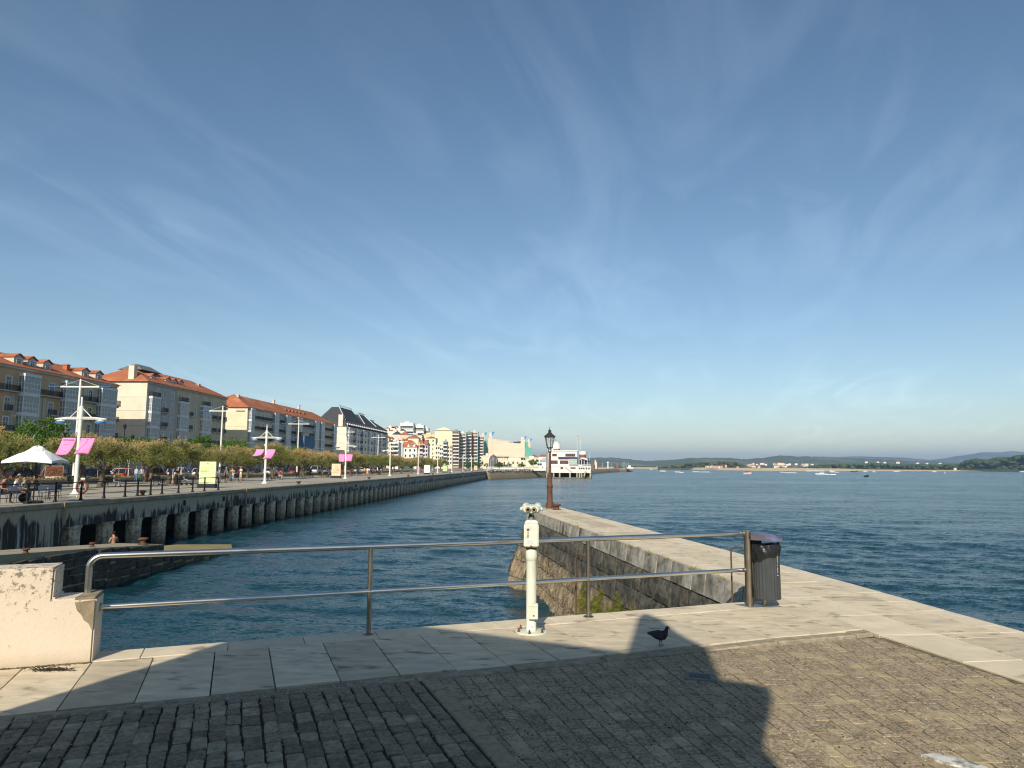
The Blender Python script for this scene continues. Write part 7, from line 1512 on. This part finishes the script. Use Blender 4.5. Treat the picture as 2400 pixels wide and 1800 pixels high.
    if skirt is not None:
        ln, c_ = skirt; m = MB(); m.loft([[(r_ * math.cos(a) * k, r_ * 0.8 * math.sin(a) * k, z * k) for a in np.linspace(0, 6.283, 17)[:-1]] for r_, z in ((0.135, hip + 0.12), (0.175, hip - 0.05), (0.20, hip - ln * 0.5), (0.24, hip - ln))]); m.build('skirt', cloth(c_), e, smooth=True)
    if bag: m = MB(); m.box(-0.14, 0.14, -0.26, -0.11, (hip + 0.15) * k, (hip + 0.5) * k); m.build('backpack', cloth(bag), e, bevel=0.03, seg=2)
    if hat: m = MB(); m.lathe([(0.15, 0.03), (0.15, 0.04), (0.095, 0.05), (0.09, 0.11), (0.02, 0.13)], 12, (0, hy, hz_)); m.build('hat', cloth(hat), e)
    return e
G = lambda px, py: at(px, py)
person(G(318, 1130), 10, 'stand', (0.42, 0.60, 0.70), (0.10, 0.22, 0.36), 'person in pale blue shirt and jeans standing by the planter', sleeves=True, hair='grey')
person(G(331, 1130.3), -5, 'stand', (0.46, 0.42, 0.50), (0.05, 0.09, 0.06), 'person in lilac shirt and dark green trousers beside the one in jeans', sleeves=True, hair='grey')
person(G(344, 1129.5), 40, 'walk', (0.45, 0.30, 0.10), (0.42, 0.34, 0.22), 'person in mustard top and beige skirt with a brown bag near the planter', skirt=(0.42, (0.42, 0.34, 0.22)), bag=(0.10, 0.05, 0.03), hair='brown', longhair=True)
person(G(354, 1129), 30, 'walk', (0.25, 0.15, 0.10), (0.50, 0.44, 0.36), 'person in brown top and pale trousers beside the silver car', hair='fair')
person(G(404, 1137), 60, 'stand', (0.05, 0.17, 0.45), (0.50, 0.40, 0.26), 'person in blue top and sand shorts half hidden by a tree trunk', long_legs=False)
person(G(412, 1138.5), 90, 'stand', (0.02, 0.02, 0.02), (0.02, 0.02, 0.02), 'person in a long black skirt standing beside the pushchair', skirt=(0.80, (0.03, 0.025, 0.025)), arms='hold', longhair=True)
person(G(423, 1137.5), 70, 'stand', (0.36, 0.37, 0.40), (0.02, 0.02, 0.025), 'person in grey shirt and black trousers between black skirt and pushchair', sleeves=True, hair='grey', arms='hold')
person(G(513, 1132), 60, 'stand', (0.58, 0.36, 0.46), (0.55, 0.44, 0.30), 'person in pink top and long beige skirt right of the green board', skirt=(0.82, (0.52, 0.42, 0.29)), longhair=True, sleeves=True)
person(G(529, 1131.5), 20, 'stand', (0.11, 0.125, 0.14), (0.05, 0.06, 0.07), 'person in grey tee shirt and dark shorts seen from behind', long_legs=False, hair='grey')
person(G(544, 1131), 180, 'stand', (0.55, 0.36, 0.20), (0.45, 0.56, 0.70), 'person in sand top and pale blue skirt with raised hands', skirt=(0.46, (0.48, 0.58, 0.72)), arms='phone', longhair=True, hair='brown')
person(G(563.5, 1131), 215, 'stand', (0.72, 0.70, 0.66), (0.55, 0.44, 0.28), 'person in white shirt and beige shorts looking at a phone', long_legs=False, arms='phone', hair='fair', h_=1.8)
person(G(660, 1116), -90, 'stand', (0.55, 0.56, 0.56), (0.45, 0.46, 0.47), 'person in pale clothes and cap standing behind the bench of the red shirt', hat=(0.6, 0.6, 0.6))
person(G(854, 1116.3), 20, 'stand', (0.62, 0.42, 0.06), (0.05, 0.06, 0.12), 'person in yellow top walking far along the promenade', long_legs=False)
person(G(861, 1116.5), 10, 'walk', (0.72, 0.72, 0.74), (0.55, 0.30, 0.28), 'person in white top and pink skirt beside the yellow top', skirt=(0.4, (0.55, 0.32, 0.30)), longhair=True)
person(G(1092, 1106.5), 0, 'walk', (0.50, 0.62, 0.74), (0.04, 0.05, 0.08), 'person in pale blue shirt cycling or walking near the promenade end' .replace(' cycling or', ''), sleeves=True)
person(G(983, 1110.5), 0, 'stand', (0.60, 0.10, 0.28), (0.55, 0.10, 0.25), 'person all in bright pink left of the white board', skirt=(0.7, (0.55, 0.09, 0.25)))
person(G(1083, 1105.5), 0, 'stand', (0.60, 0.05, 0.04), (0.1, 0.03, 0.03), 'person in red far along the promenade near its end')
person(Vector((-22.3, 40.6, -3.5)), -60, 'stand', (0.42, 0.23, 0.145), (0.03, 0.04, 0.08), 'shirtless person in dark shorts on the low landing under the quay', bare=True, long_legs=False, arms='phone', hair='dark')

# ------------------------------------------------------------------ benches
bm_ = {}
def bench_parts():
    m = MB()
    for k in range(4): m.box(-0.9, 0.9, -0.22 + k * 0.115, -0.12 + k * 0.115, 0.42, 0.45)
    bm_['seat'] = m.mesh('seat', [M_rail])
    m = MB()
    for k in range(4): m.box(-0.9, 0.9, 0.245 + k * 0.03, 0.275 + k * 0.03, 0.52 + k * 0.105, 0.61 + k * 0.105)
    bm_['backrest'] = m.mesh('backrest', [M_rail])
    m = MB()
    m.tube([(0, -0.28, 0), (0, -0.22, 0.2), (0, -0.18, 0.42)], 0.03, 6); m.tube([(0, 0.32, 0), (0, 0.2, 0.22), (0, 0.22, 0.45), (0, 0.36, 0.93)], 0.03, 6); m.tube([(0, -0.2, 0.2), (0, 0, 0.30), (0, 0.2, 0.2)], 0.025, 6); bm_['leg'] = m.mesh('leg_frame', [M_rail])
bench_parts()
def bench(loc, rz, label):
    e = empty('park_bench', loc, rz, label=label, cat='bench', group='promenade benches'); link('seat', bm_['seat'], e); link('backrest', bm_['backrest'], e); link('leg_frame', bm_['leg'], e, (-0.75, 0, 0)); link('leg_frame', bm_['leg'], e, (0.75, 0, 0))
bl_ = [(262, 1141.5, 80, 'with the seated woman in white trousers' .replace('woman', 'person')), (178, 1140, 92, 'beside the foot of the nearest lamp post'), (373, 1137.5, 95, 'below the tree beside the pushchair'), (560, 1128, 90, 'behind the person in beige shorts'), (628, 1125.5, 90, 'beside the second lamp post, left of the tree trunk'), (652, 1124, 100, 'with the person in the red shirt'), (701, 1121, 90, 'between the red shirt and the leaning trunk'), (727, 1119.5, 85, 'with the dark clothed sitter'), (753, 1117.5, 90, 'left of the peach board'), (769, 1118.5, 90, 'just behind the peach board'), (826, 1115, 90, 'right of the third lamp post'), (842, 1113.5, 90, 'beside the walkers in yellow and white'), (873, 1112.5, 90, 'right of the walkers in yellow and white'), (886, 1112, 90, 'far along, before the fourth lamp post')]
for px, py, rz, lb_ in bl_: bench(G(px, py), R_(rz), 'black slatted bench %s' % lb_)
p = G(268, 1141.8); person(p, 95, 'sit', (0.30, 0.27, 0.15), (0.55, 0.56, 0.62), 'person in olive top and white trousers sitting on a bench', hair='dark', arms='hold', longhair=True)
person(G(655, 1124.3), 110, 'sit', (0.65, 0.05, 0.04), (0.45, 0.44, 0.42), 'person in red shirt sitting on a bench', hair='dark', arms='hold')
person(G(727, 1119.3), 90, 'sit', (0.03, 0.03, 0.04), (0.03, 0.03, 0.05), 'dark clothed person sitting on a bench beside the leaning trunk', hair='dark', arms='hold')
# pushchair
e = empty('pushchair', G(437, 1137.5), R_(60), label='dark pushchair with pale seat beside the green board', cat='pushchair')
for x in (-0.25, 0.25):
    for y in (-0.35, 0.35): m = MB(); m.lathe([(0.13, -0.025), (0.14, 0), (0.13, 0.025)], 12); o = m.build('wheel', M_rail, e, (x, y, 0.14)); o.rotation_euler = (0, R_(90), 0)
m = MB(); m.tube([(-0.25, -0.35, 0.15), (-0.25, 0.4, 0.75), (-0.25, 0.55, 1.05), (0.25, 0.55, 1.05), (0.25, 0.4, 0.75), (0.25, -0.35, 0.15)], 0.022, 6); m.tube([(-0.25, 0.35, 0.15), (-0.25, -0.1, 0.6)], 0.02, 6); m.tube([(0.25, 0.35, 0.15), (0.25, -0.1, 0.6)], 0.02, 6); m.build('frame', M_steel2, e)
m = MB(); m.loft([[(-0.2, -0.3, 0.42), (0.2, -0.3, 0.42), (0.2, -0.3, 0.5), (-0.2, -0.3, 0.5)], [(-0.2, 0.1, 0.42), (0.2, 0.1, 0.42), (0.2, 0.08, 0.52), (-0.2, 0.08, 0.52)], [(-0.2, 0.32, 0.9), (0.2, 0.32, 0.9), (0.2, 0.24, 0.92), (-0.2, 0.24, 0.92)]]); m.build('seat', cloth((0.45, 0.46, 0.48)), e, bevel=0.02); m = MB(); m.ball((0, 0.2, 0.9), (0.23, 0.26, 0.22), 10, 8); m.build('hood', cloth((0.05, 0.05, 0.06)), e, smooth=True)

# ------------------------------------------------------------------ café terrace
UP = at(80, 1180) ; UP.x -= 0.05
um = empty('cafe_umbrella', UP, R_(12), label='large white café umbrella over the tables beside the quay fence', cat='umbrella')
m = MB(); q_ = 1.12; rings = []
def sq(r_, z): return [(r_ * a, r_ * b__, z + (0.10 if (abs(a) + abs(b__) < 1.5) else 0)) for a, b__ in ((-1, -1), (0, -1), (1, -1), (1, 0), (1, 1), (0, 1), (-1, 1), (-1, 0))]
m.loft([sq(q_, 2.02), sq(q_, 2.13), sq(q_ * 0.55, 2.50), sq(q_ * 0.28, 2.66)], caps=False); m.build('canopy', mat('white canopy', (0.80, 0.79, 0.76), rough=0.8), um, smooth=False)
m = MB(); m.loft([sq(q_ * 0.34, 2.64), sq(q_ * 0.2, 2.78), sq(0.02, 2.84)], caps=False); m.build('vent', MATS['white canopy'], um, smooth=False)
m = MB(); m.tube([(0, 0, 0), (0, 0, 2.8)], 0.028, 8); m.build('pole', M_rail, um); m = MB(); m.box(-0.35, 0.35, -0.35, 0.35, 0, 0.12); m.build('base', M_rail, um, bevel=0.02)
m = MB()
for a, b__ in ((-1, -1), (1, -1), (1, 1), (-1, 1), (0, 1), (0, -1), (1, 0), (-1, 0)): m.tube([(0, 0, 2.7), (a * q_ * 0.97, b__ * q_ * 0.97, 2.10 if abs(a) + abs(b__) > 1 else 2.2)], 0.015, 5)
m.build('ribs', M_rail, um)
M_chair = mat('navy café metal', (0.045, 0.06, 0.10), rough=0.45, metal=0.3)
cm_ = {}
m = MB(); m.box(-0.21, 0.21, -0.21, 0.21, 0.44, 0.465); cm_['seat'] = m.mesh('seat', [M_chair], bevel=0.01); m = MB(); m.box(-0.21, 0.21, 0.19, 0.215, 0.58, 0.84); m.box(-0.21, -0.18, 0.19, 0.215, 0.45, 0.6); m.box(0.18, 0.21, 0.19, 0.215, 0.45, 0.6); cm_['back'] = m.mesh('backrest', [M_chair])
m = MB(); m.tube([(0, 0, 0.45), (0.03, 0.03, 0)], 0.014, 6); cm_['leg'] = m.mesh('leg', [M_chair])
def chair(loc, rz, label):
    e = empty('cafe_chair', loc, rz, label=label, cat='chair', group='café chairs'); link('seat', cm_['seat'], e); link('backrest', cm_['back'], e)
    for i_, (x, y) in enumerate(((0.19, 0.19), (-0.19, 0.19), (-0.19, -0.19), (0.19, -0.19))): link('leg', cm_['leg'], e, (x, y, 0), R_(90 * i_))
chair(at(102, 1175), R_(185), 'navy café chair with its back to the water beside the umbrella pole'); chair(at(124, 1172), R_(200), 'empty navy café chair at the right of the terrace'); chair(at(128, 1170), R_(260), 'navy café chair pushed in behind the empty one')
chair(at(30, 1177), R_(200), 'café chair of the person in the white tee shirt'); chair(at(48, 1174), R_(180), 'café chair of the person in the mint tee shirt'); chair(at(84, 1168), R_(20), 'café chair of the dark clothed person with sunglasses')
tb = empty('cafe_table', at(66, 1170), 0, label='small dark café table under the umbrella', cat='table'); m = MB(); m.lathe([(0.36, 0.72), (0.36, 0.745)], 20); m.build('table_top', M_chair, tb); m = MB(); m.lathe([(0.22, 0), (0.22, 0.02), (0.03, 0.04), (0.03, 0.72)], 12); m.build('pedestal', M_rail, tb)
tb = empty('cafe_table', at(113, 1168), 0, label='second café table beside the empty navy chairs', cat='table'); m = MB(); m.lathe([(0.34, 0.72), (0.34, 0.745)], 20); m.build('table_top', M_chair, tb); m = MB(); m.lathe([(0.22, 0), (0.22, 0.02), (0.03, 0.04), (0.03, 0.72)], 12); m.build('pedestal', M_rail, tb)
person(at(32, 1176), 75, 'sit', (0.70, 0.70, 0.74), (0.03, 0.035, 0.05), 'person in white tee shirt and dark shorts sitting under the umbrella', hair='brown', long_legs=False, arms='hold')
person(at(50, 1173), 85, 'sit', (0.36, 0.62, 0.45), (0.05, 0.05, 0.06), 'person in mint green tee shirt sitting under the umbrella', hair='fair', h_=1.55, arms='hold')
person(at(84, 1167.5), 220, 'sit', (0.012, 0.012, 0.014), (0.015, 0.015, 0.02), 'person all in black with sunglasses sitting behind the umbrella pole', hair='dark', longhair=True, sleeves=True, arms='phone')
person(at(38, 1164), 100, 'sit', (0.33, 0.33, 0.35), (0.1, 0.1, 0.12), 'grey haired person in grey top sitting behind the white tee shirt', hair='grey', sleeves=True, arms='hold'); chair(at(36, 1164), R_(100), 'café chair of the grey haired person')
person(at(0, 1180), 70, 'sit', (0.18, 0.09, 0.05), (0.03, 0.03, 0.03), 'person in brown top at the left edge of the café terrace', hair='brown', arms='hold'); chair(at(-3, 1180), R_(180), 'café chair at the left edge of the terrace')
m = MB(); m.ball((0, 0, 0.22), (0.27, 0.2, 0.24), 12, 8); m.build('backpack', cloth((0.01, 0.01, 0.012)), None, at(55, 1177), smooth=True, label='black backpack on the ground by the umbrella base', cat='backpack')

# ------------------------------------------------------------------ parked cars
def car_protos():
    P_ = {}
    def body(kind):
        L_, H_, W_ = {'hatch': (4.0, 1.48, 0.86), 'suv': (4.5, 1.66, 0.91), 'van': (4.8, 1.90, 0.93)}[kind]
        def ring(y, zb_, zt, hw): return [(-hw * 0.96, y, zb_), (hw * 0.96, y, zb_), (hw, y, zb_ + (zt - zb_) * 0.45), (hw * 0.95, y, zt - 0.06), (hw * 0.80, y, zt), (-hw * 0.80, y, zt), (-hw * 0.95, y, zt - 0.06), (-hw, y, zb_ + (zt - zb_) * 0.45)]
        hb = 0.92 if kind != 'van' else 1.05
        m = MB(); m.loft([ring(-L_ / 2, 0.42, hb * 0.82, W_ * 0.86), ring(-L_ / 2 + 0.12, 0.30, hb * 0.95, W_ * 0.95), ring(-L_ * 0.30, 0.26, hb + 0.03, W_), ring(L_ * 0.15, 0.26, hb, W_), ring(L_ * 0.36, 0.28, hb * 0.92, W_ * 0.97), ring(L_ / 2 - 0.10, 0.32, hb * 0.76, W_ * 0.9), ring(L_ / 2, 0.42, hb * 0.62, W_ * 0.78)])
        lower = m
        g0, g1 = (-L_ / 2 + 0.22, -L_ / 2 + 0.62), (L_ * 0.22, L_ * 0.06)
        m2 = MB(); rw = W_ * 0.78
        def gr(y, z, hw): return [(-hw, y, z), (hw, y, z)]
        v = [(-W_ * .92, g0[0], hb - 0.02), (W_ * .92, g0[0], hb - 0.02), (W_ * .92, g1[0], hb - 0.04), (-W_ * .92, g1[0], hb - 0.04), (-rw, g0[1], H_ - 0.05), (rw, g0[1], H_ - 0.05), (rw, g1[1], H_ - 0.05), (-rw, g1[1], H_ - 0.05)]
        m2.add(v, [(0, 3, 2, 1), (4, 5, 6, 7), (0, 1, 5, 4), (1, 2, 6, 5), (2, 3, 7, 6), (3, 0, 4, 7)])
        m3 = MB(); m3.loft([[(-rw, g0[1] - 0.05, H_ - 0.06), (rw, g0[1] - 0.05, H_ - 0.06), (rw, g1[1] + 0.05, H_ - 0.06), (-rw, g1[1] + 0.05, H_ - 0.06)], [(-rw * .93, g0[1] + 0.1, H_), (rw * .93, g0[1] + 0.1, H_), (rw * .93, g1[1] - 0.1, H_), (-rw * .93, g1[1] - 0.1, H_)]])
        for s_ in (-1, 1):
            for a_, b__ in (((s_ * W_ * .93, g0[0], hb - 0.03), (s_ * rw, g0[1], H_ - 0.05)), ((s_ * W_ * .93, g1[0], hb - 0.04), (s_ * rw, g1[1], H_ - 0.05)), ((s_ * W_ * .935, -0.25, hb), (s_ * rw * 1.005, -0.25, H_ - 0.05))): m3.tube([a_, b__], 0.045, 5)
        return lower, m2, m3, L_, H_, W_, hb
    for kind in ('hatch', 'suv', 'van'): P_[kind] = body(kind)
    return P_
CP = car_protos(); CMc = {}
M_tyre = mat('tyre rubber', (0.012, 0.012, 0.012), rough=0.9); M_rim = mat('alloy rim', (0.4, 0.4, 0.41), rough=0.35, metal=0.8); M_tail = mat('tail lamp red', (0.45, 0.01, 0.01), rough=0.3); M_head = mat('headlamp glass', (0.6, 0.6, 0.58), rough=0.15); M_cglass = glass('car glass', (0.015, 0.018, 0.02), 0.05)
wmh = MB(); wmh.lathe([(0.22, -0.10), (0.31, -0.09), (0.325, 0), (0.31, 0.09), (0.22, 0.10)], 16); wheel_me = wmh.mesh('tyre', [M_tyre], True); rmh = MB(); rmh.lathe([(0.02, 0.108), (0.215, 0.10), (0.215, -0.10), (0.02, -0.108)], 14); rim_me = rmh.mesh('rim', [M_rim])
def car(loc, rz, kind, colr, label):
    lower, gl, rf, L_, H_, W_, hb = CP[kind]; paint = mat('car paint %.2f %.2f %.2f' % colr, colr, rough=0.28, spec=0.6); key = (kind, colr)
    if key not in CMc: CMc[key] = (lower.mesh('body', [paint], True), gl.mesh('glazing', [M_cglass]), rf.mesh('roof', [paint]))
    e = empty('parked_car', loc, rz, label=label, cat='car', group='cars parked along the street'); b_ = link('body', CMc[key][0], e); link('glazing', CMc[key][1], e); link('roof', CMc[key][2], e)
    for x in (-1, 1):
        for y in (-L_ * 0.30, L_ * 0.31): w_ = link('wheel', wheel_me, e, (x * (W_ - 0.10), y, 0.325), rot=(0, R_(90), 0)); link('rim', rim_me, w_)
        m = MB(); m.box(x * W_ * 0.80 - 0.12, x * W_ * 0.80 + 0.12, -L_ / 2 - 0.015, -L_ / 2 + 0.16, hb * 0.70, hb * 0.92); m.build('tail_light', M_tail, e, bevel=0.02); m = MB(); m.box(x * W_ * 0.68 - 0.16, x * W_ * 0.68 + 0.16, L_ / 2 - 0.22, L_ / 2 - 0.02, hb * 0.58, hb * 0.72); m.build('headlight', M_head, e, bevel=0.02); m = MB(); m.box(x * (W_ + 0.02), x * (W_ + 0.16), L_ * 0.16, L_ * 0.16 + 0.1, hb - 0.02, hb + 0.12); m.build('mirror', paint, e, bevel=0.02)
    m = MB(); m.box(-0.26, 0.26, -L_ / 2 - 0.03, -L_ / 2 + 0.05, 0.50, 0.61); m.build('number_plate', M_joiner, e)
cars = [(-12, 28.5, 'hatch', (0.02, 0.025, 0.035)), (52, 29, 'hatch', (0.02, 0.028, 0.04)), (58, 28.5, 'hatch', (0.01, 0.01, 0.012)), (66, 29.4, 'hatch', (0.30, 0.03, 0.03)), (72, 28.8, 'suv', (0.012, 0.012, 0.014)), (78.5, 28.8, 'van', (0.012, 0.014, 0.018)), (85, 28.8, 'hatch', (0.03, 0.04, 0.06)), (91, 29, 'hatch', (0.55, 0.09, 0.02)), (97, 28.8, 'suv', (0.16, 0.02, 0.02)), (104, 29, 'suv', (0.55, 0.56, 0.57)), (111, 29, 'hatch', (0.60, 0.60, 0.60)), (117.5, 29, 'van', (0.03, 0.10, 0.30)), (124, 28.8, 'suv', (0.03, 0.04, 0.05)), (131, 29, 'hatch', (0.04, 0.06, 0.09)), (138, 28.8, 'hatch', (0.62, 0.62, 0.62)), (145, 29, 'hatch', (0.05, 0.06, 0.10)), (152, 29, 'suv', (0.24, 0.02, 0.025)), (159, 29, 'suv', (0.02, 0.02, 0.025)), (166, 28.8, 'van', (0.68, 0.68, 0.67)), (173, 29, 'hatch', (0.20, 0.26, 0.30)), (180, 29, 'hatch', (0.25, 0.30, 0.33)), (187, 29, 'suv', (0.08, 0.10, 0.12)), (194, 29, 'hatch', (0.30, 0.03, 0.03)), (201, 29, 'suv', (0.66, 0.66, 0.66)), (208, 29, 'hatch', (0.6, 0.6, 0.62)), (216, 29, 'van', (0.66, 0.65, 0.62)), (224, 29, 'hatch', (0.3, 0.03, 0.03)), (232, 29, 'suv', (0.6, 0.6, 0.6))]
cn = {(0.30, 0.03, 0.03): 'red'}
def colname(c_):
    mx_, mn_ = max(c_), min(c_)
    if mx_ < 0.07: return 'black' if c_[2] < 0.03 else 'dark blue'
    if mx_ - mn_ < 0.06: return 'white' if mn_ > 0.58 else ('silver' if mn_ > 0.3 else 'grey')
    if c_[0] > c_[2] * 2: return 'orange' if c_[1] > 0.06 else 'red'
    return 'blue' if c_[2] > 2 * c_[0] else 'grey-blue'
for i, (s_, t_, kd, c_) in enumerate(cars[1:]): car(ST(s_, t_, -0.01), -HD, kd, c_, '%s %s parked behind the planter, %s in the row from the café' % (colname(c_), {'hatch': 'hatchback', 'suv': 'high-roofed car', 'van': 'van'}[kd], ORD[i]))
for i, (s_, c_) in enumerate(((60, (0.5, 0.5, 0.5)), (75, (0.6, 0.6, 0.6)), (100, (0.62, 0.62, 0.6)), (118, (0.1, 0.1, 0.12)), (134, (0.6, 0.6, 0.6)), (156, (0.3, 0.03, 0.03)), (178, (0.6, 0.6, 0.6)))): car(ST(s_, 35.5, -0.01), -HD + math.pi, 'hatch', c_, '%s hatchback facing the viewer in the far lane, %s of the lane' % (colname(c_), ORD[i]))
# traffic light on a curved arm, ornate lantern post, small signs
p = ST(s_px(82, 36), 36); e = empty('traffic_light', p, R_(0), label='traffic light hanging from a curved pole above the trees at the café', cat='traffic light')
L2 = (s_px(150, 36) - s_px(82, 36)); q2 = ST(s_px(150, 36), 36) - p
m = MB(); m.tube([(0, 0, 0), (0, 0, 5.2), (q2.x * 0.2, q2.y * 0.2, 6.2), (q2.x * 0.55, q2.y * 0.55, 6.75), (q2.x * 0.95, q2.y * 0.95, 6.85)], [0.1, 0.09, 0.08, 0.07, 0.06], 8); m.build('pole', mat('sage green pole', (0.22, 0.27, 0.2), rough=0.6), e, smooth=True)
m = MB(); m.box(q2.x - 0.30, q2.x + 0.30, q2.y - 0.06, q2.y + 0.02, 5.95, 7.2); m.build('backing_board', M_joiner, e, bevel=0.02); m = MB(); m.box(q2.x - 0.22, q2.x + 0.22, q2.y - 0.28, q2.y - 0.07, 6.05, 7.1); hd_ = m.build('signal_head', M_rail, e, bevel=0.03)
for k in range(3): m = MB(); m.lathe([(0.12, 0), (0.12, 0.1), (0.09, 0.1), (0.09, 0.02)], 12); o = m.build('lens_hood', M_rail, hd_, (q2.x, q2.y - 0.28, 6.25 + 0.33 * k)); o.rotation_euler = (R_(90), 0, 0)
p = ST(s_px(294, 50), 50); e = empty('ornate_street_lantern', p, 0, label='black ornate three-headed street lantern before the cream end wall', cat='street lamp')
m = MB(); m.lathe([(0.25, 0), (0.2, 0.8), (0.09, 1.0), (0.07, 8.2)], 10); m.tube([(-1.5, 0, 6.4), (-0.8, 0, 6.9), (0, 0, 6.5), (0.8, 0, 6.9), (1.5, 0, 6.4)], 0.06, 6); m.build('pole', M_rail, e, smooth=True)
for x, z in ((-1.5, 6.3), (0, 8.2), (1.5, 6.3)): m = MB(); m.lathe([(0.12, 0), (0.3, 0.55), (0.36, 0.6), (0.12, 0.9), (0.03, 1.1)], 8, (x, 0, z)); m.build('lantern', M_rail, e)
for i, (px, t_) in enumerate(((238, 25), (287, 24), (309, 24.2))):
    e = empty('sign_post', ST(s_px(px, t_), t_), 0, label='slim %s post beside the planter, %s from the nearest lamp' % (('green', 'green', 'white')[i], ORD[i]), cat='sign post'); m = MB(); m.tube([(0, 0, 0), (0, 0, 2.6)], 0.05, 6); m.build('post', MATS['sage green pole'] if i < 2 else M_lampw, e); m = MB(); m.box(-0.2, 0.2, -0.03, 0.0, 2.1, 2.6); m.build('plate', MATS['sage green pole'] if i < 2 else M_lampw, e)

# ------------------------------------------------------------------ boats on the bay
def boat(px, py, Lb, heading, hullc, label, cabin=True, wake=0.0, topc=(0.7, 0.7, 0.68), mast=0, hgt=1.0):
    p = at(px, py, WZ + 0.02); e = empty('boat', p, R_(heading), label=label, cat='boat', group='boats on the bay')
    def ring(x, hw, zb_, zt): return [(x, -hw, zt), (x, -hw * 0.6, zb_), (x, hw * 0.6, zb_), (x, hw, zt)]
    m = MB(); b_ = Lb * 0.16; m.loft([ring(-Lb / 2, b_ * 0.9, -0.2, 0.9 * hgt), ring(-Lb * 0.1, b_, -0.3, 0.9 * hgt), ring(Lb * 0.25, b_ * 0.8, -0.2, 1.05 * hgt), ring(Lb / 2, 0.05, 0.4, 1.3 * hgt)]); m.build('hull', cloth(hullc), e)
    if cabin: m = MB(); m.loft([[(-Lb * 0.25, -b_ * 0.7, 0.9 * hgt), (Lb * 0.18, -b_ * 0.6, 0.95 * hgt), (Lb * 0.18, b_ * 0.6, 0.95 * hgt), (-Lb * 0.25, b_ * 0.7, 0.9 * hgt)], [(-Lb * 0.22, -b_ * 0.6, 2.0 * hgt), (Lb * 0.06, -b_ * 0.5, 2.0 * hgt), (Lb * 0.06, b_ * 0.5, 2.0 * hgt), (-Lb * 0.22, b_ * 0.6, 2.0 * hgt)]]); c__ = m.build('cabin', cloth(topc), e); m = MB(); m.box(-Lb * 0.2, Lb * 0.1, -b_ * 0.66, b_ * 0.66, 1.35 * hgt, 1.7 * hgt); m.build('cabin_window', M_glass, c__)
    if mast: m = MB(); m.tube([(0, 0, 0.9), (0, 0, mast)], 0.06, 5); m.build('mast', M_joiner, e)
    if wake:
        m = MB()
        for k in range(60): x = -Lb / 2 - random.random() ** 1.5 * wake; m.ball((x, random.gauss(0, 0.4 + 0.12 * -x), 0.03), (random.uniform(0.3, 1.2), random.uniform(0.15, 0.5), random.uniform(0.08, 0.45)), 6, 4)
        m.build('foam', mat('white foam', (0.8, 0.82, 0.83), rough=0.9), e, kind='stuff')
boat(1752, 1111.2, 6.8, 10, (0.66, 0.66, 0.64), 'white and red passenger launch crossing the bay', topc=(0.62, 0.10, 0.06), hgt=1.25)
boat(1588, 1107.2, 5.5, 150, (0.6, 0.6, 0.6), 'small white boat with orange top off the sand spit', topc=(0.45, 0.25, 0.1), wake=3)
boat(1527, 1101.5, 7, 20, (0.66, 0.66, 0.66), 'white boat nearest the sand spit')
boat(1554, 1105.3, 7, 180, (0.66, 0.66, 0.66), 'low white boat with pale cabin left of the spray', topc=(0.5, 0.5, 0.4)); boat(1630, 1106.5, 6, 185, (0.6, 0.6, 0.6), 'speedboat hidden in its own white spray', wake=12, cabin=False); boat(1836, 1108.5, 6, 170, (0.5, 0.5, 0.5), 'speedboat with long white spray off the beach', wake=9, cabin=False)
boat(1924, 1112.5, 8, 170, (0.72, 0.72, 0.72), 'white motorboat with a bright bow wave, nearest on the bay', wake=6); boat(1952, 1107, 6, 180, (0.7, 0.7, 0.7), 'white motorboat behind the one with the bow wave', wake=3)
boat(2003, 1105.5, 11, 0, (0.03, 0.03, 0.03), 'black hulled tug with cream wheelhouse', topc=(0.6, 0.55, 0.35), mast=4); boat(2028, 1105.8, 6, 0, (0.7, 0.7, 0.7), 'white yacht with mast right of the tug', mast=7); boat(2048, 1106.5, 4, 0, (0.7, 0.7, 0.7), 'little sailing dinghy with bare mast', mast=6, cabin=False)
boat(2102, 1106, 9, 175, (0.7, 0.7, 0.7), 'long white cruiser anchored before the shore trees'); boat(2190, 1106.5, 6, 180, (0.6, 0.6, 0.62), 'small pale boat before the shore boathouses'); boat(2215, 1109.5, 5, 60, (0.5, 0.5, 0.52), 'grey boat seen end-on before the headland', topc=(0.4, 0.25, 0.2)); boat(2396, 1106.5, 8, 170, (0.7, 0.7, 0.7), 'white boat at the far right before the headland'); boat(2031, 1118, 3.2, 20, (0.03, 0.03, 0.03), 'tiny dark canoe low in the water', cabin=False)
i = 0
for px in (1893, 1899, 1906, 1912, 1920, 1928, 1947): boat(px, 1104.6, 6, 0, (0.72, 0.72, 0.72), 'white boat moored off the village beach, %s from the left' % ORD[i], mast=0 if i % 3 else 7); i += 1
